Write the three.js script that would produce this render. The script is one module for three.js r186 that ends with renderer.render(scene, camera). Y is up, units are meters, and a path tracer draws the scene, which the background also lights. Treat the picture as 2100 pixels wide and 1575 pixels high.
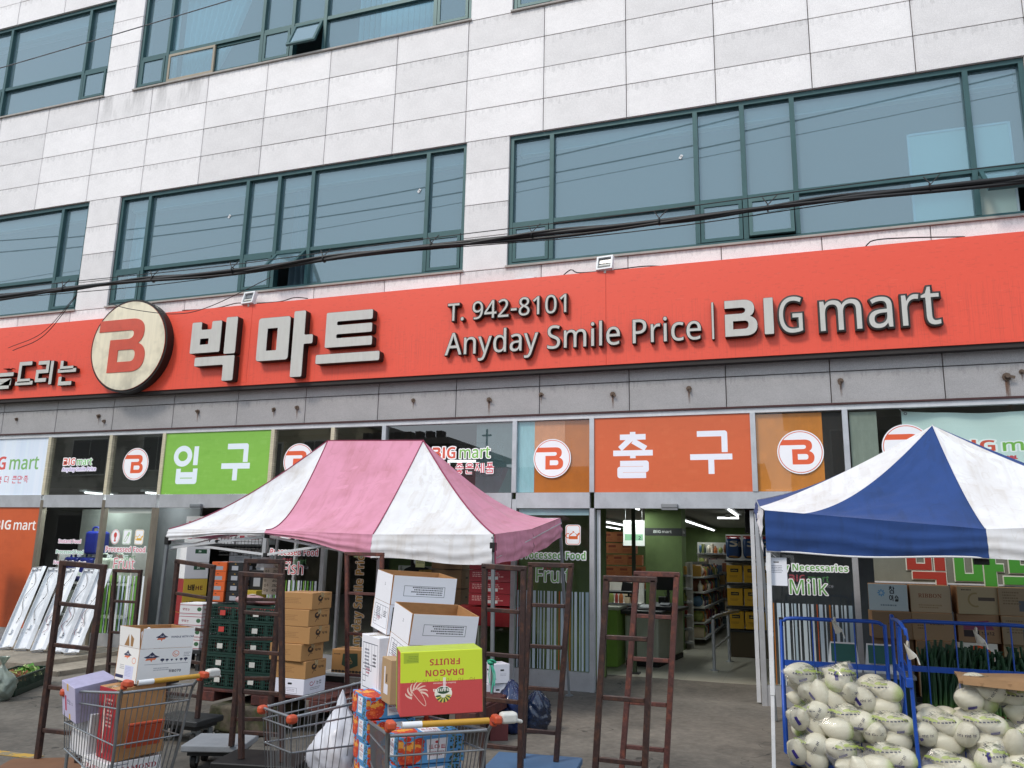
import * as THREE from 'three';
import { mergeGeometries, toCreasedNormals } from 'three/addons/utils/BufferGeometryUtils.js';
import { RoundedBoxGeometry } from 'three/addons/geometries/RoundedBoxGeometry.js';
import { ConvexGeometry } from 'three/addons/geometries/ConvexGeometry.js';
import { MarchingCubes } from 'three/addons/objects/MarchingCubes.js';
import { FontLoader } from 'three/addons/loaders/FontLoader.js';
import { RectAreaLightUniformsLib } from 'three/addons/lights/RectAreaLightUniformsLib.js';

// ---------------------------------------------------------------- camera, sky, sun, exposure
const scene = new THREE.Scene();
const camera = new THREE.PerspectiveCamera(50.89, 4 / 3, 0.1, 400);
camera.position.set(0, 1.628, 10);
camera.rotation.set(0.2053, 0.3358, 0.0204, 'YXZ');
const renderer = new THREE.WebGLRenderer({ antialias: true });
renderer.toneMapping = THREE.LinearToneMapping;
renderer.toneMappingExposure = 1.16;
renderer.shadowMap.enabled = true;

const SUN = new THREE.Vector3(-0.36, 0.74, 0.57).normalize();
{ // bright hazy sky, paler towards the horizon
  const w = 256, h = 128, d = new Float32Array(w * h * 4);
  for (let y = 0; y < h; y++) for (let x = 0; x < w; x++) {
    const el = ((y + 0.5) / h - 0.5) * Math.PI, t = Math.max(0, Math.sin(el));
    const k = 1 - Math.pow(1 - t, 2.2);
    const i = (y * w + x) * 4, f = 1.0;
    d[i] = (1.10 - 0.28 * k) * f; d[i + 1] = (1.17 - 0.19 * k) * f; d[i + 2] = (1.24 - 0.07 * k) * f; d[i + 3] = 1;
  }
  const sky = new THREE.DataTexture(d, w, h, THREE.RGBAFormat, THREE.FloatType);
  sky.mapping = THREE.EquirectangularReflectionMapping; sky.magFilter = THREE.LinearFilter; sky.needsUpdate = true;
  scene.background = sky; scene.environment = sky;
}
const sun = new THREE.DirectionalLight(new THREE.Color(1, 0.905, 0.80), 1.9);
sun.position.copy(SUN).multiplyScalar(60); sun.target.position.set(-4, 3, 0);
sun.castShadow = true; sun.shadow.radius = 24; sun.shadow.mapSize.set(2048, 2048);
Object.assign(sun.shadow.camera, { left: -25, right: 25, top: 25, bottom: -25, near: 1, far: 140 });
scene.add(sun, sun.target);
RectAreaLightUniformsLib.init();

// ---------------------------------------------------------------- helpers
let seed = 1234567;
const rnd = () => { seed = (seed + 0x6d2b79f5) | 0; let t = Math.imul(seed ^ (seed >>> 15), 1 | seed); t = (t + Math.imul(t ^ (t >>> 7), 61 | t)) ^ t; return ((t ^ (t >>> 14)) >>> 0) / 4294967296; };
const rr = (a, b) => a + (b - a) * rnd();
const V = (x, y, z) => new THREE.Vector3(x, y, z);
const lerp = (a, b, t) => a + (b - a) * t, clamp = (x, a = 0, b = 1) => Math.min(b, Math.max(a, x)), sstep = (a, b, x) => { const t = clamp((x - a) / (b - a)); return t * t * (3 - 2 * t); };
const used = {};
const numbered = (n) => { used[n] = (used[n] ?? -1) + 1; return used[n] ? n + '_' + String(used[n]).padStart(3, '0') : n; };
function tag(o, label, category, group, kind) { if (label) o.userData.label = label; if (category) o.userData.category = category; if (group) o.userData.group = group; if (kind) o.userData.kind = kind; return o; }
function thing(name, label, category, pos = [0, 0, 0], ry = 0, group) {
  const g = new THREE.Group(); g.name = numbered(name); g.position.set(...pos); g.rotation.y = ry; scene.add(g);
  return tag(g, label, category, group);
}
function flat(g) { let q = g.index ? g.toNonIndexed() : g; for (const k of Object.keys(q.attributes)) if (!['position', 'normal', 'uv'].includes(k)) q.deleteAttribute(k); q.morphAttributes = {}; return q; }
// texture coordinates in metres, by the way each face points
function uvm(g) {
  const p = g.attributes.position, n = g.attributes.normal, uv = new Float32Array(p.count * 2);
  for (let i = 0; i < p.count; i++) {
    const ax = Math.abs(n.getX(i)), ay = Math.abs(n.getY(i)), az = Math.abs(n.getZ(i));
    if (ay >= ax && ay >= az) { uv[2 * i] = p.getX(i); uv[2 * i + 1] = p.getZ(i); } else if (ax >= az) { uv[2 * i] = p.getZ(i); uv[2 * i + 1] = p.getY(i); } else { uv[2 * i] = p.getX(i); uv[2 * i + 1] = p.getY(i); }
  }
  g.setAttribute('uv', new THREE.BufferAttribute(uv, 2)); return g;
}
const MG = (list) => { list = list.flat(9).map(flat); for (const g of list) { if (!g.attributes.uv) g.setAttribute('uv', new THREE.BufferAttribute(new Float32Array(g.attributes.position.count * 2), 2)); } return list.length === 1 ? list[0] : mergeGeometries(list); };
function mesh(name, geo, material, keepUV) {
  if (Array.isArray(geo)) geo = MG(geo);
  if (!keepUV && !Array.isArray(material)) { geo = flat(geo); uvm(geo); }
  const m = new THREE.Mesh(geo, material); m.name = name; m.castShadow = m.receiveShadow = true; return m;
}
function part(parent, name, geo, material, keepUV, label) { const m = mesh(name, geo, material, keepUV); parent.add(m); if (label) m.userData.label = label; return m; }
function solo(name, label, category, geo, material, group, keepUV) { const m = mesh(numbered(name), geo, material, keepUV); scene.add(m); return tag(m, label, category, group); }
const each = (parent, name, geos, material) => geos.forEach((g) => part(parent, name, g, material));
function struct(name, geo, material, keepUV) { const m = mesh(numbered(name), geo, material, keepUV); scene.add(m); m.userData.kind = 'structure'; return m; }
function place(g, x = 0, y = 0, z = 0, rx = 0, ry = 0, rz = 0) { if (rx || ry || rz) g.applyMatrix4(new THREE.Matrix4().makeRotationFromEuler(new THREE.Euler(rx, ry, rz, 'YXZ'))); return g.translate(x, y, z); }
const bx = (w, h, d, ...a) => place(new THREE.BoxGeometry(w, h, d), ...a);
const rb = (w, h, d, r, ...a) => place(new RoundedBoxGeometry(w, h, d, 1, r), ...a);
// box given by its two corners
const cb = (x0, x1, y0, y1, z0, z1) => bx(x1 - x0, y1 - y0, z1 - z0, (x0 + x1) / 2, (y0 + y1) / 2, (z0 + z1) / 2);
const cyl = (r0, r1, h, n, ...a) => place(new THREE.CylinderGeometry(r1, r0, h, n), ...a);
const sph = (r, sx, sy, sz, ...a) => place(new THREE.SphereGeometry(r, 16, 10).scale(sx, sy, sz), ...a);
function between(g, a, b) { const d = b.clone().sub(a); return g.applyMatrix4(new THREE.Matrix4().compose(a.clone().add(b).multiplyScalar(0.5), new THREE.Quaternion().setFromUnitVectors(V(0, 1, 0), d.normalize()), V(1, 1, 1))); }
const A3 = (p) => (Array.isArray(p) ? V(...p) : p);
function bar(a, b, r, n = 6) { a = A3(a); b = A3(b); return between(new THREE.CylinderGeometry(r, r, a.distanceTo(b), n), a, b); }
// square bar; it keeps one side turned towards +z
function sq(a, b, w, d = w) {
  a = A3(a); b = A3(b); const y = b.clone().sub(a), L = y.length(); y.normalize();
  let z = Math.abs(y.z) > 0.9 ? V(0, 1, 0) : V(0, 0, 1); const x = y.clone().cross(z).normalize(); z = x.clone().cross(y);
  return new RoundedBoxGeometry(w, L, d, 1, Math.min(w, d) * 0.14).applyMatrix4(new THREE.Matrix4().makeBasis(x, y, z).setPosition(a.clone().add(b).multiplyScalar(0.5)));
}
const tube = (pts, r, n = 6, seg) => new THREE.TubeGeometry(new THREE.CatmullRomCurve3(pts.map(A3), false, 'catmullrom', 0.5), seg ?? pts.length * 6, r, n);
const plane = (w, h, x, y, z, ry = 0, rx = 0) => place(new THREE.PlaneGeometry(w, h), x, y, z, rx, ry);
const quad = (x0, x1, y0, y1, z) => plane(x1 - x0, y1 - y0, (x0 + x1) / 2, (y0 + y1) / 2, z);

// ---------------------------------------------------------------- noise and textures
function lattice(s) { const a = new Float32Array(65536); let q = s * 7919 + 13; for (let i = 0; i < 65536; i++) { q = (Math.imul(q, 1664525) + 1013904223) | 0; a[i] = (q >>> 0) / 4294967296; } return a; }
const LAT = lattice(5);
function vn(x, y, per = 256) { // value noise that repeats every per cells
  const xi = Math.floor(x), yi = Math.floor(y); let fx = x - xi, fy = y - yi; fx = fx * fx * (3 - 2 * fx); fy = fy * fy * (3 - 2 * fy);
  const w = (v) => ((v % per) + per) % per, x0 = w(xi), x1 = w(xi + 1), y0 = w(yi), y1 = w(yi + 1), at = (i, j) => LAT[((j * 251 + 17) * 257 + i * 3 + j) & 65535];
  return lerp(lerp(at(x0, y0), at(x1, y0), fx), lerp(at(x0, y1), at(x1, y1), fx), fy);
}
function fbm(x, y, per, oct = 4) { let s = 0, a = 0.5, n = 0; for (let i = 0; i < oct; i++) { s += a * vn(x, y, per); n += a; x *= 2; y *= 2; per *= 2; a *= 0.55; } return s / n; }
// fn(u, v) gives [r, g, b] as sRGB 0..255 (or one grey value for data maps)
function dtex(w, h, fn, data, rep = 1) {
  const d = new Uint8Array(w * h * 4);
  for (let y = 0; y < h; y++) for (let x = 0; x < w; x++) { let c = fn(x / w, y / h, x, y); if (typeof c === 'number') c = [c, c, c]; const i = (y * w + x) * 4; d[i] = clamp(c[0], 0, 255); d[i + 1] = clamp(c[1], 0, 255); d[i + 2] = clamp(c[2], 0, 255); d[i + 3] = 255; }
  const t = new THREE.DataTexture(d, w, h); t.wrapS = t.wrapT = THREE.RepeatWrapping; t.magFilter = THREE.LinearFilter; t.repeat.set(rep, rep); if (!data) t.colorSpace = THREE.SRGBColorSpace; t.needsUpdate = true; return t;
}
function ctex(w, h, draw) { const c = document.createElement('canvas'); c.width = w; c.height = h; const g = c.getContext('2d'); draw(g, w, h); const t = new THREE.CanvasTexture(c); t.colorSpace = THREE.SRGBColorSpace; t.anisotropy = 8; return t; }
const std = (o) => new THREE.MeshStandardMaterial(o), phy = (o) => new THREE.MeshPhysicalMaterial(o);
const hex = (h) => new THREE.Color(h);

// grime on paint and metal, one metre a repeat
const grime = dtex(512, 512, (u, v, x, y) => { const n = fbm(u * 9, v * 9, 9, 5), s = fbm(u * 60, v * 60, 60, 2); const st = fbm(u * 30, v * 3, 30, 3); return 255 * (0.93 + 0.05 * sstep(0.2, 0.8, n) + 0.03 * (st - 0.5)) * (0.97 + 0.03 * s) - (s > 0.8 ? 12 : 0); }, false, 1);
const rough1 = dtex(256, 256, (u, v) => 150 + 90 * fbm(u * 12, v * 12, 12, 4), true, 2);
const brush = dtex(256, 256, (u, v, x, y) => 118 + 14 * LAT[(y * 31) & 4095] + 22 * fbm(u * 4, v * 4, 4, 3), true, 2);
const rust = dtex(512, 512, (u, v, x, y) => { const n = fbm(u * 14, v * 14, 14, 5), s = fbm(u * 50, v * 50, 50, 3); const k = sstep(0.5, 0.68, n); const b = 0.82 + 0.36 * (s - 0.5); return [lerp(70, 92, k) * b, lerp(51, 62, k) * b, lerp(48, 51, k) * b]; }, false, 1.5);
const weave = dtex(256, 256, (u, v, x, y) => 128 + 50 * (((x & 2) ^ (y & 2)) ? 1 : -1) + 60 * (fbm(u * 16, v * 16, 16, 3) - 0.5), true, 8);
// soft dirt and water marks on tent cloth
const clothMap = dtex(512, 512, (u, v) => { const n = fbm(u * 5, v * 5, 5, 5), s = fbm(u * 22, v * 3, 22, 4), r = Math.abs(fbm(u * 7 + 3, v * 7, 7, 3) - 0.52); const k = 0.06 * sstep(0.5, 0.8, n) + 0.05 * sstep(0.55, 0.8, s) + (r < 0.01 ? 0.035 : 0); return [255 * (1 - k * 0.8), 255 * (1 - k), 255 * (1 - k * 1.25)]; }, false, 0.8);
const cloth = (c, rough = 0.85) => phy({ color: c, map: grime, roughness: rough, bumpMap: weave, bumpScale: 0.0006, sheen: 0.15 });
const plastic = (c, rough = 0.45) => std({ color: c, roughness: rough, map: grime });
const M = {
  brown: std({ color: 0xffffff, map: rust, roughness: 0.62, metalness: 0.15, roughnessMap: rough1 }),
  redbrown: std({ color: new THREE.Color(2.1, 1.45, 1.4), map: rust, roughness: 0.6, metalness: 0.1 }),
  chrome: std({ color: 0x9a9ea2, metalness: 0.75, roughness: 0.36, map: grime }),
  zinc: std({ color: 0x8d9296, metalness: 0.6, roughness: 0.45, map: grime }),
  stainless: std({ color: 0xd0d2d6, metalness: 0.55, roughness: 0.7, roughnessMap: brush, map: grime }),
  alu: std({ color: 0xdfe1e4, metalness: 0.3, roughness: 0.5, map: grime }),
  dark: std({ color: 0x202224, roughness: 0.55 }), black: std({ color: 0x0b0b0c, roughness: 0.6 }),
  white: plastic(0xe6e7e9, 0.5), offwhite: plastic(0xd3d2cc, 0.55), grey: plastic(0x8a8d90, 0.6),
  orange: plastic(0xc4502e, 0.45), yellow: plastic(0xc69630, 0.42), blue: plastic(0x1e56b4, 0.42), bluebed: plastic(0x4a6a8c, 0.6),
  green: plastic(0x14372f, 0.5), red: plastic(0xc4453f, 0.5),
  greenframe: std({ color: 0x35585a, roughness: 0.42, metalness: 0.25, map: grime }),
  rubber: std({ color: 0x1a1a1a, roughness: 0.85 }),
};
// ---------------------------------------------------------------- lettering
const font = await new FontLoader().loadAsync('fonts/droid/droid_sans_regular.typeface.json');
const fontB = await new FontLoader().loadAsync('fonts/droid/droid_sans_bold.typeface.json');
// Hangul from strokes: every letter is a list of polylines in a unit box (y down)
const RING = 'o';
const JA = {
  ㄱ: [[[0, 0], [1, 0], [1, 1]]], ㄴ: [[[0, 0], [0, 1], [1, 1]]], ㄷ: [[[1, 0], [0, 0], [0, 1], [1, 1]]], ㄹ: [[[0, 0], [1, 0], [1, 0.5], [0, 0.5], [0, 1], [1, 1]]], ㅁ: [[[0, 0], [1, 0], [1, 1], [0, 1], [0, 0]]],
  ㅂ: [[[0, 0], [0, 1], [1, 1], [1, 0]], [[0, 0.5], [1, 0.5]]], ㅅ: [[[0.5, 0], [0, 1]], [[0.5, 0.25], [1, 1]]], ㅇ: [RING], ㅈ: [[[0, 0], [1, 0]], [[0.55, 0], [0, 1]], [[0.5, 0.35], [1, 1]]],
  ㅊ: [[[0.5, -0.3], [0.5, 0.1]], [[0, 0.1], [1, 0.1]], [[0.5, 0.1], [0, 1]], [[0.5, 0.4], [1, 1]]], ㅋ: [[[0, 0], [1, 0], [1, 1]], [[0, 0.5], [1, 0.5]]], ㅌ: [[[1, 0], [0, 0], [0, 1], [1, 1]], [[0, 0.5], [1, 0.5]]],
  ㅍ: [[[0, 0], [1, 0]], [[0.28, 0], [0.28, 1]], [[0.72, 0], [0.72, 1]], [[0, 1], [1, 1]]], ㅎ: [[[0.5, -0.2], [0.5, 0.05]], [[0, 0.15], [1, 0.15]], 'h'],
};
const LV = 'ㄱㄲㄴㄷㄸㄹㅁㅂㅃㅅㅆㅇㅈㅉㅊㅋㅌㅍㅎ', VV = 'ㅏㅐㅑㅒㅓㅔㅕㅖㅗㅘㅙㅚㅛㅜㅝㅞㅟㅠㅡㅢㅣ', TV = ' ㄱㄲㄳㄴㄵㄶㄷㄹㄺㄻㄼㄽㄾㄿㅀㅁㅂㅄㅅㅆㅇㅈㅊㅋㅌㅍㅎ', DOUBLE = { ㄲ: 'ㄱ', ㄸ: 'ㄷ', ㅃ: 'ㅂ', ㅆ: 'ㅅ', ㅉ: 'ㅈ' };
function syllable(ch) { // polylines and circles in a unit square
  const out = [], c = ch.charCodeAt(0) - 0xac00; if (c < 0 || c > 11171) return out;
  const l = LV[Math.floor(c / 588)], v = VV[Math.floor((c % 588) / 28)], t = TV[c % 28].trim();
  const put = (j, x, y, w, h) => { if (DOUBLE[j]) { put(DOUBLE[j], x, y, w * 0.42, h); put(DOUBLE[j], x + w * 0.58, y, w * 0.42, h); return; } for (const s of JA[j] ?? []) out.push(s === RING ? { c: [x + w / 2, y + h / 2, w / 2, h / 2] } : s === 'h' ? { c: [x + w / 2, y + h * 0.68, w * 0.36, h * 0.32] } : s.map(([a, b]) => [x + a * w, y + b * h])); };
  const hv = 'ㅗㅛㅜㅠㅡ'.includes(v), H = t ? 0.54 : 0.94;
  if (hv) { const y = t ? 0.46 : v === 'ㅗ' || v === 'ㅛ' || v === 'ㅡ' ? 0.86 : 0.58; put(l, 0.2, 0.06, 0.6, (v === 'ㅗ' ? y - 0.16 : y - 0.1) - 0.06); out.push([[0.04, y], [0.96, y]]); if (v === 'ㅗ') out.push([[0.5, y - 0.16], [0.5, y]]); if (v === 'ㅜ') out.push([[0.5, y], [0.5, t ? y + 0.12 : 0.96]]); if (v === 'ㅛ') for (const a of [0.35, 0.65]) out.push([[a, y - 0.16], [a, y]]); if (v === 'ㅠ') for (const a of [0.35, 0.65]) out.push([[a, y], [a, y + 0.14]]); } else {
    const two = 'ㅐㅔ'.includes(v); put(l, 0.06, 0.08, two ? 0.4 : 0.5, H - (t ? 0.12 : 0.24)); const x = two ? 0.92 : 0.78; out.push([[x, 0.03], [x, t ? H : 0.97]]);
    if (v === 'ㅏ') out.push([[x, H * 0.5], [0.98, H * 0.5]]); if (v === 'ㅓ') out.push([[0.6, H * 0.5], [x, H * 0.5]]); if (v === 'ㅕ') for (const a of [0.35, 0.62]) out.push([[0.6, H * a], [x, H * a]]); if (v === 'ㅑ') for (const a of [0.35, 0.62]) out.push([[x, H * a], [0.98, H * a]]);
    if (two) { out.push([[0.7, 0.05], [0.7, t ? H : 0.95]]); out.push(v === 'ㅐ' ? [[0.7, H * 0.5], [0.92, H * 0.5]] : [[0.56, H * 0.5], [0.7, H * 0.5]]); }
  }
  if (t) put(t, 0.2, hv ? 0.7 : 0.63, 0.6, hv ? 0.27 : 0.34);
  return out;
}
// draws mixed text; Hangul by strokes, the rest in the font. Returns the width drawn
function hang(g, text, x, y, size, weight = 0.12, squeeze = 0.92) {
  g.lineJoin = 'round'; g.lineCap = 'butt'; const x0 = x;
  for (const ch of text) {
    if (ch === ' ') { x += size * 0.35; continue; }
    g.lineWidth = size * weight;
    for (const s of syllable(ch)) { g.beginPath(); if (s.c) g.ellipse(x + s.c[0] * size * squeeze, y + s.c[1] * size, s.c[2] * size * squeeze, s.c[3] * size, 0, 0, 7); else s.forEach(([a, b], i) => (i ? g.lineTo(x + a * size * squeeze, y + b * size) : g.moveTo(x + a * size * squeeze, y + b * size))); g.stroke(); }
    x += size * squeeze * 1.1;
  }
  return x - x0;
}
// the mart's letter B: its upper bar starts ext to the left; unit box 1 wide, 1.2 high, y up if s = 1
function penB(g, x, y, k, s, ext = 0) {
  const P = (a, b) => [x + a * k, y + s * b * k], m = (a, b) => g.moveTo(...P(a, b)), l = (a, b) => g.lineTo(...P(a, b)), q = (a, b, c, d) => g.quadraticCurveTo(...P(a, b), ...P(c, d));
  m(-ext, 1.2); l(0.55, 1.2); q(0.92, 1.2, 0.92, 0.9); q(0.92, 0.72, 0.78, 0.64); q(1, 0.56, 1, 0.34); q(1, 0, 0.62, 0); l(0, 0); l(0, 0.74); l(0.52, 0.74); q(0.64, 0.76, 0.64, 0.85); q(0.64, 0.93, 0.54, 0.94); l(-ext, 0.94); g.closePath();
}
function holeB(g, x, y, k, s) { const P = (a, b) => [x + a * k, y + s * b * k]; g.moveTo(...P(0.25, 0.23)); g.lineTo(...P(0.25, 0.5)); g.lineTo(...P(0.6, 0.5)); g.quadraticCurveTo(...P(0.73, 0.5), ...P(0.73, 0.37)); g.quadraticCurveTo(...P(0.73, 0.23), ...P(0.6, 0.23)); g.closePath(); }
function drawB(g, x, y, k, ext = 0) { g.beginPath(); penB(g, x, y, k, -1, ext); holeB(g, x, y, k, -1); g.fill('evenodd'); }
// «BIG mart» with base line y and capital height k; c1 and c2 the two colours, edge an outline
function bigmart(g, x, y, k, c1, c2, edge, ew = 0.16) {
  g.lineJoin = 'round'; const f = (b) => `${b ? 'bold ' : ''}${k * 1.38}px sans-serif`;
  const run = (stroke) => {
    g.strokeStyle = edge ?? c1; g.lineWidth = k * ew * 2;
    g.fillStyle = c1; if (stroke) { g.beginPath(); penB(g, x, y, k * 0.83, -1); g.stroke(); } else drawB(g, x, y, k * 0.83);
    g.font = f(1); const o = x + k * 0.98; g.beginPath(); g.rect(o, y - k, k * 0.23, k); stroke ? g.stroke() : g.fill(); stroke ? g.strokeText('G', o + k * 0.34, y) : g.fillText('G', o + k * 0.34, y);
    const o2 = o + k * 0.34 + g.measureText('G').width + k * 0.18; g.font = f(1).replace('bold ', ''); g.fillStyle = c2; stroke ? g.strokeText('mart', o2, y) : (g.fillText('mart', o2, y), (g.lineWidth = k * 0.04), (g.strokeStyle = c2), g.strokeText('mart', o2, y));
    return o2 + g.measureText('mart').width - x;
  };
  if (edge) run(true); return run(false);
}
function outlined(g, text, x, y, fill, edge, ew) { g.lineJoin = 'round'; g.strokeStyle = edge; g.lineWidth = ew; g.strokeText(text, x, y); g.fillStyle = fill; g.fillText(text, x, y); }
const roundBadge = ctex(512, 512, (g) => {
  g.fillStyle = '#f4f4f8'; g.beginPath(); g.arc(256, 256, 254, 0, 7); g.fill(); g.strokeStyle = '#d8654f'; g.lineWidth = 9; g.beginPath(); g.arc(256, 256, 236, 0, 7); g.stroke();
  g.save(); g.beginPath(); g.arc(256, 256, 234, 0, 7); g.clip(); g.fillStyle = '#e2623c'; drawB(g, 166, 400, 240, 0.62); g.strokeStyle = '#f4f4f8'; g.lineWidth = 12; g.restore();
});
const print = (t, o = {}) => phy({ map: t, roughness: 0.4, transparent: true, ...o });

// ================================================================ GROUND
{
  const blotch = (u, v) => fbm(u * 7, v * 7, 7, 6);
  const conc = dtex(1536, 1536, (u, v, x, y) => {
    const n = blotch(u, v), f = fbm(u * 160, v * 160, 160, 2), p = fbm(u * 3 + 4, v * 3 + 9, 3, 3), s = fbm(u * 20, v * 20, 20, 4);
    const b = 91 + 46 * (n - 0.5) + 24 * (f - 0.5) + 56 * (p - 0.5) - 12 * sstep(0.6, 0.75, s) - (LAT[(x * 7 + y * 131) & 65535] > 0.994 ? 30 : 0) + (LAT[(x * 13 + y * 57) & 65535] > 0.996 ? 28 : 0);
    const crack = Math.abs(fbm(u * 5 + 2, v * 5, 5, 5) - 0.5) < 0.0022 ? -34 : 0;
    return [(b + crack) * 1.02, (b + crack) * 0.965, (b + crack) * 0.885];
  }, false); conc.repeat.set(1 / 6.5, 1 / 6.5);
  const concB = dtex(512, 512, (u, v) => 255 * (0.6 * fbm(u * 40, v * 40, 40, 3) + 0.4 * fbm(u * 5, v * 5, 5, 3)), true, 0.6);
  M.conc = std({ map: conc, roughness: 0.9, bumpMap: concB, bumpScale: 0.006 });
  const g = new THREE.PlaneGeometry(240, 240, 1, 1).rotateX(-Math.PI / 2); struct('ground', g, M.conc);
  // raised step along the left windows
  M.step = std({ color: new THREE.Color(2.1, 2.05, 1.95), map: conc, roughness: 0.85, bumpMap: concB, bumpScale: 0.004 });
  struct('entrance_step', [cb(-16, -9.3, 0, 0.12, -0.1, 1.85), cb(-9.3, -8.75, 0, 0.06, 0.2, 1.85)], M.step);
  const yl = dtex(256, 256, (u, v, x, y) => { const n = fbm(u * 14, v * 14, 14, 4); return n > 0.5 ? [178, 142, 60] : [130, 118, 92]; }, false, 1);
  struct('painted_line', bx(9, 0.004, 0.1, -10.1, 0.004, 4.99, 0, 0.03), std({ map: yl, roughness: 0.8 }));
}

// ================================================================ BUILDING
const bld = thing('shop_building', 'granite clad commercial building with long bands of green framed windows', 'building');
const JOINX = (i) => -12.657 + 1.1943 * i, WX = [[-17.8, -11.38], [-10.69, -4.27], [-3.6, 2.82]], ROWS = [[5.485, 7.485], [9.486, 11.486]];
{
  const granite = (k, tone, under) => dtex(512, 224, (u, v, x, y) => {
    const sp = LAT[(x * 3 + y * 517 + k * 9001) & 65535], sp2 = LAT[((x >> 1) * 5 + (y >> 1) * 311 + k * 77) & 65535], blot = fbm(u * 4 + k * 3, v * 3 + k, 64, 4);
    const run = fbm(u * 46 + k * 11, v * 2.2, 256, 3), len = 0.05 + 0.32 * Math.max(0, fbm(u * 30 + k * 5, 3.5, 256, 3) - 0.3) + 0.1 * fbm(u * 5 + k, 8.5, 64, 2);
    const top = 1 - v, streak = top < len ? sstep(0.38, 0.75, run) * (0.35 + 0.65 * LAT[(x * 11 + (y >> 2) * 97 + k) & 65535]) : 0;
    const smear = under ? sstep(0.42, 0.7, fbm(u * 9 + 2, v * 0.8 + 3, 256, 4)) * (0.4 + 0.6 * fbm(u * 60, v * 5, 256, 2)) * (0.3 + 0.7 * v) : 0; const edge = (u < 0.012 + 0.02 * run || u > 0.988 - 0.02 * run || v < 0.02 * run) ? 0.22 : 0;
    let b = tone + 15 * (blot - 0.5) + 26 * (sp - 0.5) + 22 * (sp2 - 0.5) - 46 * smear - 20 * streak - 36 * edge * run; if (sp > 0.985) b -= 34;
    return [b * 1.0, b * 0.985, b * 0.985];
  });
  const mats = []; for (let k = 0; k < 4; k++) mats.push(std({ map: granite(k, [224, 212, 227, 218][k]), roughness: 0.62 })); const wet = [std({ map: granite(12, 219, 1), roughness: 0.62 })];
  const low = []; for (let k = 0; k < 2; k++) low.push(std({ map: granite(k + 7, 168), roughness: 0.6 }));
  const joint = std({ color: 0x8f827b, roughness: 0.9 }), inner = std({ color: 0x8c8c8c, roughness: 0.9 });
  const X0 = -20, X1 = 6, wall = [];
  const ys = [[3.37, 5.485], [7.485, 9.486], [11.486, 14]];
  for (const [a, b] of ys) wall.push(cb(X0, X1, a, b, -0.28, -0.045));
  for (const [a, b] of ROWS) { let x = X0; for (const [p, q] of WX) { wall.push(cb(x, p, a, b, -0.28, -0.045)); x = q; } wall.push(cb(x, X1, a, b, -0.28, -0.045)); }
  const w = part(bld, 'wall', wall, joint);
  part(bld, 'side_wall', [cb(X0, X0 + 0.2, 0, 14, -17, -0.28), cb(X1 - 0.2, X1, 0, 14, -17, -0.28), cb(X0 + 0.2, X1 - 0.2, 0, 14, -17.2, -17)], inner);
  part(bld, 'roof', cb(X0, X1, 14, 14.25, -17.2, -0.045), inner);
  part(bld, 'floor_slab', [cb(X0 + 0.2, X1 - 0.2, 3.5, 5.0, -16.99, -0.285), cb(X0 + 0.2, X1 - 0.2, 7.9, 9.0, -16.99, -0.285)], inner);
  const G = 0.005, geoms = {};
  const panel = (x0, x1, y0, y1, set) => {
    const k = [x1 - x0, y1 - y0].map((v) => v.toFixed(2)).join(); geoms[k] ??= new RoundedBoxGeometry(x1 - x0 - 2 * G, y1 - y0 - 2 * G, 0.04, 1, 0.004);
    const m = part(w, 'granite_panel', geoms[k], set[Math.floor(rnd() * set.length)], true); m.position.set((x0 + x1) / 2, (y0 + y1) / 2, -0.02 + rr(-0.0012, 0.0012)); m.rotation.y = rr(-0.001, 0.001);
  };
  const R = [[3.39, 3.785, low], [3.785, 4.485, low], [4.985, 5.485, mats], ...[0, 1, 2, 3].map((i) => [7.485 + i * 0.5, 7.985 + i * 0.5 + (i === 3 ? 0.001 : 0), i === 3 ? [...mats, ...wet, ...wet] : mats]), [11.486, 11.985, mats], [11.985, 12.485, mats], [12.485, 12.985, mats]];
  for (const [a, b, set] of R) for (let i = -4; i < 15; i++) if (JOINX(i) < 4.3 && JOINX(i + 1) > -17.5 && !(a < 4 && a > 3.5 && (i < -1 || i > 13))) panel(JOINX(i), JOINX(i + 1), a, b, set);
  for (const [a] of ROWS) for (let k = 0; k < 4; k++) for (const [p, q] of [[-11.38, -10.69], [-4.27, -3.6], [2.82, 3.5]]) panel(p, q, a + k * 0.5, a + k * 0.5 + 0.5, mats);
  // rusty anchor bolts left in the band over the shop windows
  const stain = ctex(128, 256, (g) => { for (let i = 0; i < 700; i++) { const r = 52 * Math.pow(rnd(), 1.6), t = rnd() * 7; g.fillStyle = `rgba(${70 + rnd() * 50},${48 + rnd() * 22},30,${0.16 * (1 - r / 60)})`; g.fillRect(64 + r * Math.cos(t), 70 + r * Math.sin(t), 2 + rnd() * 3, 2 + rnd() * 3); } for (let i = 0; i < 90; i++) { const x = 64 + (rnd() - 0.5) * 18; g.fillStyle = `rgba(110,70,35,${0.05 + rnd() * 0.09})`; g.fillRect(x, 72, 1 + rnd() * 2, 30 + rnd() * 130); } });
  const stainM = print(stain, { roughness: 0.8 }), bolt = std({ color: 0x6a5a4e, roughness: 0.6, metalness: 0.5 });
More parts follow.
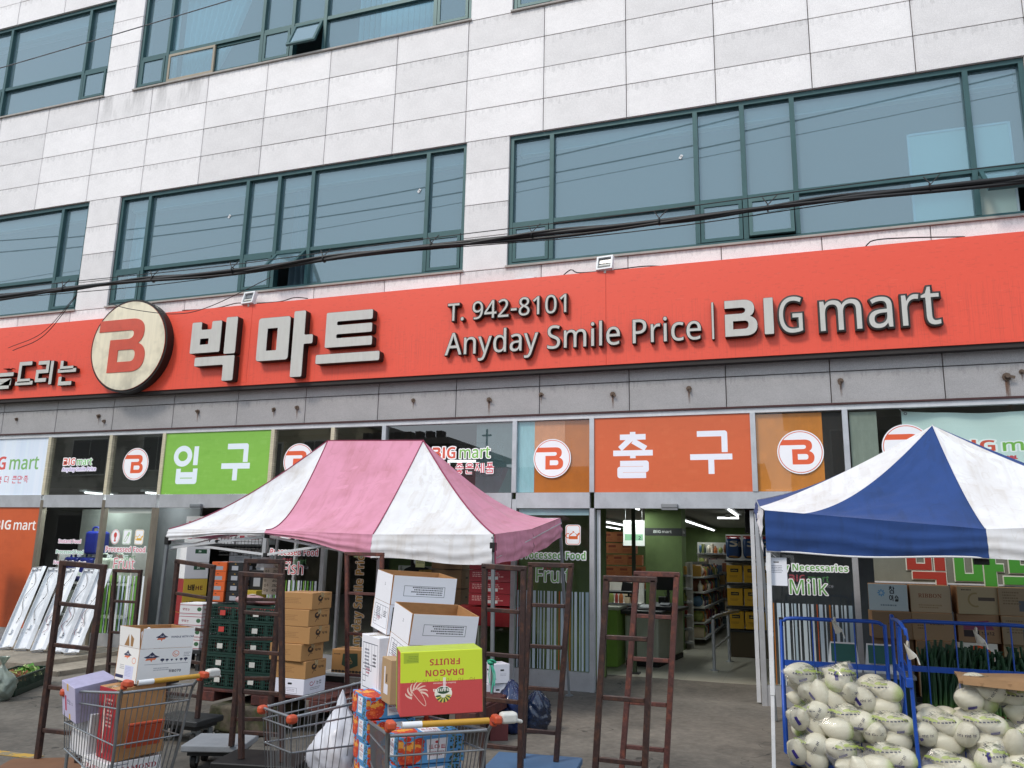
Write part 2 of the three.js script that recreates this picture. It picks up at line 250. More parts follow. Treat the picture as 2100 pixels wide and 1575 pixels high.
  for (const [x, y, s] of [[-4.94, 3.67, 0.6], [-3.81, 3.63, 1], [-3.08, 3.67, 0.6], [-2.12, 3.63, 0.9], [-1.16, 3.66, 0.9], [0.59, 3.67, 0.9], [2.29, 3.63, 1.7], [2.44, 3.68, 0.5], [-8.6, 3.65, 0.8], [-7.22, 3.63, 0.6], [-6.82, 3.64, 0.8], [-10.55, 3.65, 0.7], [-10.43, 3.56, 0.5], [-12.33, 3.66, 0.4]]) {
    const b = part(w, 'anchor_bolt', [cyl(0.016, 0.016, 0.05, 6, 0, 0, 0.02, Math.PI / 2), cyl(0.03, 0.03, 0.008, 8, 0, 0, 0.006, Math.PI / 2), bx(0.02, 0.05, 0.006, 0.01, -0.02, 0.035, 0, 0, 0.5)], bolt); b.position.set(x, y, 0.002); b.scale.setScalar(0.7 + 0.5 * s); b.rotation.z = rr(-1, 1);
    const q = part(w, 'rust_stain', quad(-0.09, 0.09, -0.26, 0.1, 0), stainM, true); q.position.set(x, y, 0.0035 + rnd() * 0.001); q.scale.set(s, s, 1);
  }
}
// ---------------------------------------------------------------- windows of the upper floors
M.coated = phy({ color: new THREE.Color(0.41, 0.64, 0.745), roughness: 0.015, metalness: 0.31, transmission: 1, thickness: 0, ior: 1.85 });
M.frosty = phy({ color: new THREE.Color(0.5, 0.66, 0.7), roughness: 0.06, metalness: 0.1, transmission: 1, thickness: 0, ior: 1.6 });
function windowBand(x0, y0, kinds, clipL, label) {
  const x1 = x0 + 6.42, y1 = y0 + 1.975, rail = y0 + 0.62, ms = [0.62, 2.6, 3.2, 3.82, 5.8].map((m) => x0 + m), zf = -0.04, zb = -0.15, F = [];
  const L = Math.max(x0, clipL ?? -99);
  F.push(cb(L, x1, y1 - 0.06, y1, zb, zf), cb(L, x1, y0, y0 + 0.055, zb, zf), cb(x1 - 0.055, x1, y0 + 0.056, y1 - 0.061, zb, zf)); if (L === x0) F.push(cb(x0, x0 + 0.055, y0 + 0.056, y1 - 0.061, zb, zf));
  for (const m of ms) if (m > L) F.push(cb(m - 0.03, m + 0.03, y0 + 0.056, y1 - 0.061, zb, zf + 0.006));
  const es = [x0 + 0.055, ...ms.flatMap((m) => [m - 0.03, m + 0.03]), x1 - 0.055], cells = []; for (let i = 0; i < 6; i++) cells.push([Math.max(es[2 * i], L), es[2 * i + 1]]);
  for (const [a, b] of cells) if (b > a) F.push(cb(a, b, rail - 0.03, rail + 0.03, zb, zf - 0.004));
  const fr = part(bld, 'window', F, M.greenframe, false, label);
  part(bld, 'window_sill', cb(L - 0.02, x1 + 0.02, y0 - 0.028, y0 - 0.001, -0.2, 0.035), std({ color: 0xa9a49e, roughness: 0.8, map: grime }));
  const pane = (a, b, c, d, z = -0.1) => { const p = part(fr, 'pane', new THREE.PlaneGeometry(b - a, d - c), M.coated, true); p.position.set((a + b) / 2, (c + d) / 2, z); p.rotation.set(rr(-0.006, 0.006), rr(-0.008, 0.008), 0); return p; };
  cells.forEach(([a, b], i) => {
    if (b <= a) return;
    pane(a, b, rail + 0.03, y1 - 0.061);
    const c = y0 + 0.056, d = rail - 0.031, k = kinds[i];
    if (k === 'f') return pane(a, b, c, d);
    if (k === 's') { // beige sliding sashes in front of the green frame
      const mid = (a + b) / 2, ring = (p, q, z, mt) => { const s = part(fr, 'sliding_sash', [cb(p, q, d - 0.045, d, z, z + 0.03), cb(p, q, c, c + 0.045, z, z + 0.03), cb(p, p + 0.04, c + 0.046, d - 0.046, z, z + 0.03), cb(q - 0.04, q, c + 0.046, d - 0.046, z, z + 0.03)], mt); pane(p + 0.04, q - 0.04, c + 0.046, d - 0.046, z + 0.015); return s; };
      ring(a, mid + 0.03, -0.068, std({ color: 0x9a8f7c, roughness: 0.5, map: grime })); ring(mid - 0.01, b, -0.105, M.greenframe); return;
    }
    // outward hinged sash, hung at its top
    const s = part(fr, 'opening_sash', [cb(a + 0.01, b - 0.01, -0.05, -0.005, 0, 0.035), cb(a + 0.01, b - 0.01, c - d + 0.005, c - d + 0.05, 0, 0.035), cb(a + 0.01, a + 0.055, c - d + 0.051, -0.051, 0, 0.035), cb(b - 0.055, b - 0.01, c - d + 0.051, -0.051, 0, 0.035)].map((g) => g.translate(0, 0, 0)), M.greenframe);
    s.position.set(0, d, -0.065); const p = pane(a + 0.055, b - 0.055, c - d + 0.051, -0.051, 0.018); p.removeFromParent(); p.rotation.set(0, 0, 0);
    const ang = k === 'h' ? 0 : k === 'a' ? -0.12 : k === 'p' ? -0.4 : -0.75; s.rotation.x = ang; p.position.set((a + b) / 2, d + ((c - d) / 2 + 0) * Math.cos(ang) - 0.018 * Math.sin(ang), -0.065 + ((c - d) / 2) * Math.sin(ang) + 0.018 * Math.cos(ang)); p.rotation.x = ang; fr.add(p);
  });
  return fr;
}
windowBand(-10.69, 5.51, 'hfhofh', null, 'middle first floor window band with one sash swung open');
windowBand(-3.6, 5.51, 'hfhafo', null, 'right first floor window band with a white board inside');
windowBand(-17.8, 5.51, 'hfhhfh', -16.2, 'left first floor window band cut by the photo edge');
windowBand(-10.69, 9.511, 'hshpfh', null, 'middle second floor window band with curtains and beige sliding sash');
windowBand(-17.8, 9.511, 'hfhhfh', -16.2, 'left second floor window band');
windowBand(-3.6, 9.511, 'hfhhfh', null, 'right second floor window band at the top edge');
{ // rooms behind
  const wallM = std({ color: 0x6f7579, roughness: 0.9 }), ceil = std({ color: 0x7a7d80, roughness: 0.9 }), soff = std({ color: 0xf4f5f5, roughness: 0.9 }), fl = std({ color: 0x77706a, roughness: 0.8 });
  for (const [y0, y1] of [[5.0, 7.9], [9.0, 14]]) {
    const t = Math.min(y1, y0 + 2.9); struct('room_wall', [cb(-19.8, 5.8, y0, t, -6.2, -6)], wallM); struct('room_ceiling', cb(-19.8, 5.8, t - 0.06, t - 0.005, -5.99, -0.75), ceil); struct('room_soffit', cb(-19.8, 5.8, t - 0.32, t - 0.005, -0.745, -0.3), soff);
    struct('room_floor', cb(-19.8, 5.8, y0 + 0.004, y0 + 0.02, -5.99, -0.3), fl);
  }
  for (const [x0, x1, y, l] of [[-10.6, -4.35, 7.28, 'pale board added as ceiling edge behind the middle first floor window'], [-3.5, 2.75, 7.28, 'pale board added as ceiling edge behind the right first floor window'], [-16.2, -11.45, 7.28, 'pale board added as ceiling edge behind the left first floor window'], [-16.2, -11.45, 11.28, 'pale board added as ceiling edge behind the left second floor window']]) { const p = thing('ceiling_edge_board', l, 'added board', [(x0 + x1) / 2, y, -0.23]); part(p, 'front_board', bx(x1 - x0, 0.2, 0.02, 0, 0.1, 0), std({ color: 0x9aa09e, roughness: 0.8, map: grime })); part(p, 'bottom_lip', bx(x1 - x0, 0.012, 0.1, 0, -0.007, -0.04), M.offwhite); }  // boards added to show the lighter ceiling edge through the glass
  const gauze = phy({ color: 0xe4efee, roughness: 0.95, transmission: 0.35, thickness: 0, side: THREE.DoubleSide });
  const drape = (x0, x1, xb0, xb1, y0, y1, z, n) => { const g = new THREE.PlaneGeometry(1, 1, 60, 24), p = g.attributes.position; for (let i = 0; i < p.count; i++) { const u = p.getX(i) + 0.5, v = p.getY(i) + 0.5; p.setXYZ(i, lerp(lerp(xb0, xb1, u), lerp(x0, x1, u), Math.pow(v, 0.7)), lerp(y0, y1, v), z + 0.035 * Math.sin(u * n + 1.5 * Math.sin(v * 2))); } g.computeVertexNormals(); return g; };
  solo('curtain', 'white gauze curtain swept aside behind the top middle window', 'curtain', drape(-9.95, -8.5, -9.95, -9.35, 9.6, 11.4, -0.3, 60), gauze);
  solo('curtain', 'narrow white curtain edge behind the leftmost pane of the top middle window', 'curtain', drape(-10.35, -10.12, -10.3, -10.1, 9.6, 11.4, -0.32, 20), gauze);
  const bl = thing('vertical_blind', 'white vertical slat blind behind the right part of the top middle window', 'blind', [-6.35, 9.55, -0.32]);
  for (let i = 0; i < 14; i++) part(bl, 'slat', bx(0.085, 1.75, 0.004, i * 0.1 + (i < 3 ? 0 : 0.0), 0.9, 0, 0, i < 4 ? 1.0 : 0.35), std({ color: 0xd9e4e2, roughness: 0.8 }));
  part(bl, 'head_rail', bx(1.5, 0.04, 0.05, 0.65, 1.8, 0), M.offwhite);
  for (const [x, l] of [[-10.48, 'pale strip curtain at the left end of the middle first floor window'], [-7.22, 'grey curtain bunched behind the narrow pane over the open first floor sash']]) solo('curtain', l, 'curtain', drape(x - 0.13, x + 0.13, x - 0.2, x + 0.16, 5.6, 7.4, -0.35, 18), x < -10 ? gauze : std({ color: 0x56636b, roughness: 0.9 }));
  const bd = thing('white_board', 'large pale board standing inside the right first floor window', 'board', [2.12, 5.35, -0.26]);
  part(bd, 'sheet', cb(-0.55, 0.52, 0.05, 1.42, 0, 0.02), std({ color: 0xd2d8cc, roughness: 0.7 })); part(bd, 'edge_frame', [cb(-0.575, -0.551, 0.03, 1.44, -0.01, 0.03), cb(0.521, 0.545, 0.03, 1.44, -0.01, 0.03), cb(-0.55, 0.52, 1.421, 1.445, -0.01, 0.03)], M.white);
  for (const [x, y, l] of [[-8.45, 6.88, 'small white sticker on the largest left pane of the middle window'], [-5.05, 6.87, 'small white sticker on the large right pane of the middle window'], [-1.2, 6.84, 'small white sticker on the large pane of the right window'], [2.2, 6.87, 'small white sticker near the right edge of the right window']]) {
    const s = thing('window_sticker', l, 'sticker', [x, y, -0.093]); s.rotation.z = -0.6; part(s, 'backing', bx(0.035, 0.06, 0.003, 0, 0, 0), M.white); part(s, 'mark', bx(0.014, 0.022, 0.002, 0, 0.004, 0.0028), M.grey);
  }
  const lamp = thing('ceiling_lamp', 'box shaped ceiling lamp seen low in the right first floor window', 'lamp', [-0.1, 5.72, -1.0]); part(lamp, 'body', rb(0.42, 0.09, 0.12, 0.01, 0, 0, 0), M.white); part(lamp, 'bracket', bx(0.2, 0.03, 0.06, 0, 0.06, 0), M.grey);
}

// ================================================================ SHOP SIGN
const sign = thing('shop_sign', 'long red fascia sign with raised grey letters reading BIG mart', 'sign');
{
  const dirt = ctex(2048, 256, (g) => { g.fillStyle = '#e64f36'; g.fillRect(0, 0, 2048, 256); for (let i = 0; i < 900; i++) { const x = rnd() * 2048, y = 90 + rnd() * 90, l = 20 + rnd() * 110; g.fillStyle = `rgba(${90 + rnd() * 40},30,25,${0.02 + rnd() * 0.05})`; g.fillRect(x, y, 1 + rnd() * 2.5, l); } for (let i = 0; i < 2600; i++) { g.fillStyle = rnd() < 0.5 ? 'rgba(255,120,100,0.05)' : 'rgba(90,20,15,0.05)'; g.fillRect(rnd() * 2048, rnd() * 256, 3 + rnd() * 22, 1 + rnd() * 3); } for (let i = 0; i < 26; i++) { g.fillStyle = `rgba(255,190,175,${0.1 + rnd() * 0.15})`; g.fillRect(rnd() * 2048, rnd() * 256, 4 + rnd() * 30, 1); } });
  const red = phy({ map: dirt, roughness: 0.5, clearcoat: 0.15, clearcoatRoughness: 0.35 });
  for (const [a, b] of [[-16.5, -13.0], [-12.996, -7.642], [-7.638, -2.172], [-2.168, 3.4], [3.404, 6]]) part(sign, 'fascia_panel', cb(a, b, 3.985, 5.245, 0.03, 0.16), red, true);
  part(sign, 'bottom_channel', cb(-16.5, 6, 3.93, 3.984, 0.03, 0.14), std({ color: 0x2e2826, roughness: 0.7, map: grime }));
  part(sign, 'bracket', Array.from({ length: 10 }, (_, i) => cb(-15 + i * 2.2, -14.95 + i * 2.2, 4.0, 5.2, 0.002, 0.029)), M.dark);
  const face = ctex(256, 256, (g) => { g.fillStyle = '#c2c1bb'; g.fillRect(0, 0, 256, 256); for (let i = 0; i < 500; i++) { g.fillStyle = `rgba(${60 + rnd() * 60},60,56,${rnd() * 0.018})`; g.fillRect(rnd() * 256, rnd() * 256, 2 + rnd() * 12, 10 + rnd() * 60); } }); face.wrapS = face.wrapT = THREE.RepeatWrapping;
  const side = std({ color: 0x151210, roughness: 0.5 }), faceM = phy({ map: face, roughness: 0.45 }), lm = [faceM, side], Z = 0.161;
  const rp = (pts, r = 0.025) => { const s = new THREE.Shape(), n = pts.length; for (let i = 0; i < n; i++) { const a = pts[(i + n - 1) % n], b = pts[i], c = pts[(i + 1) % n], da = Math.hypot(a[0] - b[0], a[1] - b[1]), dc = Math.hypot(c[0] - b[0], c[1] - b[1]), ra = Math.min(r, da * 0.45) / da, rc = Math.min(r, dc * 0.45) / dc; const p = [lerp(b[0], a[0], ra), lerp(b[1], a[1], ra)], q = [lerp(b[0], c[0], rc), lerp(b[1], c[1], rc)]; i ? s.lineTo(...p) : s.moveTo(...p); s.quadraticCurveTo(b[0], b[1], q[0], q[1]); } s.closePath(); return s; };
  const R = (x0, x1, y0, y1) => [[x0, y0], [x1, y0], [x1, y1], [x0, y1]];
  const rim = std({ color: 0x4a453f, roughness: 0.5 });
  const letter = (shapes, depth = 0.12, z = Z) => { const g = new THREE.ExtrudeGeometry(shapes, { depth: depth - 0.006, bevelEnabled: true, bevelThickness: 0.006, bevelSize: 0.005, bevelSegments: 1, curveSegments: 8 }); const m = new THREE.Mesh(g, lm); m.name = 'letter'; m.position.z = z; m.castShadow = m.receiveShadow = true; sign.add(m); return m; };
  const hole = (s, pts) => { s.holes.push(new THREE.Path(pts.map((p) => new THREE.Vector2(...p)))); return s; };
  letter([hole(rp([[-8.63, 4.5], [-8.08, 4.5], [-8.08, 4.99], [-8.26, 4.99], [-8.26, 4.865], [-8.45, 4.865], [-8.45, 4.99], [-8.63, 4.99]]), R(-8.455, -8.3, 4.63, 4.725)), rp(R(-8.0, -7.795, 4.46, 5.03)), rp([[-8.52, 4.43], [-8.52, 4.295], [-7.99, 4.295], [-7.99, 4.045], [-7.795, 4.045], [-7.795, 4.43]])]);
  letter([hole(rp(R(-7.41, -6.86, 4.31, 4.965), 0.05), R(-7.245, -7.07, 4.46, 4.8)), rp([[-6.8, 4.04], [-6.605, 4.04], [-6.605, 4.525], [-6.46, 4.525], [-6.46, 4.66], [-6.605, 4.66], [-6.605, 5.03], [-6.8, 5.03]])]);
  letter([rp([[-6.25, 4.44], [-5.49, 4.44], [-5.49, 4.57], [-6.07, 4.57], [-6.07, 4.63], [-5.5, 4.63], [-5.5, 4.762], [-6.07, 4.762], [-6.07, 4.82], [-5.5, 4.82], [-5.5, 4.96], [-6.25, 4.96]]), rp(R(-6.385, -5.36, 4.21, 4.343))]);
  // the small Hangul words at the left end
  const offs = (pts, w) => { const n = pts.length, L = [], Rr = []; for (let i = 0; i < n; i++) { const a = pts[Math.max(0, i - 1)], b = pts[i], c = pts[Math.min(n - 1, i + 1)]; let d1 = [b[0] - a[0], b[1] - a[1]], d2 = [c[0] - b[0], c[1] - b[1]]; if (!i) d1 = d2; if (i === n - 1) d2 = d1; const l1 = Math.hypot(...d1), l2 = Math.hypot(...d2), n1 = [-d1[1] / l1, d1[0] / l1], n2 = [-d2[1] / l2, d2[0] / l2]; let m = [n1[0] + n2[0], n1[1] + n2[1]]; const k = (w / 2) / Math.max(0.35, (m[0] * n1[0] + m[1] * n1[1])); m = [m[0] * k, m[1] * k]; L.push([b[0] + m[0], b[1] + m[1]]); Rr.push([b[0] - m[0], b[1] - m[1]]); } const out = [...L, ...Rr.reverse()]; let A = 0; out.forEach((p, i) => { const q = out[(i + 1) % out.length]; A += p[0] * q[1] - q[0] * p[1]; }); return A < 0 ? out.reverse() : out; };
  const words = (text, x, yTop, size, w) => { for (const ch of text) { if (ch !== ' ') { const sh = syllable(ch).map((s) => { if (s.c) { const [cx, cy, rx, ry] = s.c, S = new THREE.Shape(); S.absellipse(x + cx * size, yTop - cy * size, rx * size, ry * size, 0, 6.2832); const H = new THREE.Path(); H.absellipse(x + cx * size, yTop - cy * size, rx * size - w, ry * size - w, 0, 6.2832, true); S.holes.push(H); return S; } return rp(offs(s.map(([a, b]) => [x + a * size, yTop - b * size]), w), 0.008); }); letter(sh, 0.07); } x += size * (ch === ' ' ? 0.3 : 1.08); } };
  words('을드리는', -12.68, 4.58, 0.42, 0.062);
  // Latin lettering, fitted to its width
  const latin = (f, text, x0, x1, y, cap, fat = 0.012) => { const sh = f.generateShapes(text, 1), g = new THREE.ShapeGeometry(sh); g.computeBoundingBox(); const bb = g.boundingBox, kx = (x1 - x0) / (bb.max.x - bb.min.x); const chars = []; const ref = new THREE.ShapeGeometry(f.generateShapes('T', 1)); ref.computeBoundingBox(); const ky = cap / ref.boundingBox.max.y;
    for (const s of sh) { const t = (p) => new THREE.Vector2(x0 + (p.x - bb.min.x) * kx, y + p.y * ky); const S = new THREE.Shape(s.getPoints(8).map(t)); for (const h of s.holes) S.holes.push(new THREE.Path(h.getPoints(8).map(t))); chars.push(S); }
    for (const S of chars) { const gg = new THREE.ExtrudeGeometry(S, { depth: 0.07, bevelEnabled: true, bevelThickness: 0.004, bevelSize: fat, bevelSegments: 1 }); const m = new THREE.Mesh(gg, lm); m.name = 'letter'; m.position.z = Z + 0.004; m.castShadow = m.receiveShadow = true; sign.add(m); } };
  latin(font, 'T. 942-8101', -4.36, -2.68, 4.705, 0.245, 0.011); latin(font, 'Anyday Smile Price', -4.385, -0.97, 4.225, 0.305, 0.009);
  letter([rp(R(-0.838, -0.815, 4.215, 4.68), 0.004)], 0.07);
  { const S = new THREE.Shape(); penB(S, -0.68, 4.225, 0.375, 1); const H = new THREE.Path(); holeB(H, -0.68, 4.225, 0.375, 1); S.holes.push(H); letter([S], 0.1); }
  letter([rp(R(-0.225, -0.12, 4.225, 4.675), 0.012)], 0.1); latin(font, 'G', -0.055, 0.205, 4.235, 0.43, 0.022); latin(font, 'mart', 0.4, 1.66, 4.225, 0.475, 0.022);
  // round emblem
  const em = part(sign, 'emblem', [cyl(0.75, 0.755, 0.15, 64, -9.81, 4.7, 0.236, Math.PI / 2)], side);
  const cream = dtex(256, 256, (u, v) => { const n = fbm(u * 5, v * 5, 5, 4), s = fbm(u * 40, v * 4, 40, 3); const b = 1 - 0.12 * sstep(0.5, 0.8, n) - 0.08 * (s - 0.5); return [230 * b, 220 * b, 194 * b]; }, false, 0.7);
  part(em, 'face', cyl(0.72, 0.72, 0.01, 64, -9.81, 4.7, 0.3185, Math.PI / 2), phy({ map: cream, roughness: 0.4 }));
  const ring = new THREE.Shape(); ring.absarc(-9.81, 4.7, 0.752, 0, 6.2832); const rh = new THREE.Path(); rh.absarc(-9.81, 4.7, 0.722, 0, 6.2832, true); ring.holes.push(rh);
  const redL = phy({ color: 0xd4553e, roughness: 0.4, map: grime }); part(em, 'rim', new THREE.ExtrudeGeometry(ring, { depth: 0.015, bevelEnabled: false, curveSegments: 48 }).translate(0, 0, 0.312), redL);
  const S = new THREE.Shape(); penB(S, -10.17, 4.27, 0.72, 1, 0.34); const H = new THREE.Path(); holeB(H, -10.17, 4.27, 0.72, 1); S.holes.push(H); part(em, 'emblem_letter', new THREE.ExtrudeGeometry(S, { depth: 0.008, bevelEnabled: false }).translate(0, 0, 0.3245), redL);
}
// flood lamps on the sign and the wires along its top
for (const [x, l] of [[-2.18, 'white flood lamp over the middle joint of the red sign'], [-7.72, 'white flood lamp over the large Hangul letters of the red sign']]) {
  const f = thing('flood_lamp', l, 'lamp', [x, 5.3, 0.14], -0.12, 'flood lamps standing on the red sign');
  part(f, 'housing', [bx(0.22, 0.022, 0.07, 0, 0.135, 0.02), bx(0.22, 0.022, 0.07, 0, -0.045, 0.02), bx(0.022, 0.157, 0.07, -0.099, 0.045, 0.02), bx(0.022, 0.157, 0.07, 0.099, 0.045, 0.02), bx(0.2, 0.16, 0.01, 0, 0.045, -0.01)].map((g) => place(g, 0, 0, 0, -0.25)), M.white);
  part(f, 'lens', place(bx(0.17, 0.07, 0.006, 0, 0.085, 0.02), 0, 0, 0, -0.25), std({ color: 0x6f7276, roughness: 0.2 })); part(f, 'reflector', place(bx(0.16, 0.05, 0.02, 0, 0.01, 0.03, -0.6), 0, 0, 0, -0.25), M.offwhite);
  part(f, 'bracket', [cyl(0.02, 0.02, 0.05, 8, 0, -0.06, 0.01), bx(0.05, 0.012, 0.05, 0, -0.05, 0)], M.offwhite);
}
{ const c = M.black; for (const [p, l] of [[[[-9.0, 5.27, 0.12], [-8.4, 5.26, 0.1], [-8.0, 5.31, 0.1], [-7.75, 5.27, 0.13]], 'thin black lamp wire lying on the sign by the left flood lamp'], [[[-7.6, 5.27, 0.12], [-7.2, 5.27, 0.1], [-6.95, 5.31, 0.1], [-6.7, 5.27, 0.12]], 'thin black wire looping right of the left flood lamp'], [[[-2.75, 5.26, 0.12], [-2.65, 5.33, 0.1], [-2.55, 5.27, 0.12], [-2.2, 5.26, 0.12], [-1.7, 5.28, 0.1], [-1.45, 5.25, 0.12]], 'black wire looping over the sign by the middle flood lamp'], [[[0.95, 5.25, 0.12], [1.05, 5.33, 0.1], [1.4, 5.33, 0.08], [2.0, 5.26, 0.12]], 'black wire bent over the right end of the sign top']]) solo('lamp_wire', l, 'wire', tube(p, 0.008, 5), c);
  const jb = thing('junction_box', 'flat white junction box on the sign top left of the middle flood lamp', 'junction box', [-3.3, 5.262, 0.1]); part(jb, 'lid', rb(0.28, 0.03, 0.08, 0.006, 0, 0, 0), M.white); part(jb, 'gland', cyl(0.012, 0.012, 0.03, 8, 0.15, 0, 0, 0, 0, 1.57), M.grey); }

// ================================================================ SHOP FRONT
const front = thing('storefront', 'stainless framed glass shop front with printed panels and two open doorways', 'shop front');
M.glass = phy({ color: new THREE.Color(0.92, 0.96, 0.95), roughness: 0.01, transmission: 1, thickness: 0, ior: 1.5 });
M.dimglass = phy({ color: new THREE.Color(0.42, 0.45, 0.44), roughness: 0.01, transmission: 1, thickness: 0, ior: 2.3 });
const film = (c, o = 0.9) => phy({ color: c, roughness: 0.25, clearcoat: 0.4, clearcoatRoughness: 0.05, map: grime });
const stripesTex = (cols) => ctex(512, 512, (g) => { let x = 8; const widths = [10, 6, 8, 24, 8, 20, 6, 14, 8, 22, 8, 16, 6, 22, 8, 10, 6, 18, 8, 14, 22, 6]; widths.forEach((w, i) => { g.fillStyle = cols[i % cols.length]; g.fillRect(x, 0, w, 512); x += w + 8 + (i % 3) * 4; }); });
{
  const TX = [-13.6, -11.5, -10.22, -9.17, -7.19, -6.18, -5.36, -3.43, -2.39, -0.417, 0.61, 4.2];
  const gold = std({ color: 0xe6dcc0, metalness: 0.25, roughness: 0.5, roughnessMap: brush, map: grime });
  const dull = std({ color: 0x8f8678, metalness: 0.5, roughness: 0.4, map: grime });
  part(front, 'head_rail', [cb(-13.6, 4.2, 3.325, 3.383, -0.06, 0.025)], M.alu); part(front, 'flashing', cb(-13.6, 4.2, 3.384, 3.405, 0.001, 0.05), std({ color: 0x4b2a2a, roughness: 0.6, map: grime }));
  part(front, 'lintel_band', [[-13.6, -11.53], [-11.47, -10.25], [-10.19, -9.2], [-9.14, -6.21], [-6.15, -3.46], [-3.4, -2.42], [-2.36, 0.58], [0.64, 4.2]].map(([a, b]) => cb(a, b, 2.186, 2.383, -0.06, 0.018)), M.stainless);
  for (const x of TX.slice(1, -1)) { part(front, 'mullion', cb(x - 0.03, x + 0.03, 2.3845, 3.324, -0.06, 0.03), x < -6 ? gold : M.stainless); }
  for (const x of [-11.5, -10.22, -9.23, -7.19, -6.22, -5.34, -3.42, -2.39, -0.41, 0.62]) part(front, 'door_post', cb(x - 0.03, x + 0.03, 0, x === -3.42 || x === 0.62 || x === -6.22 || x < -9.3 ? 2.3 : 2.185, -0.062, 0.022), x < -9 ? dull : M.stainless);
  for (const x of [-6.68, -5.96]) part(front, 'thin_post', cb(x - 0.016, x + 0.016, 0.25, 2.185, -0.05, 0.01), M.stainless);
  for (const [a, b] of [[-11.47, -10.25], [-10.19, -9.26], [-7.16, -6.25], [-6.19, -5.37], [-5.31, -3.45], [-3.39, -2.42], [-0.38, 0.59], [0.65, 4.2]]) part(front, 'kick_plate', cb(a, b, 0, a < -9.3 ? 0.3 : 0.22, -0.05, 0.008), M.stainless);
  // sliding door edges left and right of the open doorway
  for (const x of [-2.325, -0.475]) part(front, 'door_edge', cb(x - 0.022, x + 0.022, 0.02, 2.17, -0.09, -0.063), M.alu);
  for (const x of [-1.42, -8.42]) part(front, 'door_sensor', [rb(0.2, 0.055, 0.06, 0.012, x, 2.213, 0.052), bx(0.19, 0.02, 0.05, x, 2.175, 0.05)], x < -5 ? M.zinc : M.grey);
  const pane = (name, x0, x1, y0, y1, m, z = -0.02) => { const p = part(front, name, new THREE.PlaneGeometry(x1 - x0, y1 - y0), m, true); p.position.set((x0 + x1) / 2, (y0 + y1) / 2, z); p.rotation.y = m.transmission ? rr(-0.002, 0.002) : 0; return p; };
  const board = (x0, x1, y0, y1, m, z = 0) => { const p = part(front, 'sign_panel', new THREE.BoxGeometry(x1 - x0, y1 - y0, 0.012), m, true); p.position.set((x0 + x1) / 2, (y0 + y1) / 2, z); return p; };
  const stick = (parent, x0, x1, y0, y1, m, z, name = 'sticker') => { const p = part(parent, name, new THREE.PlaneGeometry(x1 - x0, y1 - y0), m, true); p.position.set((x0 + x1) / 2 - parent.position.x, (y0 + y1) / 2 - parent.position.y, z - parent.position.z); return p; };
  const cell = (i) => [TX[i] + 0.03, TX[i + 1] - 0.03];
  const badgeM = print(roundBadge, { roughness: 0.35 });
  const bare = (tex, o) => std({ map: tex, roughness: 0.4, ...o });
  // transom 0: white poster
  board(...cell(0), 2.385, 3.324, bare(ctex(1024, 480, (g) => { g.fillStyle = '#e9f1fb'; g.fillRect(0, 0, 1024, 480); for (let i = 0; i < 60; i++) { g.fillStyle = `rgba(210,225,245,${rnd() * 0.3})`; g.fillRect(rnd() * 1024, 0, 60, 480); } bigmart(g, 322, 262, 112, '#d8574f', '#7fb46a'); g.strokeStyle = '#d0606e'; hang(g, '더 큰 기쁨 더 큰만족', 262, 318, 62, 0.11); })), -0.004);
  // transom 1, 2: dark glass with stickers
  const g1 = pane('pane', ...cell(1), 2.385, 3.324, M.dimglass); stick(g1, -11.24, -10.42, 2.69, 3.01, print(ctex(512, 200, (g) => { bigmart(g, 30, 90, 68, '#e0685c', '#6cc063', '#ffffff', 0.12); g.font = 'bold 48px sans-serif'; g.fillStyle = '#a08cc0'; outlined(g, 'Anyday Smile Price', 26, 150, '#efe9f6', '#f2eefa', 16); g.fillStyle = '#b9a6d4'; g.fillText('Anyday Smile Price', 26, 150); })), -0.012);
  const g2 = pane('pane', ...cell(2), 2.385, 3.324, M.dimglass); stick(g2, -9.965, -9.455, 2.605, 3.115, badgeM, -0.012);
  // transom 3: green way-in sign
  board(...cell(3), 2.385, 3.324, bare(ctex(1024, 500, (g) => { g.fillStyle = '#84bd4c'; g.fillRect(0, 0, 1024, 500); for (let i = 0; i < 300; i++) { g.fillStyle = `rgba(${rnd() < 0.5 ? '255,255,255' : '40,80,10'},0.025)`; g.fillRect(rnd() * 1024, rnd() * 500, 80 * rnd(), 40 * rnd()); } g.strokeStyle = '#e6f1fa'; g.lineCap = 'round'; hang(g, '입', 100, 105, 300, 0.15, 0.92); hang(g, '구', 560, 105, 300, 0.15, 0.98); })), 0.002);
  const g4 = pane('pane', ...cell(4), 2.385, 3.324, M.dimglass); stick(g4, -7.0, -6.49, 2.605, 3.115, badgeM, -0.012);
  pane('pane', ...cell(5), 2.385, 3.324, M.dimglass);
  const g6 = pane('pane', ...cell(6), 2.385, 3.324, M.dimglass); pane('window_film', -3.99, -3.465, 2.39, 3.3, film(0xa9cbd2), -0.028);
  stick(g6, -4.72, -3.6, 2.6, 3.06, print(ctex(1024, 420, (g) => { bigmart(g, 90, 190, 140, '#d9604a', '#86bd62', '#ffffff', 0.1); const f = (c, w) => { g.strokeStyle = c; hang(g, '싸고 좋은제품', 90, 250, 128, w, 0.94); }; f('#ffffff', 0.24); f('#cf5a66', 0.11); })), -0.012);
  // transom 7: torn orange film with badge
  pane('pane', ...cell(7), 2.385, 3.324, M.glass); pane('window_film', -3.4, -3.17, 2.39, 3.32, film(0xa4cdd6), -0.03); pane('window_film', -3.172, -2.76, 2.8, 3.318, film(0xe59a6c), -0.031); const of = pane('window_film', -3.19, -2.425, 2.388, 3.318, film(0xcf7426), -0.034); stick(of, -3.18, -2.67, 2.57, 3.08, badgeM, -0.012);
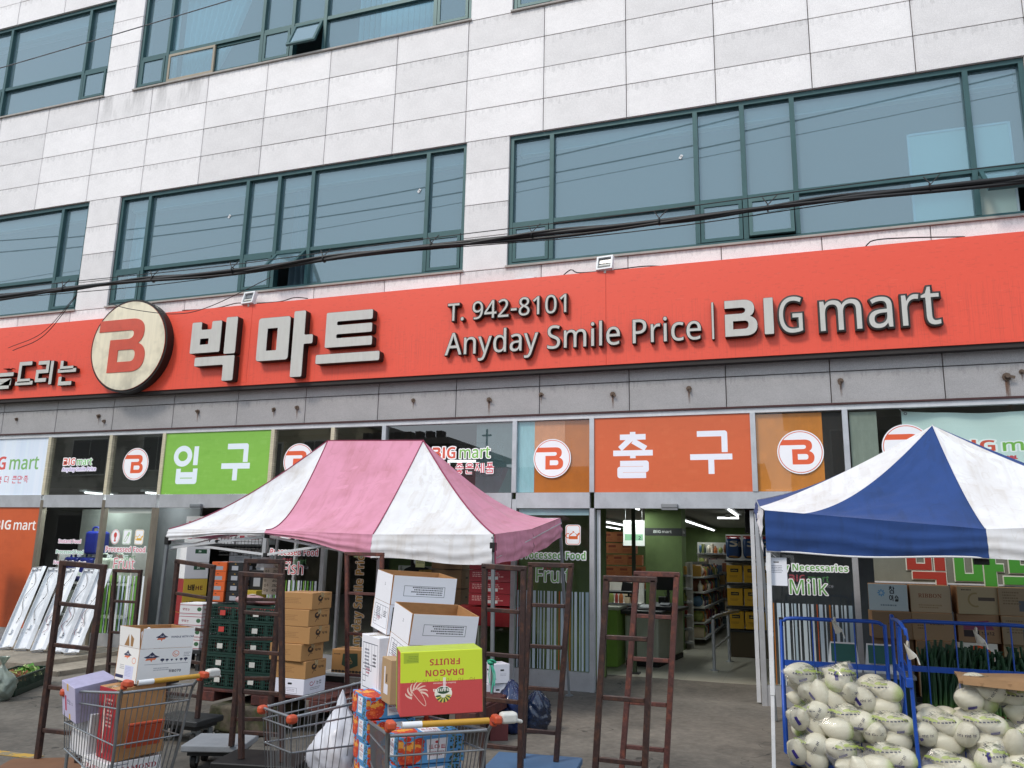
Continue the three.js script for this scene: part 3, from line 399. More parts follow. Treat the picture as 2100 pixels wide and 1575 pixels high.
  // transom 8: orange way-out sign
  board(...cell(8), 2.385, 3.324, bare(ctex(1024, 500, (g) => { g.fillStyle = '#d4643a'; g.fillRect(0, 0, 1024, 500); for (let i = 0; i < 300; i++) { g.fillStyle = `rgba(${rnd() < 0.5 ? '255,200,160' : '120,30,0'},0.022)`; g.fillRect(rnd() * 1024, rnd() * 500, 80 * rnd(), 40 * rnd()); } g.strokeStyle = '#eef0fa'; g.lineCap = 'round'; hang(g, '출', 118, 108, 290, 0.13, 1); hang(g, '구', 628, 108, 290, 0.13, 1); })), 0.002);
  const g9 = pane('pane', ...cell(9), 2.385, 3.324, M.glass); pane('window_film', -0.385, 0.36, 2.388, 3.31, film(0xdf8a36), -0.03); pane('window_film', 0.362, 0.578, 2.388, 3.31, std({ color: 0x7c8278, roughness: 0.6, map: rust }), -0.031); stick(g9, -0.155, 0.365, 2.585, 3.105, badgeM, -0.012);
  const g10 = pane('pane', ...cell(10), 2.385, 3.324, M.glass); pane('window_film', 0.66, 0.95, 2.388, 3.3, std({ color: 0x8d968a, roughness: 0.7, map: grime }), -0.032); stick(g10, 0.98, 1.5, 2.62, 3.14, badgeM, -0.012);
  // lower row
  const oc = ctex(1024, 1024, (g) => { g.fillStyle = '#c85a2c'; g.fillRect(0, 0, 1024, 1024); for (let i = 0; i < 400; i++) { g.fillStyle = `rgba(${rnd() < 0.5 ? '255,150,90' : '70,20,0'},0.02)`; g.fillRect(rnd() * 1024, rnd() * 1024, 120 * rnd(), 60 * rnd()); } bigmart(g, 545, 195, 82, '#f4f1ee', '#f4f1ee'); g.strokeStyle = '#eadfd8'; g.lineWidth = 7; for (const [x, y, r] of [[610, 480, 40], [610, 560, 36], [600, 640, 32]]) { g.beginPath(); g.arc(x, y, r, 0, 7); g.stroke(); } });
  board(-13.6, -11.53, 0.3, 2.185, std({ map: oc, roughness: 0.45 }), -0.01);
  board(-13.6, -11.53, 0, 0.299, M.stainless, -0.014);
  const p1 = pane('pane', -11.47, -10.25, 0.3, 2.185, M.glass);
  stick(p1, -11.2, -10.42, 1.08, 1.72, print(ctex(512, 420, (g) => { g.font = 'bold 50px sans-serif'; [['Instant Food', '#c97a9a', 80], ['Processed Food', '#74b08c', 62], ['Fresh Cut Product', '#c97a9a', 50], ['Daily Necessaries', '#8cba9a', 40]].forEach(([t, c, x], i) => outlined(g, t, x, 60 + i * 108, c, '#f2f2f6', 12)); })), -0.012);
  const p2 = pane('pane', -10.19, -9.26, 0.3, 2.185, M.glass);
  const icon = (g, x, kind, col) => { g.fillStyle = '#f3f4f8'; g.strokeStyle = col; g.lineWidth = 5; g.beginPath(); if (kind === 0) g.ellipse(x, 90, 66, 84, 0, 0, 7); else g.roundRect(x - 62, 6, 124, 168, 24); g.fill(); g.save(); g.translate(x, 90); g.scale(0.88, 0.92); g.translate(-x, -90); g.beginPath(); if (kind === 0) g.ellipse(x, 90, 66, 84, 0, 0, 7); else g.roundRect(x - 62, 6, 124, 168, 24); g.stroke(); g.restore(); g.fillStyle = col; g.beginPath(); if (kind === 0) { g.ellipse(x, 70, 22, 30, 0, 0, 7); g.fill(); g.fillRect(x - 8, 90, 16, 40); g.beginPath(); g.arc(x - 6, 134, 9, 0, 7); g.arc(x + 6, 134, 9, 0, 7); } else if (kind === 1) { g.save(); g.translate(x, 90); g.rotate(0.5); g.beginPath(); g.roundRect(-13, -20, 26, 80, 10); g.stroke(); g.fillRect(-12, -58, 6, 40); g.fillRect(-2, -66, 6, 48); g.fillRect(8, -56, 6, 38); g.restore(); g.beginPath(); } else { g.ellipse(x + 2, 104, 36, 32, 0, 3.14, 6.29); g.fillRect(x - 34, 100, 72, 26); g.arc(x + 2, 66, 7, 0, 7); g.fill(); g.beginPath(); g.moveTo(x + 30, 112); g.lineTo(x + 58, 76); g.lineTo(x + 44, 72); g.lineTo(x + 26, 96); g.closePath(); g.fill(); g.lineWidth = 7; g.beginPath(); g.arc(x - 40, 98, 18, 1.2, 5.2); g.stroke(); g.beginPath(); } g.fill(); };
  stick(p2, -10.05, -9.36, 1.6, 1.86, print(ctex(512, 190, (g) => { icon(g, 80, 0, '#c9453f'); icon(g, 250, 1, '#79b25a'); icon(g, 424, 2, '#e3b233'); })), -0.012);
  const wordsTex = (a, b, c1, c2) => ctex(1024, 512, (g) => { g.font = 'bold 140px sans-serif'; bigmart(g, 300, 285, 86, 'rgba(190,90,100,0.55)', 'rgba(90,150,90,0.5)'); g.font = '62px sans-serif'; g.fillStyle = 'rgba(200,205,215,0.4)'; g.fillText('Anyday Smile Price', 290, 350); g.font = 'bold 128px sans-serif'; let w = g.measureText(a).width; if (w > 980) { g.font = `bold ${Math.floor(128 * 980 / w)}px sans-serif`; w = g.measureText(a).width; } outlined(g, a, 512 - w / 2, 150, c1, '#f1f1f3', 26); g.font = '250px sans-serif'; w = g.measureText(b).width; outlined(g, b, 512 - w / 2, 440, c2, '#f1f1f3', 22); });  // the faint BIG mart lines are a ghost reflection painted into the print
  stick(p2, -10.14, -9.3, 1.2, 1.64, print(wordsTex('Processed Food', 'Fruit', '#cf6f80', '#cd6d76')), -0.012);
  const greenSet = ['#ccdce8', '#7eb648', '#dfe6ea', '#5f9a3c', '#c3d6e6', '#8ec254', '#e4eaf0'], orSet = ['#b4c2cc', '#c0ccd2', '#a0662f', '#b3c4d0', '#c0cbd2', '#b4c4cc', '#bccad2', '#9fb2bc', '#c3ced4', '#b9c6cc', '#b3c2ca', '#c0ccd2', '#b8552a'];
  const sG = print(stripesTex(greenSet)), sO = print(stripesTex(orSet));
  stick(p2, -10.15, -9.28, 0.31, 1.16, sG, -0.012, 'stripe_print');
  pane('vent_strip', -10.15, -9.3, 2.1, 2.18, M.offwhite, -0.03);
  const p3 = pane('pane', -7.16, -6.7, 0.22, 2.185, M.glass); const p3b = pane('pane', -6.66, -6.25, 0.22, 2.185, M.glass);
  stick(p3, -7.12, -6.26, 1.2, 1.66, print(wordsTex('Processed Food', 'Fish', '#cf5f66', '#c9555c')), 0.014);
  stick(p3, -7.1, -6.28, 0.26, 1.18, sG, 0.0135, 'stripe_print'); stick(p3, -6.98, -6.7, 1.73, 2.0, badgeM, 0.014);
  const p4 = pane('pane', -6.19, -5.37, 0.22, 2.185, M.glass);
  stick(p4, -5.78, -5.52, 0.24, 2.05, print(ctex(128, 1024, (g) => { g.translate(98, 1004); g.rotate(-Math.PI / 2); g.font = 'bold 84px sans-serif'; outlined(g, 'Anyday Smile Price |', 0, 0, '#b98c3e', '#e6dccb', 9); bigmart(g, 770, 0, 66, '#d6a23c', '#d6a23c', '#efe6d2', 0.1); })), -0.012);
  pane('pane', -5.31, -3.45, 0.22, 2.185, M.glass);
  const p7 = pane('pane', -3.39, -2.42, 0.22, 2.185, M.glass);
  stick(p7, -3.37, -2.44, 1.2, 1.7, print(wordsTex('Processed Food', 'Fruit', '#6aa653', '#77ad5e')), -0.012); stick(p7, -3.38, -2.43, 0.23, 1.16, sO, -0.0125, 'stripe_print');
  stick(p7, -2.76, -2.52, 1.71, 1.99, print(ctex(256, 300, (g) => { g.scale(1.7, 1.6); icon(g, 75, 2, '#d9622c'); })), -0.012); pane('vent_strip', -3.37, -2.44, 2.1, 2.18, film(0xa9c3cc), -0.03);
  const p9 = pane('pane', -0.38, 0.59, 0.22, 2.185, M.glass); stick(p9, -0.36, 0.57, 1.16, 1.62, print(wordsTex('Daily Necessaries', 'Milk', '#6ea457', '#6fa45c')), -0.012); stick(p9, -0.36, 0.57, 0.23, 1.12, sO, -0.0125, 'stripe_print');
}
const bn = thing('banner', 'pale mint cloth banner with BIG mart print hung inside the right upper window', 'banner', [0, 0, -0.09]);
{
  const t = ctex(1024, 512, (g) => { g.fillStyle = '#cfe4df'; g.fillRect(0, 0, 1024, 512); bigmart(g, 197, 256, 74, '#d85a44', '#7cba52', '#f2f8f6', 0.12); g.strokeStyle = '#c9505a'; hang(g, '더 큰 기쁨 더 큰만족', 200, 285, 52, 0.13); for (let i = 0; i < 40; i++) { g.fillStyle = `rgba(120,150,160,${rnd() * 0.3})`; g.fillRect(560 + rnd() * 400, 260 + rnd() * 60, 30, 20); } });
  const g = new THREE.PlaneGeometry(2.6, 0.86, 40, 14), p = g.attributes.position; for (let i = 0; i < p.count; i++) { const x = p.getX(i) + 1.3, y = p.getY(i) + 0.43; p.setXYZ(i, 1.22 + x, 2.4 + y + (x < 0.3 ? 0.05 * y * (1 - x / 0.3) : 0) + 0.012 * Math.sin(x * 5) * y, 0.018 * Math.sin(x * 9 + y * 5)); } g.computeVertexNormals();
  part(bn, 'cloth', g, phy({ map: t, roughness: 0.85, side: THREE.DoubleSide }), true); part(bn, 'eyelet', place(new THREE.TorusGeometry(0.014, 0.005, 6, 12), 1.26, 3.27, 0.02), M.zinc); part(bn, 'cord', tube([[1.26, 3.27, 0.02], [1.22, 3.3, 0.02], [1.2, 3.33, 0.01]], 0.004, 4), M.white);
}

// ================================================================ SHOP INTERIOR
const greenWall = std({ color: 0x5c7040, roughness: 0.8, map: grime });
{
  const tile = dtex(512, 512, (u, v, x, y) => { const e = (x % 128 < 2 || y % 128 < 2) ? -22 : 0, n = fbm(u * 10, v * 10, 10, 4); const b = 168 + 22 * (n - 0.5) + e; return [b, b * 0.98, b * 0.9]; }, false, 0.5);
  struct('shop_floor', bx(19.6, 0.006, 15.3, -7, 0.003, -9.15), std({ map: tile, roughness: 0.35 }));
  struct('shop_ceiling', cb(-19.8, 5.8, 2.52, 2.6, -16.9, -1.2), std({ color: 0x8f9089, roughness: 0.9 }));
  struct('shop_ceiling_drop', [cb(-19.8, 5.8, 2.6, 3.45, -1.26, -1.2), cb(-19.8, 5.8, 3.42, 3.49, -1.199, -0.07)], std({ color: 0x77786f, roughness: 0.9 }));
  struct('shop_wall', [cb(-15, 5.8, 0.004, 2.515, -16.9, -16.7), cb(-8.3, -8.1, 0.006, 2.515, -16.6, -6), cb(3.4, 3.5, 0.006, 2.515, -16.6, -3)], greenWall);
  struct('shop_partition', [cb(-4.3, -2.5, 0.006, 2.515, -1.3, -1.24), cb(-8.0, -4.32, 0.5, 2.515, -5.6, -5.5)], greenWall);
  struct('shop_partition', [cb(-0.33, 3.38, 0.006, 2.2, -1.75, -1.7), cb(-10.2, -9.3, 0.006, 2.3, -1.15, -1.1)], std({ color: 0x5d6164, roughness: 0.8, map: grime }));  // added: one hides the lit green wall, one stands in for a grey-green reflection
  const col = thing('shop_column', 'square green column with a black BIG mart band inside the doorway', 'column', [-2.265, 0, -5.3]);
  part(col, 'shaft', [bx(0.66, 1.97, 0.6, 0, 0.99, 0), bx(0.66, 0.4, 0.6, 0, 2.311, 0)], greenWall); const bt = ctex(512, 128, (g) => { g.fillStyle = '#17191a'; g.fillRect(0, 0, 512, 128); bigmart(g, 120, 82, 46, '#c9cbc8', '#c9cbc8'); });
  part(col, 'band', bx(0.67, 0.135, 0.61, 0, 2.043, 0), std({ map: bt, roughness: 0.5 }), true);
}
const glow = (c, k) => std({ color: 0xffffff, emissive: c, emissiveIntensity: k, roughness: 0.5 });
const tubeGlow = glow(new THREE.Color(0.95, 1, 1), 3.2);
{ // rows of ceiling lights: the glowing tubes and an area light of the same size in front of each row
  let n = 0;
  const row = (x, z0, z1, y, k, l) => {
    const t = thing('light_row', l, 'ceiling light', [x, y, (z0 + z1) / 2], 0); const L = z1 - z0;
    part(t, 'channel', bx(0.16, 0.03, L, 0, 0.03, 0), M.white); const m = Math.round(L / 1.2);
    for (let i = 0; i < m; i++) part(t, 'tube', cyl(0.02, 0.02, L / m - 0.08, 6, 0, 0, -L / 2 + (i + 0.5) * L / m, Math.PI / 2), tubeGlow);
    const a = new THREE.RectAreaLight(new THREE.Color(0.93, 1, 0.98), k * 3, 0.1, L); a.position.set(x, y - 0.035, (z0 + z1) / 2); a.lookAt(x, y - 5, (z0 + z1) / 2); scene.add(a);
  };
  row(-2.4, -16.4, -8.75, 2.42, 3, 'long fluorescent row receding right of the green column');
  row(-4.5, -14, -6.2, 2.42, 3, 'longer fluorescent row receding left of the green column');
  row(-5.3, -16, -10.5, 2.42, 3, 'lower fluorescent row over the carton pile at the left of the doorway');
  row(-1.06, -6.8, -4.5, 2.42, 3, 'fluorescent row at the right edge of the doorway');
  row(-2.67, -4.85, -2.6, 2.44, 12, 'short fluorescent row over the checkout counters');
  row(-10.9, -0.85, -0.2, 2.44, 26, 'added unseen lamp row brightening the plastic cans behind the left glass');  // added lamp row, lifts the dark view behind the left glass
  row(-8.3, -1.15, -0.35, 2.44, 12, 'added unseen lamp row brightening the cartons in the way in');  // added lamp row to brighten the entrance cartons
  row(-9.75, -0.95, -0.3, 2.44, 16, 'added unseen lamp row brightening behind the glass lettered Fruit at the left');  // another added row, only there to brighten this pane
  const cross = thing('cross_lamp', 'thin ceiling lamp hung crosswise near the right side of the doorway', 'ceiling light', [-1.28, 2.4, -7.25]); part(cross, 'tube', cyl(0.02, 0.02, 0.42, 6, 0, 0, 0, 0, 0, 1.57), tubeGlow); part(cross, 'holder', bx(0.1, 0.07, 0.05, 0, 0.04, 0), M.white);
  for (const [x, z, l] of [[-5.6, -4.6, 'round downlight nearest the left door post'], [-4.2, -3.4, 'second round downlight from the left'], [-4.3, -4.6, 'third round downlight from the left'], [-4.35, -5.2, 'round downlight behind the hanging price poster']]) { const d = thing('downlight', l, 'ceiling light', [x, 2.5, z]); part(d, 'lens', cyl(0.08, 0.08, 0.01, 16, 0, 0, 0), glow(new THREE.Color(1, 0.8, 0.6), 1.4)); part(d, 'rim', place(new THREE.TorusGeometry(0.09, 0.01, 6, 20), 0, 0.004, 0, Math.PI / 2), M.white); }
  for (const [x, l] of [[-4.35, 'slim lamp tube seen through the glass under the lettering of the upper window'], [-9.3, 'slim lamp tube behind the round sticker left of the green sign'], [-6.75, 'slim lamp tube behind the half hidden round sticker']]) { const t = thing('slim_lamp', l, 'ceiling light', [x, 2.92, -1.0], 0.15); part(t, 'tube', cyl(0.018, 0.018, 0.9, 6, 0, 0, 0, 0, 0, 1.57), tubeGlow); part(t, 'channel', bx(0.94, 0.03, 0.06, 0, 0.035, 0), M.white); }
}
// shelves with packed goods
const PACK = [0x9a3a34, 0xb58a3c, 0xc9b79a, 0x4b6a86, 0x7a4a34, 0x8f9a52, 0xd0c8b8, 0x5a3a52, 0xb86a3a, 0x46585a].map((c) => hex(c));
function goods(w, y, d, h, n, seedC) { // a row of small packets as one joined geometry with tinted vertices
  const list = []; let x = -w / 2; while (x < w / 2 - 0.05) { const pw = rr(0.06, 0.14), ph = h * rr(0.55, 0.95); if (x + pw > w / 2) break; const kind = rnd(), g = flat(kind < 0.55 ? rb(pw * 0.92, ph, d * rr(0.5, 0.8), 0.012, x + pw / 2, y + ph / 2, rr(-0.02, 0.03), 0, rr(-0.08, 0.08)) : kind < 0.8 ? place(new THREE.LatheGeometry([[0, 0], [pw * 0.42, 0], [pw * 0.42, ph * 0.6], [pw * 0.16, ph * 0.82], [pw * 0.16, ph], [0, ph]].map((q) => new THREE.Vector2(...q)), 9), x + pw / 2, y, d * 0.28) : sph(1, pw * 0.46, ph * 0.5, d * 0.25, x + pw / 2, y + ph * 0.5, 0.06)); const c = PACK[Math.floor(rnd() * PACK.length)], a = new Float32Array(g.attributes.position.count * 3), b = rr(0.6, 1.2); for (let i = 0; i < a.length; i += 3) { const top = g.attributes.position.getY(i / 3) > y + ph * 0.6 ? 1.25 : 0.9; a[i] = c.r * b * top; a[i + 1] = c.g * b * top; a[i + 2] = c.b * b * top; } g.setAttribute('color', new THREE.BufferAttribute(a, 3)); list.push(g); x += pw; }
  return mergeGeometries(list);
}
const packM = std({ vertexColors: true, roughness: 0.4 });
function shelf(label, x, z, ry, w, h, levels, d = 0.4) {
  const s = thing('shop_shelf', label, 'shelf', [x, 0.006, z], ry);
  part(s, 'back_panel', bx(w, h, 0.02, 0, h / 2, -d / 2), M.offwhite); part(s, 'upright', [bx(0.04, h, 0.05, -w / 2, h / 2, -d / 2 + 0.02), bx(0.04, h, 0.05, w / 2, h / 2, -d / 2 + 0.02)], M.offwhite);
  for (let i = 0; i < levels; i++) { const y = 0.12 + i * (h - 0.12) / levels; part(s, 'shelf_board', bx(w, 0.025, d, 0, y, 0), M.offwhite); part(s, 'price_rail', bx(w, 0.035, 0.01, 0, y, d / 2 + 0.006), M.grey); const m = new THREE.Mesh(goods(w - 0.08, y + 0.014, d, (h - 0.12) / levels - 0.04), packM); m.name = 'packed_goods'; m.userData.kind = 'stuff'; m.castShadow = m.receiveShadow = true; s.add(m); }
  return s;
}
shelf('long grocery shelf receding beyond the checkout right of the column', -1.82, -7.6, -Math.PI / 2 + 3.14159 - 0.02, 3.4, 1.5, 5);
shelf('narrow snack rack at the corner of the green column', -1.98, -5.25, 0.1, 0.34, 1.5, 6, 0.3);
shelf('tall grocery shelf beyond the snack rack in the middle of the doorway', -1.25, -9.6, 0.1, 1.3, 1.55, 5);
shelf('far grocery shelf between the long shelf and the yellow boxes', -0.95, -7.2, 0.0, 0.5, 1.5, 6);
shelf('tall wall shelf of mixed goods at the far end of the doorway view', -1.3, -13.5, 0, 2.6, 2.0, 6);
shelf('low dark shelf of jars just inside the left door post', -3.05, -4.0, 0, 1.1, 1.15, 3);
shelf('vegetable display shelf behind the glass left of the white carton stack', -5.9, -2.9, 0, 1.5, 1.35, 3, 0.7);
// ---------------------------------------------------------------- cartons
const kraft = dtex(512, 512, (u, v, x, y) => { const n = fbm(u * 8, v * 8, 8, 4), f = LAT[(x * 3 + y * 771) & 65535], l = vn(u * 4, v * 128, 256); const b = 1 + 0.12 * (n - 0.5) + 0.08 * (f - 0.5) + 0.05 * (l - 0.5); return [172 * b, 128 * b, 84 * b]; }, false, 1.5);
M.kraft = std({ map: kraft, roughness: 0.85 }); M.kraftIn = std({ map: kraft, color: new THREE.Color(0.95, 0.92, 0.88), roughness: 0.9 });
const cardW = dtex(512, 512, (u, v, x, y) => { const n = fbm(u * 8, v * 8, 8, 4), f = LAT[(x * 3 + y * 771) & 65535], l = vn(u * 4, v * 128, 256); const b = 222 + 12 * (n - 0.5) + 8 * (f - 0.5) + 6 * (l - 0.5); return [b, b, b * 1.015]; }, false, 1.5);
M.card = std({ map: cardW, roughness: 0.6 });
M.tape = phy({ color: 0xc9b48a, roughness: 0.15, transparent: true, opacity: 0.45, clearcoat: 1 });
const CT = 512; // print for a carton face: base colour with grain, then marks
const facePrint = (w, h, base, draw) => ctex(w, h, (g) => { g.fillStyle = base; g.fillRect(0, 0, w, h); for (let i = 0; i < w * h / 220; i++) { g.fillStyle = rnd() < 0.5 ? 'rgba(255,255,255,0.05)' : 'rgba(0,0,0,0.04)'; g.fillRect(rnd() * w, rnd() * h, 2 + rnd() * 18, 1); } draw(g, w, h); });
const pm = (t, r = 0.7) => std({ map: t, roughness: r });
// scribbled rows that read as small print
const rows = (g, x, y, w, n, lh, c) => { g.fillStyle = c; for (let j = 0; j < n; j++) { let q = x; while (q < x + w * (0.75 + 0.25 * rnd())) { const l = lh * (0.3 + rnd() * 0.9); g.fillRect(q, y + j * lh * 1.5, l, lh * 0.75); q += l + lh * 0.3; } } };
// closed carton; mats = [right, left, top, bottom, front, back] (missing ones repeat the first)
function carton(name, label, pos, ry, w, h, d, mats, o = {}) {
  const b = thing(name, label, 'box', pos, ry, o.group); const m0 = mats.all ?? M.kraft;
  const g = new RoundedBoxGeometry(w, h, d, 1, 0.004); const mm = [mats.right ?? mats.side ?? m0, mats.left ?? mats.side ?? m0, mats.top ?? m0, m0, mats.front ?? m0, m0];
  const body = new THREE.Mesh(g.translate(0, h / 2, 0), mm); body.name = 'body'; body.castShadow = body.receiveShadow = true; b.add(body);
  if (o.tape !== false) part(b, 'tape', [bx(w * 1.002, 0.0015, 0.05, 0, h + 0.001, 0), bx(0.0015, h * 0.28, 0.05, w / 2 + 0.001, h * 0.86, 0)], M.tape);
  if (o.rz || o.rx) b.rotation.set(o.rx ?? 0, ry, o.rz ?? 0, 'YXZ'); return b;
}
// open carton: five walls, with upright flaps flapH high
function openBox(name, label, pos, ry, w, h, d, mats, flapH = 0, o = {}) {
  const b = thing(name, label, 'box', pos, ry); const t = 0.006, inM = mats.inner ?? M.kraftIn, wall = (g, m) => { const q = new THREE.Mesh(g, m); q.name = 'side_wall'; q.castShadow = q.receiveShadow = true; b.add(q); return q; };
  const six = (out, k) => [0, 1, 2, 3, 4, 5].map((i) => (i === k ? out : inM)); const H = h;
  wall(bx(w, H, t, 0, H / 2, d / 2 - t / 2), six(mats.front, 4)); wall(bx(w, H, t, 0, H / 2, -d / 2 + t / 2), six(mats.back ?? mats.side, 5));
  wall(bx(t, H, d - 2 * t, w / 2 - t / 2, H / 2, 0), six(mats.right ?? mats.side, 0)); wall(bx(t, H, d - 2 * t, -w / 2 + t / 2, H / 2, 0), six(mats.left ?? mats.side, 1)); part(b, 'base', bx(w - 2 * t, t, d - 2 * t, 0, t / 2, 0), inM);
  if (flapH) for (const [k, s] of [['front', 4], ['back', 5], ['left', 1], ['right', 0]]) {
    const long = s > 3, L = long ? w : d, tilt = (o.tilt ?? {})[k] ?? 0.02, f = new THREE.Mesh(bx(long ? L - 0.006 : t, flapH, long ? t : L - 0.014, 0, flapH / 2, 0), six(mats[k + 'Flap'] ?? mats.flap ?? mats.side, s)); f.name = 'flap'; f.castShadow = f.receiveShadow = true;
    f.position.set(long ? 0 : (s ? -1 : 1) * (w / 2 - t / 2), H + 0.002, long ? (s === 4 ? 1 : -1) * (d / 2 - t / 2) : 0); if (long) f.rotation.x = (s === 4 ? 1 : -1) * tilt; else f.rotation.z = (s ? 1 : -1) * tilt; b.add(f);
  }
  if (o.rx || o.rz) b.rotation.set(o.rx ?? 0, ry, o.rz ?? 0, 'YXZ'); return b;
}
// ---------------------------------------------------------------- things inside the doorways
{
  const boxesTex = facePrint(256, 160, '#a9663a', (g) => { g.fillStyle = '#7c3a22'; g.fillRect(20, 30, 130, 36); rows(g, 24, 90, 190, 3, 10, '#8a4226'); });
  const bm = { all: pm(boxesTex) }; let k = 0; const POS = ['bottom', 'second', 'third', 'fourth', 'fifth'];
  for (let r = 0; r < 5; r++) for (let c = 0; c < 6 - r; c++) carton('goods_carton', `brown printed carton, ${['first', 'second', 'third', 'fourth', 'fifth', 'last'][c]} from the left in the ${POS[r]} row of the indoor pile`, [-4.95 + c * 0.33 + r * 0.2, 0.86 + r * 0.262, -9.2 + rr(-0.03, 0.03)], 0.05, 0.34, 0.235, 0.3, bm, { group: 'cartons piled inside the doorway', tape: false });
  const base = thing('display_plinth', 'dark plinth under the indoor carton pile', 'plinth', [-4.15, 0.006, -9.2]); part(base, 'body', bx(2.4, 0.82, 0.7, 0, 0.41, 0), M.dark); part(base, 'top_board', bx(2.44, 0.03, 0.74, 0, 0.837, 0), M.grey);
  // hanging poster
  const ps = thing('price_poster', 'white price poster with a green block hanging left of the green column', 'poster', [-2.69, 2.0, -4.4]); part(ps, 'sheet', bx(0.38, 0.44, 0.006, 0, 0, 0), pm(facePrint(256, 330, '#dfe2dc', (g) => { rows(g, 20, 30, 150, 3, 12, '#8a8f88'); g.fillStyle = '#7fb08a'; g.fillRect(20, 180, 215, 80); g.fillStyle = '#223'; g.font = 'bold 60px sans-serif'; g.fillText('2', 180, 250); })), true); part(ps, 'cord', [bar([-0.15, 0.22, 0], [-0.15, 0.5, 0], 0.003, 4), bar([0.15, 0.22, 0], [0.15, 0.5, 0], 0.003, 4)], M.white);
  const dp = thing('door_pole', 'slim green pole standing in the doorway left of the column', 'pole', [-2.2, 0.006, -1.75]); part(dp, 'shaft', bx(0.05, 2.5, 0.05, 0, 1.25, 0), std({ color: 0x2f3b25, roughness: 0.6 })); part(dp, 'foot', bx(0.14, 0.02, 0.14, 0, 0.01, 0), M.dark);
  // checkout counters
  const cw = std({ color: 0xb4b8a6, roughness: 0.5, map: grime }), cg = std({ color: 0x7ba23f, roughness: 0.55, map: grime });
  const c1 = thing('checkout_counter', 'cream checkout counter with dark top behind the pair of brown ladder frames', 'counter', [-2.15, 0.006, -3.25], -0.12);
  part(c1, 'body', rb(0.52, 0.66, 1.5, 0.03, 0, 0.41, 0), cw); part(c1, 'plinth', bx(0.5, 0.075, 1.48, 0, 0.04, 0), M.black); part(c1, 'top', rb(0.72, 0.06, 1.7, 0.02, -0.03, 0.775, 0), M.dark); part(c1, 'belt', bx(0.4, 0.012, 1.2, -0.03, 0.813, 0.1), M.rubber); part(c1, 'scanner', rb(0.26, 0.03, 0.24, 0.008, -0.03, 0.835, 0.35, 0.15), M.grey);
  const c2 = thing('checkout_counter', 'green checkout counter beside the left door post', 'counter', [-2.72, 0.006, -2.5], 0); part(c2, 'body', bx(0.36, 0.8, 0.6, 0, 0.41, 0), cg); part(c2, 'top', rb(0.42, 0.05, 0.66, 0.015, 0, 0.836, 0), cw); part(c2, 'side_shelf', bx(0.5, 0.03, 0.5, 0.1, 1.05, -0.3), M.dark);
  const mo = thing('till_monitor', 'large black till monitor above the cream counter', 'monitor', [-1.93, 0.84, -3.15], -0.1); part(mo, 'screen', rb(0.34, 0.26, 0.04, 0.01, -0.04, 0.38, 0), M.black); part(mo, 'stand', [bx(0.04, 0.26, 0.04, 0, 0.14, -0.02), bx(0.2, 0.02, 0.16, 0, 0.01, 0), tube([[-0.05, 0.22, 0.03], [0, 0.16, 0.05], [0.05, 0.22, 0.03]], 0.006, 5)], M.dark);
  const m2 = thing('till_monitor', 'small tilted black screen left of the cream counter', 'monitor', [-2.5, 0.98, -2.9], 0.3); part(m2, 'screen', rb(0.22, 0.16, 0.03, 0.008, 0, 0.14, 0, -0.3, 0, -0.2), M.black); part(m2, 'stand', [bx(0.03, 0.1, 0.03, 0, 0.05, -0.01), bx(0.12, 0.015, 0.1, 0, 0.008, 0)], M.dark);
  const tl = thing('card_terminal', 'dark card terminal with grey keys on the cream counter', 'terminal', [-1.95, 0.825, -2.8], -0.1); part(tl, 'body', rb(0.3, 0.07, 0.26, 0.015, 0, 0.035, 0, 0.2), M.dark); part(tl, 'keypad', bx(0.14, 0.008, 0.12, 0.03, 0.078, 0.03, 0.2), M.grey); part(tl, 'printer', rb(0.12, 0.12, 0.12, 0.015, -0.03, 0.12, -0.1), M.black);
  const cr = thing('counter_rack', 'row of red and green packets on the counter shelf before the green column', 'rack', [-2.28, 1.18, -4.4]); part(cr, 'tray', bx(0.66, 0.02, 0.2, 0, 0, 0), M.grey); for (let i = 0; i < 8; i++) part(cr, 'packet', rb(0.06, 0.13, 0.09, 0.006, -0.26 + i * 0.072, 0.078, 0), i < 5 ? std({ color: 0x8f2f2c, roughness: 0.45 }) : std({ color: 0x3f6f33, roughness: 0.45 })); part(cr, 'leg', [bx(0.03, 1.17, 0.03, -0.3, -0.585, 0), bx(0.03, 1.17, 0.03, 0.3, -0.585, 0)], M.grey);
  // end display with snack bags and yellow boxes
  const ed = thing('end_display', 'end display rack with grey boards at the right of the doorway', 'shelf', [-0.72, 0.006, -4.6]); part(ed, 'back_panel', bx(0.86, 2.0, 0.02, 0, 1.0, -0.2), M.offwhite); for (const y of [0.45, 0.82, 1.2, 1.58]) { part(ed, 'shelf_board', bx(0.86, 0.03, 0.42, 0, y - 0.035, 0), M.dark); part(ed, 'price_card', bx(0.14, 0.06, 0.004, 0.28, y - 0.055, 0.214), M.offwhite); }
  part(ed, 'plinth', bx(0.84, 0.4, 0.4, 0, 0.2, 0), std({ color: 0x4a3f2a, roughness: 0.7 }));
  const yb = pm(facePrint(160, 200, '#c99a1e', (g) => { g.fillStyle = '#191512'; g.fillRect(38, 40, 84, 40); g.fillStyle = '#d9b95a'; g.font = 'bold 22px sans-serif'; g.fillText('coffee', 44, 68); rows(g, 30, 120, 90, 2, 9, '#8a5a16'); }));
  const NTH = ['left', 'middle', 'right'];
  for (let r = 0; r < 3; r++) for (let c = 0; c < 3; c++) carton('yellow_box', `yellow packet box, ${NTH[c]} one on the ${['lowest', 'middle', 'upper'][r]} yellow row of the end display`, [-1.0 + c * 0.28, [0.456, 0.826, 1.206][r], -4.52], rr(-0.05, 0.05), 0.25, 0.28, 0.2, { all: yb }, { group: 'yellow boxes on the end display', tape: false });
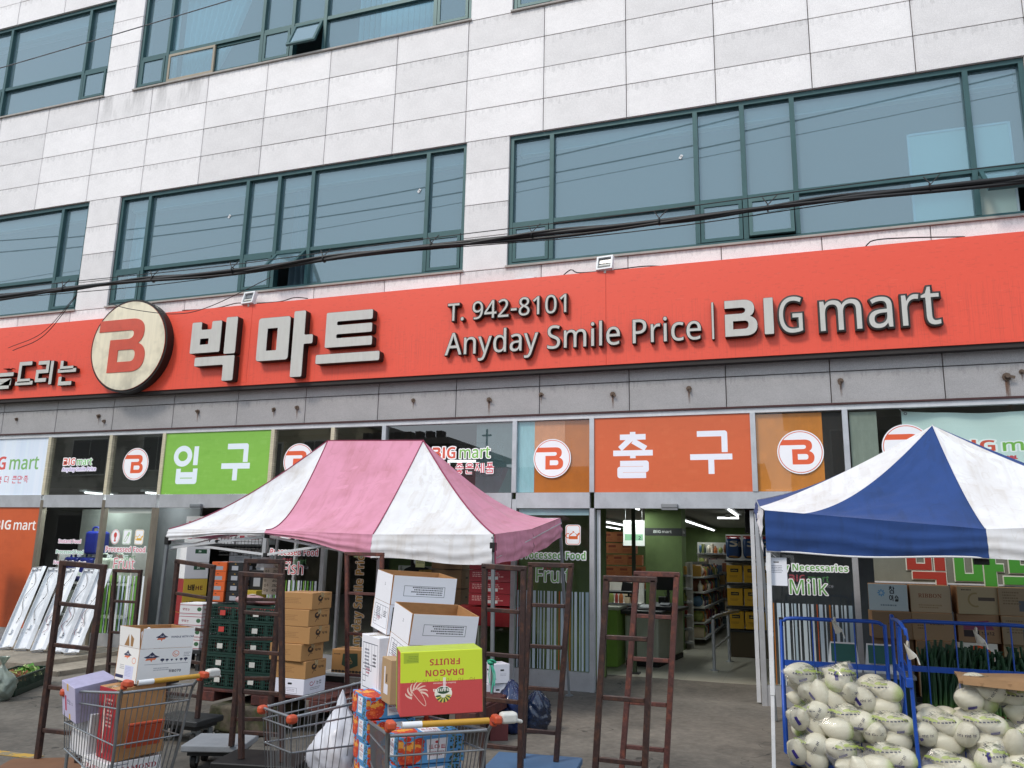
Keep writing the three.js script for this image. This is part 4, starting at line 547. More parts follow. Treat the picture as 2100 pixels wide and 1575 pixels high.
  const snackM = pm(facePrint(128, 160, '#20406e', (q) => { q.fillStyle = '#9a2a2c'; q.fillRect(0, 0, 128, 40); q.fillStyle = '#d8c9b4'; q.font = 'bold 26px sans-serif'; q.fillText('Snack', 26, 78); q.fillStyle = '#b98848'; for (let i = 0; i < 14; i++) { q.beginPath(); q.arc(20 + rnd() * 90, 105 + rnd() * 40, 9, 0, 7); q.fill(); } }), 0.3);
  for (let c = 0; c < 3; c++) { const b = thing('snack_bag', `blue and red snack bag, ${NTH[c]} of three on top of the end display`, 'snack bag', [-1.0 + c * 0.28, 1.587, -4.5], rr(-0.1, 0.1), 'snack bags on the end display'); const g = new THREE.SphereGeometry(0.5, 20, 14), p = g.attributes.position; for (let i = 0; i < p.count; i++) { const x = p.getX(i), y = p.getY(i), z = p.getZ(i); p.setXYZ(i, Math.sign(x) * Math.pow(Math.abs(x * 2), 0.45) * 0.13, 0.19 + Math.sign(y) * Math.pow(Math.abs(y * 2), 0.5) * 0.18, z * 0.16 + 0.006 * Math.sin(x * 31 + y * 23)); } g.computeVertexNormals(); part(b, 'bag', g, snackM, true); part(b, 'seal', bx(0.24, 0.025, 0.006, 0, 0.375, 0), M.red); }
  const tv = thing('wall_screen', 'dark screen hung high at the right edge of the doorway', 'screen', [-0.62, 2.2, -3.4]); part(tv, 'screen', rb(0.24, 0.42, 0.04, 0.008, 0, 0, 0), std({ color: 0x0a0d10, roughness: 0.25 })); part(tv, 'bracket', bx(0.05, 0.3, 0.05, 0, 0.24, -0.03), M.dark);
  // steel barrier rail
  const br = thing('barrier_rail', 'steel tube barrier with two posts inside the open doorway', 'barrier', [0, 0.006, 0]); const a = V(-1.2, 0, -2.6), c = V(-1.07, 0, -3.75);
  for (const q of [a, c]) part(br, 'post', [bar(q, q.clone().setY(0.72), 0.026, 10)], M.stainless), part(br, 'foot_plate', cyl(0.06, 0.06, 0.012, 14, q.x, 0.006, q.z), M.stainless);
  part(br, 'top_rail', tube([[a.x, 0.72, a.z + 0.02], [a.x + 0.02, 0.74, a.z - 0.1], [c.x, 0.74, c.z], [c.x + 0.12, 0.74, c.z - 0.5]], 0.026, 10), M.stainless); part(br, 'brace', bar([a.x, 0.3, a.z], [c.x, 0.38, c.z], 0.016, 8), M.stainless);
  // crate trolley of the vegetable area: red cartons and brown cartons by the glass
  const rc = pm(facePrint(256, 128, '#9a2634', (g) => { rows(g, 20, 24, 200, 3, 14, '#d9a9a9'); g.fillStyle = '#cfd3d8'; g.fillRect(120, 70, 60, 34); }));
  for (let i = 0; i < 4; i++) carton('red_carton', `red fruit carton, ${['lowest', 'second from below', 'third from below', 'topmost'][i]} of the stack inside the glass`, [-4.05, 0.9 + i * 0.16, -1.0], 0.05, 0.6, 0.155, 0.4, { all: rc }, { group: 'red cartons stacked inside the glass', tape: false });
  const rt = thing('red_tub', 'red display table under the red fruit cartons', 'table', [-4.1, 0.006, -0.95]); part(rt, 'top', bx(0.95, 0.24, 0.5, 0, 0.75, 0), std({ color: 0x9a2028, roughness: 0.5 })); for (const x of [-0.42, 0.42]) part(rt, 'leg', bx(0.05, 0.63, 0.4, x, 0.315, 0), M.dark);
  const bk = pm(facePrint(256, 160, '#7d6046', (g) => { g.fillStyle = '#33261c'; g.fillRect(100, 60, 56, 16); }));
  for (let i = 0; i < 3; i++) carton('brown_carton', `plain brown carton, ${['bottom', 'middle', 'top'][i]} of three between the person and the red cartons`, [-4.95, 0.8 + i * 0.28, -1.6], -0.04, 0.5, 0.27, 0.4, { all: bk }, { group: 'brown cartons inside the glass', tape: false });
  const bt = thing('display_table', 'dark table carrying the brown cartons inside the glass', 'table', [-4.95, 0.006, -1.6]); part(bt, 'top', bx(0.7, 0.05, 0.6, 0, 0.76, 0), M.dark); for (const x of [-0.3, 0.3]) part(bt, 'leg', bx(0.05, 0.74, 0.5, x, 0.37, 0), M.dark);
  const cardM = pm(facePrint(96, 150, '#b8b688', (g) => rows(g, 12, 16, 70, 6, 12, '#4a4c3a')));
  for (const [x, y, l] of [[-6.35, 1.62, 'pale yellow price card hanging left of the vertical lettering'], [-5.3, 1.5, 'pale green price card right of the vertical lettering'], [-5.0, 1.66, 'small yellow price card near the person']]) { const p = thing('price_card', l, 'price card', [x, y, -1.2]); part(p, 'sheet', bx(0.15, 0.24, 0.004, 0, 0, 0), cardM, true); part(p, 'cord', bar([0, 0.12, 0], [0, 0.85, 0], 0.003, 4), M.grey); }
  // water cans behind the left glass
  const can = (x, y, c, l) => { const w = thing('water_can', l, 'water can', [x, y, -0.75]); part(w, 'body', [rb(0.3, 0.38, 0.26, 0.045, 0, 0.19, 0)], c); part(w, 'cap', cyl(0.04, 0.04, 0.05, 12, 0.06, 0.41, 0), M.white); part(w, 'handle', tube([[-0.12, 0.37, 0], [-0.1, 0.44, 0], [0.0, 0.44, 0], [0.02, 0.38, 0]], 0.016, 6), c); };
  const cb1 = plastic(0x1d2d86, 0.4), cb2 = plastic(0xb9c2b4, 0.4);
  can(-11.45, 1.02, cb1, 'dark blue plastic can at the left end of the upper rack row'); can(-11.12, 1.02, cb1, 'dark blue plastic can second on the upper rack row'); can(-10.8, 1.02, cb2, 'pale plastic can third on the upper rack row'); can(-10.47, 1.02, cb2, 'pale plastic can at the right end of the upper rack row'); can(-11.05, 1.45, cb1, 'dark blue plastic can standing on top of the other cans');
  can(-11.3, 0.5, cb2, 'pale plastic can at the left of the lower rack row'); can(-10.95, 0.5, cb2, 'pale plastic can at the right of the lower rack row');
  const rk = thing('can_rack', 'pale metal rack with boards carrying the plastic cans behind the glass', 'rack', [-10.9, 0.006, -0.75]); for (const y of [0.47, 0.98]) part(rk, 'shelf_board', bx(1.6, 0.03, 0.36, 0, y, 0), M.offwhite); part(rk, 'back_panel', bx(1.5, 2.2, 0.02, 0, 1.1, -0.2), std({ color: 0x767c76, roughness: 0.7, map: grime })); for (const x of [-0.78, 0.78]) part(rk, 'upright', bx(0.04, 1.5, 0.3, x, 0.75, 0), M.offwhite);  // back panel is a pale board added to lighten the view behind the cans
}
// person behind the glass
function field(bones, k, cell, lo, hi) { // one continuous skin round tapered bones [a, ra, b, rb]
  const size = Math.max(hi.x - lo.x, hi.y - lo.y, hi.z - lo.z), n = Math.min(110, Math.ceil(size / cell)), mc = new MarchingCubes(n, new THREE.MeshBasicMaterial(), false, false, 60000); mc.isolation = 0; const c = lo.clone().add(hi).multiplyScalar(0.5), p = V(0, 0, 0);
  for (let z = 0; z < n; z++) for (let y = 0; y < n; y++) for (let x = 0; x < n; x++) { p.set(x / (n / 2) - 1, y / (n / 2) - 1, z / (n / 2) - 1).multiplyScalar(size / 2).add(c); let s = 0; for (const [a, ra, b, rb2, sx] of bones) { const q = p.clone(); const d = b.clone().sub(a), t = clamp(q.clone().sub(a).dot(d) / Math.max(1e-9, d.lengthSq())); const e = q.sub(a.clone().addScaledVector(d, t)); if (sx) e.x /= sx; s += Math.exp(-k * (e.length() - lerp(ra, rb2, t))); } mc.field[x + y * n + z * n * n] = Math.log(Math.max(s, 1e-30)) / k; }
  mc.update(); const g = new THREE.BufferGeometry(), cnt = mc.count, P = mc.positionArray.slice(0, cnt * 3), N = mc.normalArray.slice(0, cnt * 3); for (let i = 0; i < P.length; i++) P[i] = P[i] * size / 2 + c.getComponent(i % 3); g.setAttribute('position', new THREE.BufferAttribute(P, 3)); g.setAttribute('normal', new THREE.BufferAttribute(N, 3)); g.setAttribute('uv', new THREE.BufferAttribute(new Float32Array(cnt * 2), 2)); return g;
}
{
  const pr = thing('person', 'person in a dark jacket and white face mask standing inside behind the glass', 'person', [-6.2, 0.006, -3.0], 0.45);
  const skin = std({ color: 0xc49a82, roughness: 0.6 }), jk = std({ color: 0x17181c, roughness: 0.85 }), hair = std({ color: 0x0d0b0a, roughness: 0.5 });
  const B = [];
  B.push([V(0, 1.5, 0.015), 0.085, V(0, 1.44, 0.03), 0.062], [V(0, 1.36, 0), 0.045, V(0, 1.28, 0), 0.06]);
  for (const s of [-1, 1]) B.push([V(s * 0.17, 1.24, 0), 0.055, V(s * 0.23, 0.98, 0.02), 0.042], [V(s * 0.23, 0.98, 0.02), 0.042, V(s * 0.2, 0.79, 0.12), 0.03], [V(s * 0.2, 0.79, 0.12), 0.034, V(s * 0.19, 0.72, 0.16), 0.022], [V(s * 0.09, 0.82, 0), 0.085, V(s * 0.1, 0.44, 0.01), 0.058], [V(s * 0.1, 0.44, 0.01), 0.056, V(s * 0.1, 0.08, -0.02), 0.036], [V(s * 0.1, 0.05, -0.02), 0.04, V(s * 0.11, 0.035, 0.12), 0.03]);
  B.push([V(0, 1.2, 0), 0.12, V(0, 0.86, 0), 0.125, 1.35]);
  part(pr, 'body', field(B, 60, 0.017, V(-0.45, -0.05, -0.45), V(0.45, 1.65, 0.45)), skin);
  part(pr, 'jacket', field([[V(0, 1.25, 0), 0.13, V(0, 0.74, 0), 0.15, 1.4], [V(-0.17, 1.24, 0), 0.075, V(-0.23, 0.98, 0.02), 0.062], [V(-0.23, 0.98, 0.02), 0.062, V(-0.2, 0.82, 0.11), 0.05], [V(0.17, 1.24, 0), 0.075, V(0.23, 0.98, 0.02), 0.062], [V(0.23, 0.98, 0.02), 0.062, V(0.2, 0.82, 0.11), 0.05]], 60, 0.018, V(-0.45, 0.5, -0.45), V(0.45, 1.5, 0.45)), jk);
  part(pr, 'trousers', field([-1, 1].flatMap((s) => [[V(s * 0.09, 0.8, 0), 0.105, V(s * 0.1, 0.44, 0.01), 0.078], [V(s * 0.1, 0.44, 0.01), 0.076, V(s * 0.1, 0.09, -0.02), 0.06]]), 60, 0.018, V(-0.4, 0, -0.4), V(0.4, 0.95, 0.4)), jk);
  part(pr, 'hair', field([[V(0, 1.535, -0.02), 0.1, V(0, 1.42, -0.06), 0.085], [V(-0.07, 1.5, 0), 0.045, V(-0.085, 1.36, -0.02), 0.035], [V(0.07, 1.5, 0), 0.045, V(0.085, 1.36, -0.02), 0.035]], 70, 0.012, V(-0.2, 1.25, -0.25), V(0.2, 1.7, 0.2)), hair);
  part(pr, 'face_mask', sph(0.068, 1, 0.85, 0.8, 0, 1.43, 0.055), std({ color: 0xdedede, roughness: 0.8 })); part(pr, 'eye', [sph(0.009, 1, 0.8, 1, -0.03, 1.505, 0.092), sph(0.009, 1, 0.8, 1, 0.03, 1.505, 0.092)], M.black);
}

// ================================================================ POP-UP TENTS
const fab = (c, t = 0.12) => phy({ color: c, map: clothMap, roughness: 0.9, bumpMap: weave, bumpScale: 0.0005, transmission: t, thickness: 0, side: THREE.DoubleSide });
const FW = fab(0xe3e3e6), FP = fab(0xd692aa), FPd = FP, FB = fab(0x20417c, 0.05);
// cloth between an eave edge e0-e1 and a ridge edge t0-t1; each side hangs by its own sag
function cloth4(e0, e1, t0, t1, s0, s1, n = 26, wr = 0.02, ph = 0) {
  const g = new THREE.PlaneGeometry(1, 1, n, n), p = g.attributes.position, a = V(), b = V(); [e0, e1, t0, t1] = [e0, e1, t0, t1].map(A3); const nrm = e1.clone().sub(e0).cross(t0.clone().sub(e0)).normalize();
  for (let i = 0; i < p.count; i++) { const u = p.getX(i) + 0.5, v = p.getY(i) + 0.5; a.lerpVectors(e0, e1, u); b.lerpVectors(t0, t1, u); a.lerp(b, v); const mid = 4 * v * (1 - v); a.y -= lerp(s0, s1, u) * mid * (1.15 - 0.5 * v); const e = mid * 4 * u * (1 - u); a.addScaledVector(nrm, -0.03 * e + wr * e * (fbm(u * 3 + ph, v * 7 + ph, 64, 3) - 0.5) * 3.2 + wr * 0.8 * (1 - v) * Math.sin(u * 25 + ph + 3 * fbm(u * 4, ph, 64, 2)) * Math.pow(1 - v, 6) * Math.min(1, v * 7)); p.setXYZ(i, a.x, a.y, a.z); }
  g.computeVertexNormals(); return g;
}
function valance(a, b, h0, h1, out, ph) { [a, b] = [a, b].map(A3); const n = 60, m = 10, g = new THREE.PlaneGeometry(1, 1, n, m), p = g.attributes.position, q = V(); out = A3(out); for (let i = 0; i < p.count; i++) { const u = p.getX(i) + 0.5, v = 0.5 - p.getY(i); q.lerpVectors(a, b, u); const h = lerp(h0, h1, u); q.y -= h * v + 0.012 * Math.sin(u * 7 + ph) * v; q.addScaledVector(out, 0.012 + 0.03 * v * Math.sin(3.1 * v) + 0.02 * v * (fbm(u * 9 + ph, v * 2, 64, 3) - 0.5) + 0.009 * Math.sin(v * 17 + 6 * fbm(u * 3 + ph, 1.5, 64, 2)) * (0.3 + 0.7 * v)); p.setXYZ(i, q.x, q.y, q.z); } g.computeVertexNormals(); return g; }
const seam = (a, b, s, r = 0.006) => { [a, b] = [a, b].map(A3); const pts = []; for (let i = 0; i <= 14; i++) { const v = i / 14, q = a.clone().lerp(b, v); q.y -= s * 4 * v * (1 - v) * (1.15 - 0.5 * v) - 0.004; pts.push(q); } return tube(pts, r, 5, 28); };
{
  const t = thing('pop_up_tent', 'pink and white pop-up tent over the stacked crates', 'tent');
  const FL = [-6.6, 1.8, 2.6], FR = [-2.74, 1.79, 2.6], BR = [-2.72, 2.05, 0.32], BL = [-6.75, 2.03, 0.32], R1 = [-5.33, 2.91, 1.5], R2 = [-4.05, 2.88, 1.5], P1 = [-5.32, 1.805, 2.6], P2 = [-4.04, 1.775, 2.6], Q1 = [-5.32, 2.04, 0.32], Q2 = [-4.04, 2.04, 0.32], RM = [-2.73, 1.88, 1.42], LM = [-6.68, 1.9, 1.42];
  const pc = (g, m) => part(t, 'canopy_panel', g, m);
  pc(cloth4(FL, P1, R1, R1, 0.13, 0.24, 30, 0.026, 1), FW); pc(cloth4(P1, P2, R1, R2, 0.24, 0.03, 40, 0.024, 5), FP); pc(cloth4(P2, FR, R2, R2, 0.03, 0.09, 30, 0.022, 9), FW);
  pc(cloth4(FR, RM, R2, R2, 0.09, 0.12, 24, 0.012, 12), FPd); pc(cloth4(RM, BR, R2, R2, 0.12, 0.24, 24, 0.012, 14), FPd); pc(cloth4(BR, Q2, R2, R2, 0.24, 0.1, 16), FW); pc(cloth4(Q2, Q1, R2, R1, 0.1, 0.1, 16), FP); pc(cloth4(Q1, BL, R1, R1, 0.1, 0.14, 16), FW); pc(cloth4(BL, LM, R1, R1, 0.14, 0.12, 16), FPd); pc(cloth4(LM, FL, R1, R1, 0.12, 0.13, 16), FPd);
  const vl = (a, b, h0, h1, o, m, ph) => part(t, 'valance', valance(a, b, h0, h1, o, ph), m);
  vl(FL, P1, 0.11, 0.03, [0, 0, 1], FW, 1); vl(P1, P2, 0.03, 0.22, [0, 0, 1], FP, 2); vl(P2, FR, 0.23, 0.29, [0, 0, 1], FW, 3); vl(FR, RM, 0.29, 0.27, [1, 0, 0.1], FP, 4); vl(RM, BR, 0.27, 0.24, [1, 0, 0.1], FP, 5); vl(LM, FL, 0.15, 0.13, [-1, 0, 0], FPd, 6); vl(BL, LM, 0.15, 0.15, [-1, 0, 0], FPd, 7);
  const trim = std({ color: 0x8a3350, roughness: 0.8 }); part(t, 'seam_piping', [seam(FL, R1, 0.13), seam(P1, R1, 0.24), seam(P2, R2, 0.03), seam(FR, R2, 0.09, 0.008), seam(R1, R2, 0.0), bar([FR[0] + 0.02, FR[1], FR[2] + 0.015], [FR[0] + 0.035, FR[1] - 0.29, FR[2] + 0.02], 0.006)], trim);
  const leg = (a, bx2, bz, y1) => part(t, 'leg', [sq([a[0], a[1] - 0.02, a[2]], [bx2, 0.62, bz], 0.034), sq([lerp(a[0], bx2, 0.9), 0.66, lerp(a[2], bz, 0.9)], [bx2 + (bx2 - a[0]) * 0.4, 0.01, bz], 0.026), bx(0.08, 0.012, 0.08, bx2 + (bx2 - a[0]) * 0.4, 0.006, bz)], M.zinc);
  leg(FL, -6.62, 2.6); leg(FR, -2.72, 2.6); leg(BR, -2.62, 0.36); leg(BL, -6.78, 0.34);
  for (const c of [FL, FR, BR, BL]) part(t, 'corner_bracket', rb(0.055, 0.09, 0.055, 0.006, c[0], c[1] - 0.12, c[2]), M.black);
  const nodes = [-6.6, -5.33, -4.03, -2.74]; for (let i = 0; i < 3; i++) { const a = nodes[i], b = nodes[i + 1]; const up = (x) => (x < -6.5 || x > -2.8 ? 1.66 : 1.74), lo = (x) => (x < -6.5 || x > -2.8 ? 1.6 : 1.55); part(t, 'truss_bar', sq([a + 0.02, up(a), 2.55], [b - 0.02, lo(b), 2.55], 0.026, 0.012), M.alu); part(t, 'truss_bar', sq([a + 0.02, lo(a), 2.565], [b - 0.02, up(b), 2.565], 0.026, 0.012), M.alu); part(t, 'truss_joint', cyl(0.016, 0.016, 0.05, 8, (a + b) / 2, 1.68, 2.56, Math.PI / 2), M.black); }
  for (const x of nodes.slice(1, 3)) each(t, 'truss_joint', [rb(0.05, 0.05, 0.05, 0.006, x, 1.745, 2.555), rb(0.05, 0.045, 0.05, 0.006, x, 1.545, 2.555)], M.black);
  for (const [a, b] of [[FR, BR], [FL, BL]]) { part(t, 'truss_bar', sq([a[0], a[1] - 0.06, a[2] - 0.03], [b[0], b[1] - 0.22, b[2]], 0.026, 0.012), M.alu); part(t, 'truss_bar', sq([a[0] + 0.012, a[1] - 0.22, a[2] - 0.03], [b[0] + 0.012, b[1] - 0.06, b[2]], 0.026, 0.012), M.alu); }
}
{
  const t = thing('pop_up_tent', 'blue and white pop-up tent over the radish cages', 'tent');
  const FL = [-0.22, 1.995, 3.2], M1 = [1.34, 1.865, 3.1], FR = [2.9, 1.93, 3.0], RM = [3.0, 2.05, 1.9], BR = [3.1, 2.2, 0.8], BL = [-0.37, 2.23, 0.9], LM = [-0.3, 2.09, 2.05], BM = [1.35, 2.1, 0.85], K = [1.235, 2.84, 1.85];
  const pc = (g, m) => part(t, 'canopy_panel', g, m);
  pc(cloth4(LM, FL, K, K, 0.05, 0.27, 30, 0.018, 2), FW); pc(cloth4(BL, LM, K, K, 0.1, 0.05, 20, 0.01, 3), FB); pc(cloth4(FL, M1, K, K, 0.27, 0.07, 36, 0.016, 4), FB); pc(cloth4(M1, FR, K, K, 0.07, 0.13, 30, 0.02, 6), FW); pc(cloth4(FR, RM, K, K, 0.13, 0.06, 24, 0.01, 7), FB); pc(cloth4(RM, BR, K, K, 0.06, 0.1, 20), FW); pc(cloth4(BR, BM, K, K, 0.1, 0.1, 16), FB); pc(cloth4(BM, BL, K, K, 0.1, 0.1, 16), FW);
  const vl = (a, b, h0, h1, o, m, ph) => part(t, 'valance', valance(a, b, h0, h1, o, ph), m);
  vl(FL, M1, 0.33, 0.22, [0, 0, 1], FB, 11); vl(M1, FR, 0.22, 0.26, [0, 0, 1], FW, 12); vl(LM, FL, 0.16, 0.33, [-1, 0, 0.1], FW, 13); vl(BL, LM, 0.18, 0.16, [-1, 0, 0], FB, 14);
  part(t, 'hem', [tube(Array.from({ length: 13 }, (_, i) => { const u = i / 12; return [lerp(FL[0], M1[0], u), lerp(FL[1] - 0.33, M1[1] - 0.22, u) - 0.012 * Math.sin(u * 7 + 11), 3.22 - 0.1 * u]; }), 0.008, 5), seam(M1, K, 0.07, 0.004)], FW);
  part(t, 'leg', [sq([-0.205, 1.7, 3.2], [-0.22, 0.6, 3.2], 0.036), sq([-0.22, 0.64, 3.2], [-0.235, 0.01, 3.2], 0.028), bx(0.08, 0.012, 0.08, -0.235, 0.006, 3.2)], M.white); part(t, 'leg', [sq([-0.36, 2.1, 0.9], [-0.27, 0.01, 0.9], 0.03)], M.zinc); part(t, 'leg', sq([2.9, 1.9, 3], [2.92, 0.01, 3], 0.034), M.white); part(t, 'leg', sq([3.1, 2.1, 0.8], [3.12, 0.01, 0.8], 0.034), M.white);
  each(t, 'truss_bar', [sq([-0.2, 1.92, 3.15], [1.34, 1.68, 3.05], 0.026, 0.012), sq([-0.2, 1.72, 3.17], [1.34, 1.8, 3.07], 0.026, 0.012), sq([1.34, 1.68, 3.05], [2.9, 1.85, 2.95], 0.026, 0.012)], M.alu); part(t, 'truss_joint', rb(0.1, 0.05, 0.06, 0.006, 1.3, 1.63, 3.05), M.black);
  const nt = thing('notice', 'white paper notice tied to the leg of the blue and white tent', 'notice', [-0.15, 1.52, 3.16], -0.1); part(nt, 'sheet', bx(0.155, 0.215, 0.003, 0, 0, 0), pm(facePrint(128, 180, '#dcdfe8', (g) => { g.fillStyle = '#444'; g.fillRect(46, 26, 34, 7); rows(g, 16, 50, 96, 5, 7, '#7c8290'); })), true); part(nt, 'string', bar([0, 0.108, 0], [-0.05, 0.16, 0.04], 0.003, 4), M.white);
}

// ================================================================ PLATFORM TROLLEYS WITH LADDER ENDS
function trolley(label, deck, ends, dm, frameM) { // deck: [cx, cz, w, d, top, turn]; ends: [footL, footR, topL, topR, rungs]
  const t = thing('platform_trolley', label, 'trolley'); const [cx, cz, w, d, top, ry] = deck;
  part(t, 'deck', place(rb(w, 0.05, d, 0.012, 0, 0, 0), cx, top - 0.025, cz, 0, ry), dm); part(t, 'under_frame', [place(bx(w - 0.08, 0.03, d - 0.08, 0, 0, 0), cx, top - 0.066, cz, 0, ry)], M.dark);
  for (const sx of [-1, 1]) for (const sz of [-1, 1]) { const q = V(sx * (w / 2 - 0.08), 0, sz * (d / 2 - 0.1)).applyAxisAngle(V(0, 1, 0), ry); const wh = part(t, 'wheel', place(cyl(0.05, 0.05, 0.035, 16, 0, 0, 0, 0, 0, Math.PI / 2), cx + q.x, 0.05, cz + q.z, 0, ry), M.rubber); part(wh, 'fork', place(bx(0.06, 0.07, 0.05, 0, 0, 0), cx + q.x, 0.095 - 0.02, cz + q.z, 0, ry), M.zinc); }
  for (const [fl, fr, tl, tr, n, fm] of ends) { const m = fm ?? frameM, a = A3(fl), b = A3(fr), c = A3(tl), e = A3(tr); part(t, 'rail', sq(a, c, 0.036), m); part(t, 'rail', sq(b, e, 0.036), m); for (let i = 0; i < n; i++) { const k = 1 - i / (n - 0.35); const p = a.clone().lerp(c, k), q = b.clone().lerp(e, k), dd = q.clone().sub(p).normalize().multiplyScalar(i ? 0.02 : -0.021); part(t, 'rung', sq(p.clone().add(dd).setY(p.y + (i ? 0 : 0.0)), q.clone().sub(dd), i ? 0.027 : 0.036), m); } }
  return t;
}
const woodDeck = std({ map: kraft, color: new THREE.Color(0.4, 0.36, 0.42), roughness: 0.85 });
const lf = (x0, x1, z, y1, o = {}) => [[x0 + (o.lean ?? 0), o.y0 ?? 0.2, z + (o.dz ?? 0)], [x1 + (o.leanR ?? o.lean ?? 0), o.y0 ?? 0.2, z + (o.dz ?? 0) + (o.turn ?? 0)], [x0, y1, z], [x1, y1 + (o.dy ?? 0), z + (o.turn ?? 0)], o.n ?? 5, o.m];
trolley('brown ladder frame trolley at the far left behind the loaded shopping cart', [-4.62, 5.6, 0.75, 0.5, 0.2, 0.5], [lf(-4.91, -4.56, 5.5, 1.49, { dy: -0.02, leanR: -0.02, turn: -0.02 })], woodDeck, M.brown);
trolley('brown ladder frame trolley standing before the green striped window', [-6.75, 2.7, 0.6, 0.7, 0.2, 0.1], [lf(-6.9, -6.56, 3.0, 1.35, { lean: 0.07, leanR: 0.02, n: 4 })], M.dark, M.brown);
trolley('brown ladder frame trolley in front of the orange and black cartons', [-5.0, 3.95, 0.5, 0.35, 0.2, 0.0], [lf(-5.22, -4.83, 4.0, 1.49, { dy: -0.04, n: 5, leanR: -0.02 })], M.dark, M.brown);
trolley('grey flat trolley with a dark narrow ladder frame before the green crates', [-4.23, 4.47, 0.46, 0.42, 0.18, 0.35], [lf(-4.02, -3.79, 4.62, 1.52, { y0: 0.18, lean: 0.0, leanR: 0.0, turn: -0.12, n: 5 })], std({ color: 0x8f9296, roughness: 0.8, map: grime }), M.brown);
trolley('brown ladder frame trolley in front of the brown carton stack', [-3.65, 4.72, 0.62, 0.42, 0.16, 0.2], [lf(-3.9, -3.58, 4.83, 1.43, { y0: 0.16, lean: 0.13, leanR: 0.12, dy: -0.01, turn: -0.04 })], M.black, M.brown);
trolley('brown ladder frame trolley left of the tall white carton stack', [-4.0, 2.55, 0.55, 0.6, 0.2, 0.0], [lf(-4.21, -3.82, 2.8, 1.58, { lean: 0.1, leanR: 0.05, n: 4 })], M.dark, M.redbrown);
trolley('brown trolley with blue deck and two ladder frames right of the fruit boxes', [-1.77, 4.42, 0.62, 0.85, 0.2, 0.12], [lf(-2.02, -1.74, 4.7, 1.53, { y0: 0.2, lean: 0.02, leanR: -0.0, dy: -0.01 }), lf(-1.86, -1.555, 4.16, 1.54, { lean: -0.04, leanR: -0.1 })], M.bluebed, M.brown);
trolley('pair of brown ladder frames on a low trolley before the open doorway', [-1.0, 4.65, 0.6, 0.85, 0.2, 0.12], [lf(-1.12, -0.83, 4.93, 1.48, { lean: -0.085, leanR: -0.08, n: 4 }), lf(-1.04, -0.77, 4.33, 1.5, { lean: -0.12, leanR: -0.1, m: M.redbrown })], M.dark, M.brown);

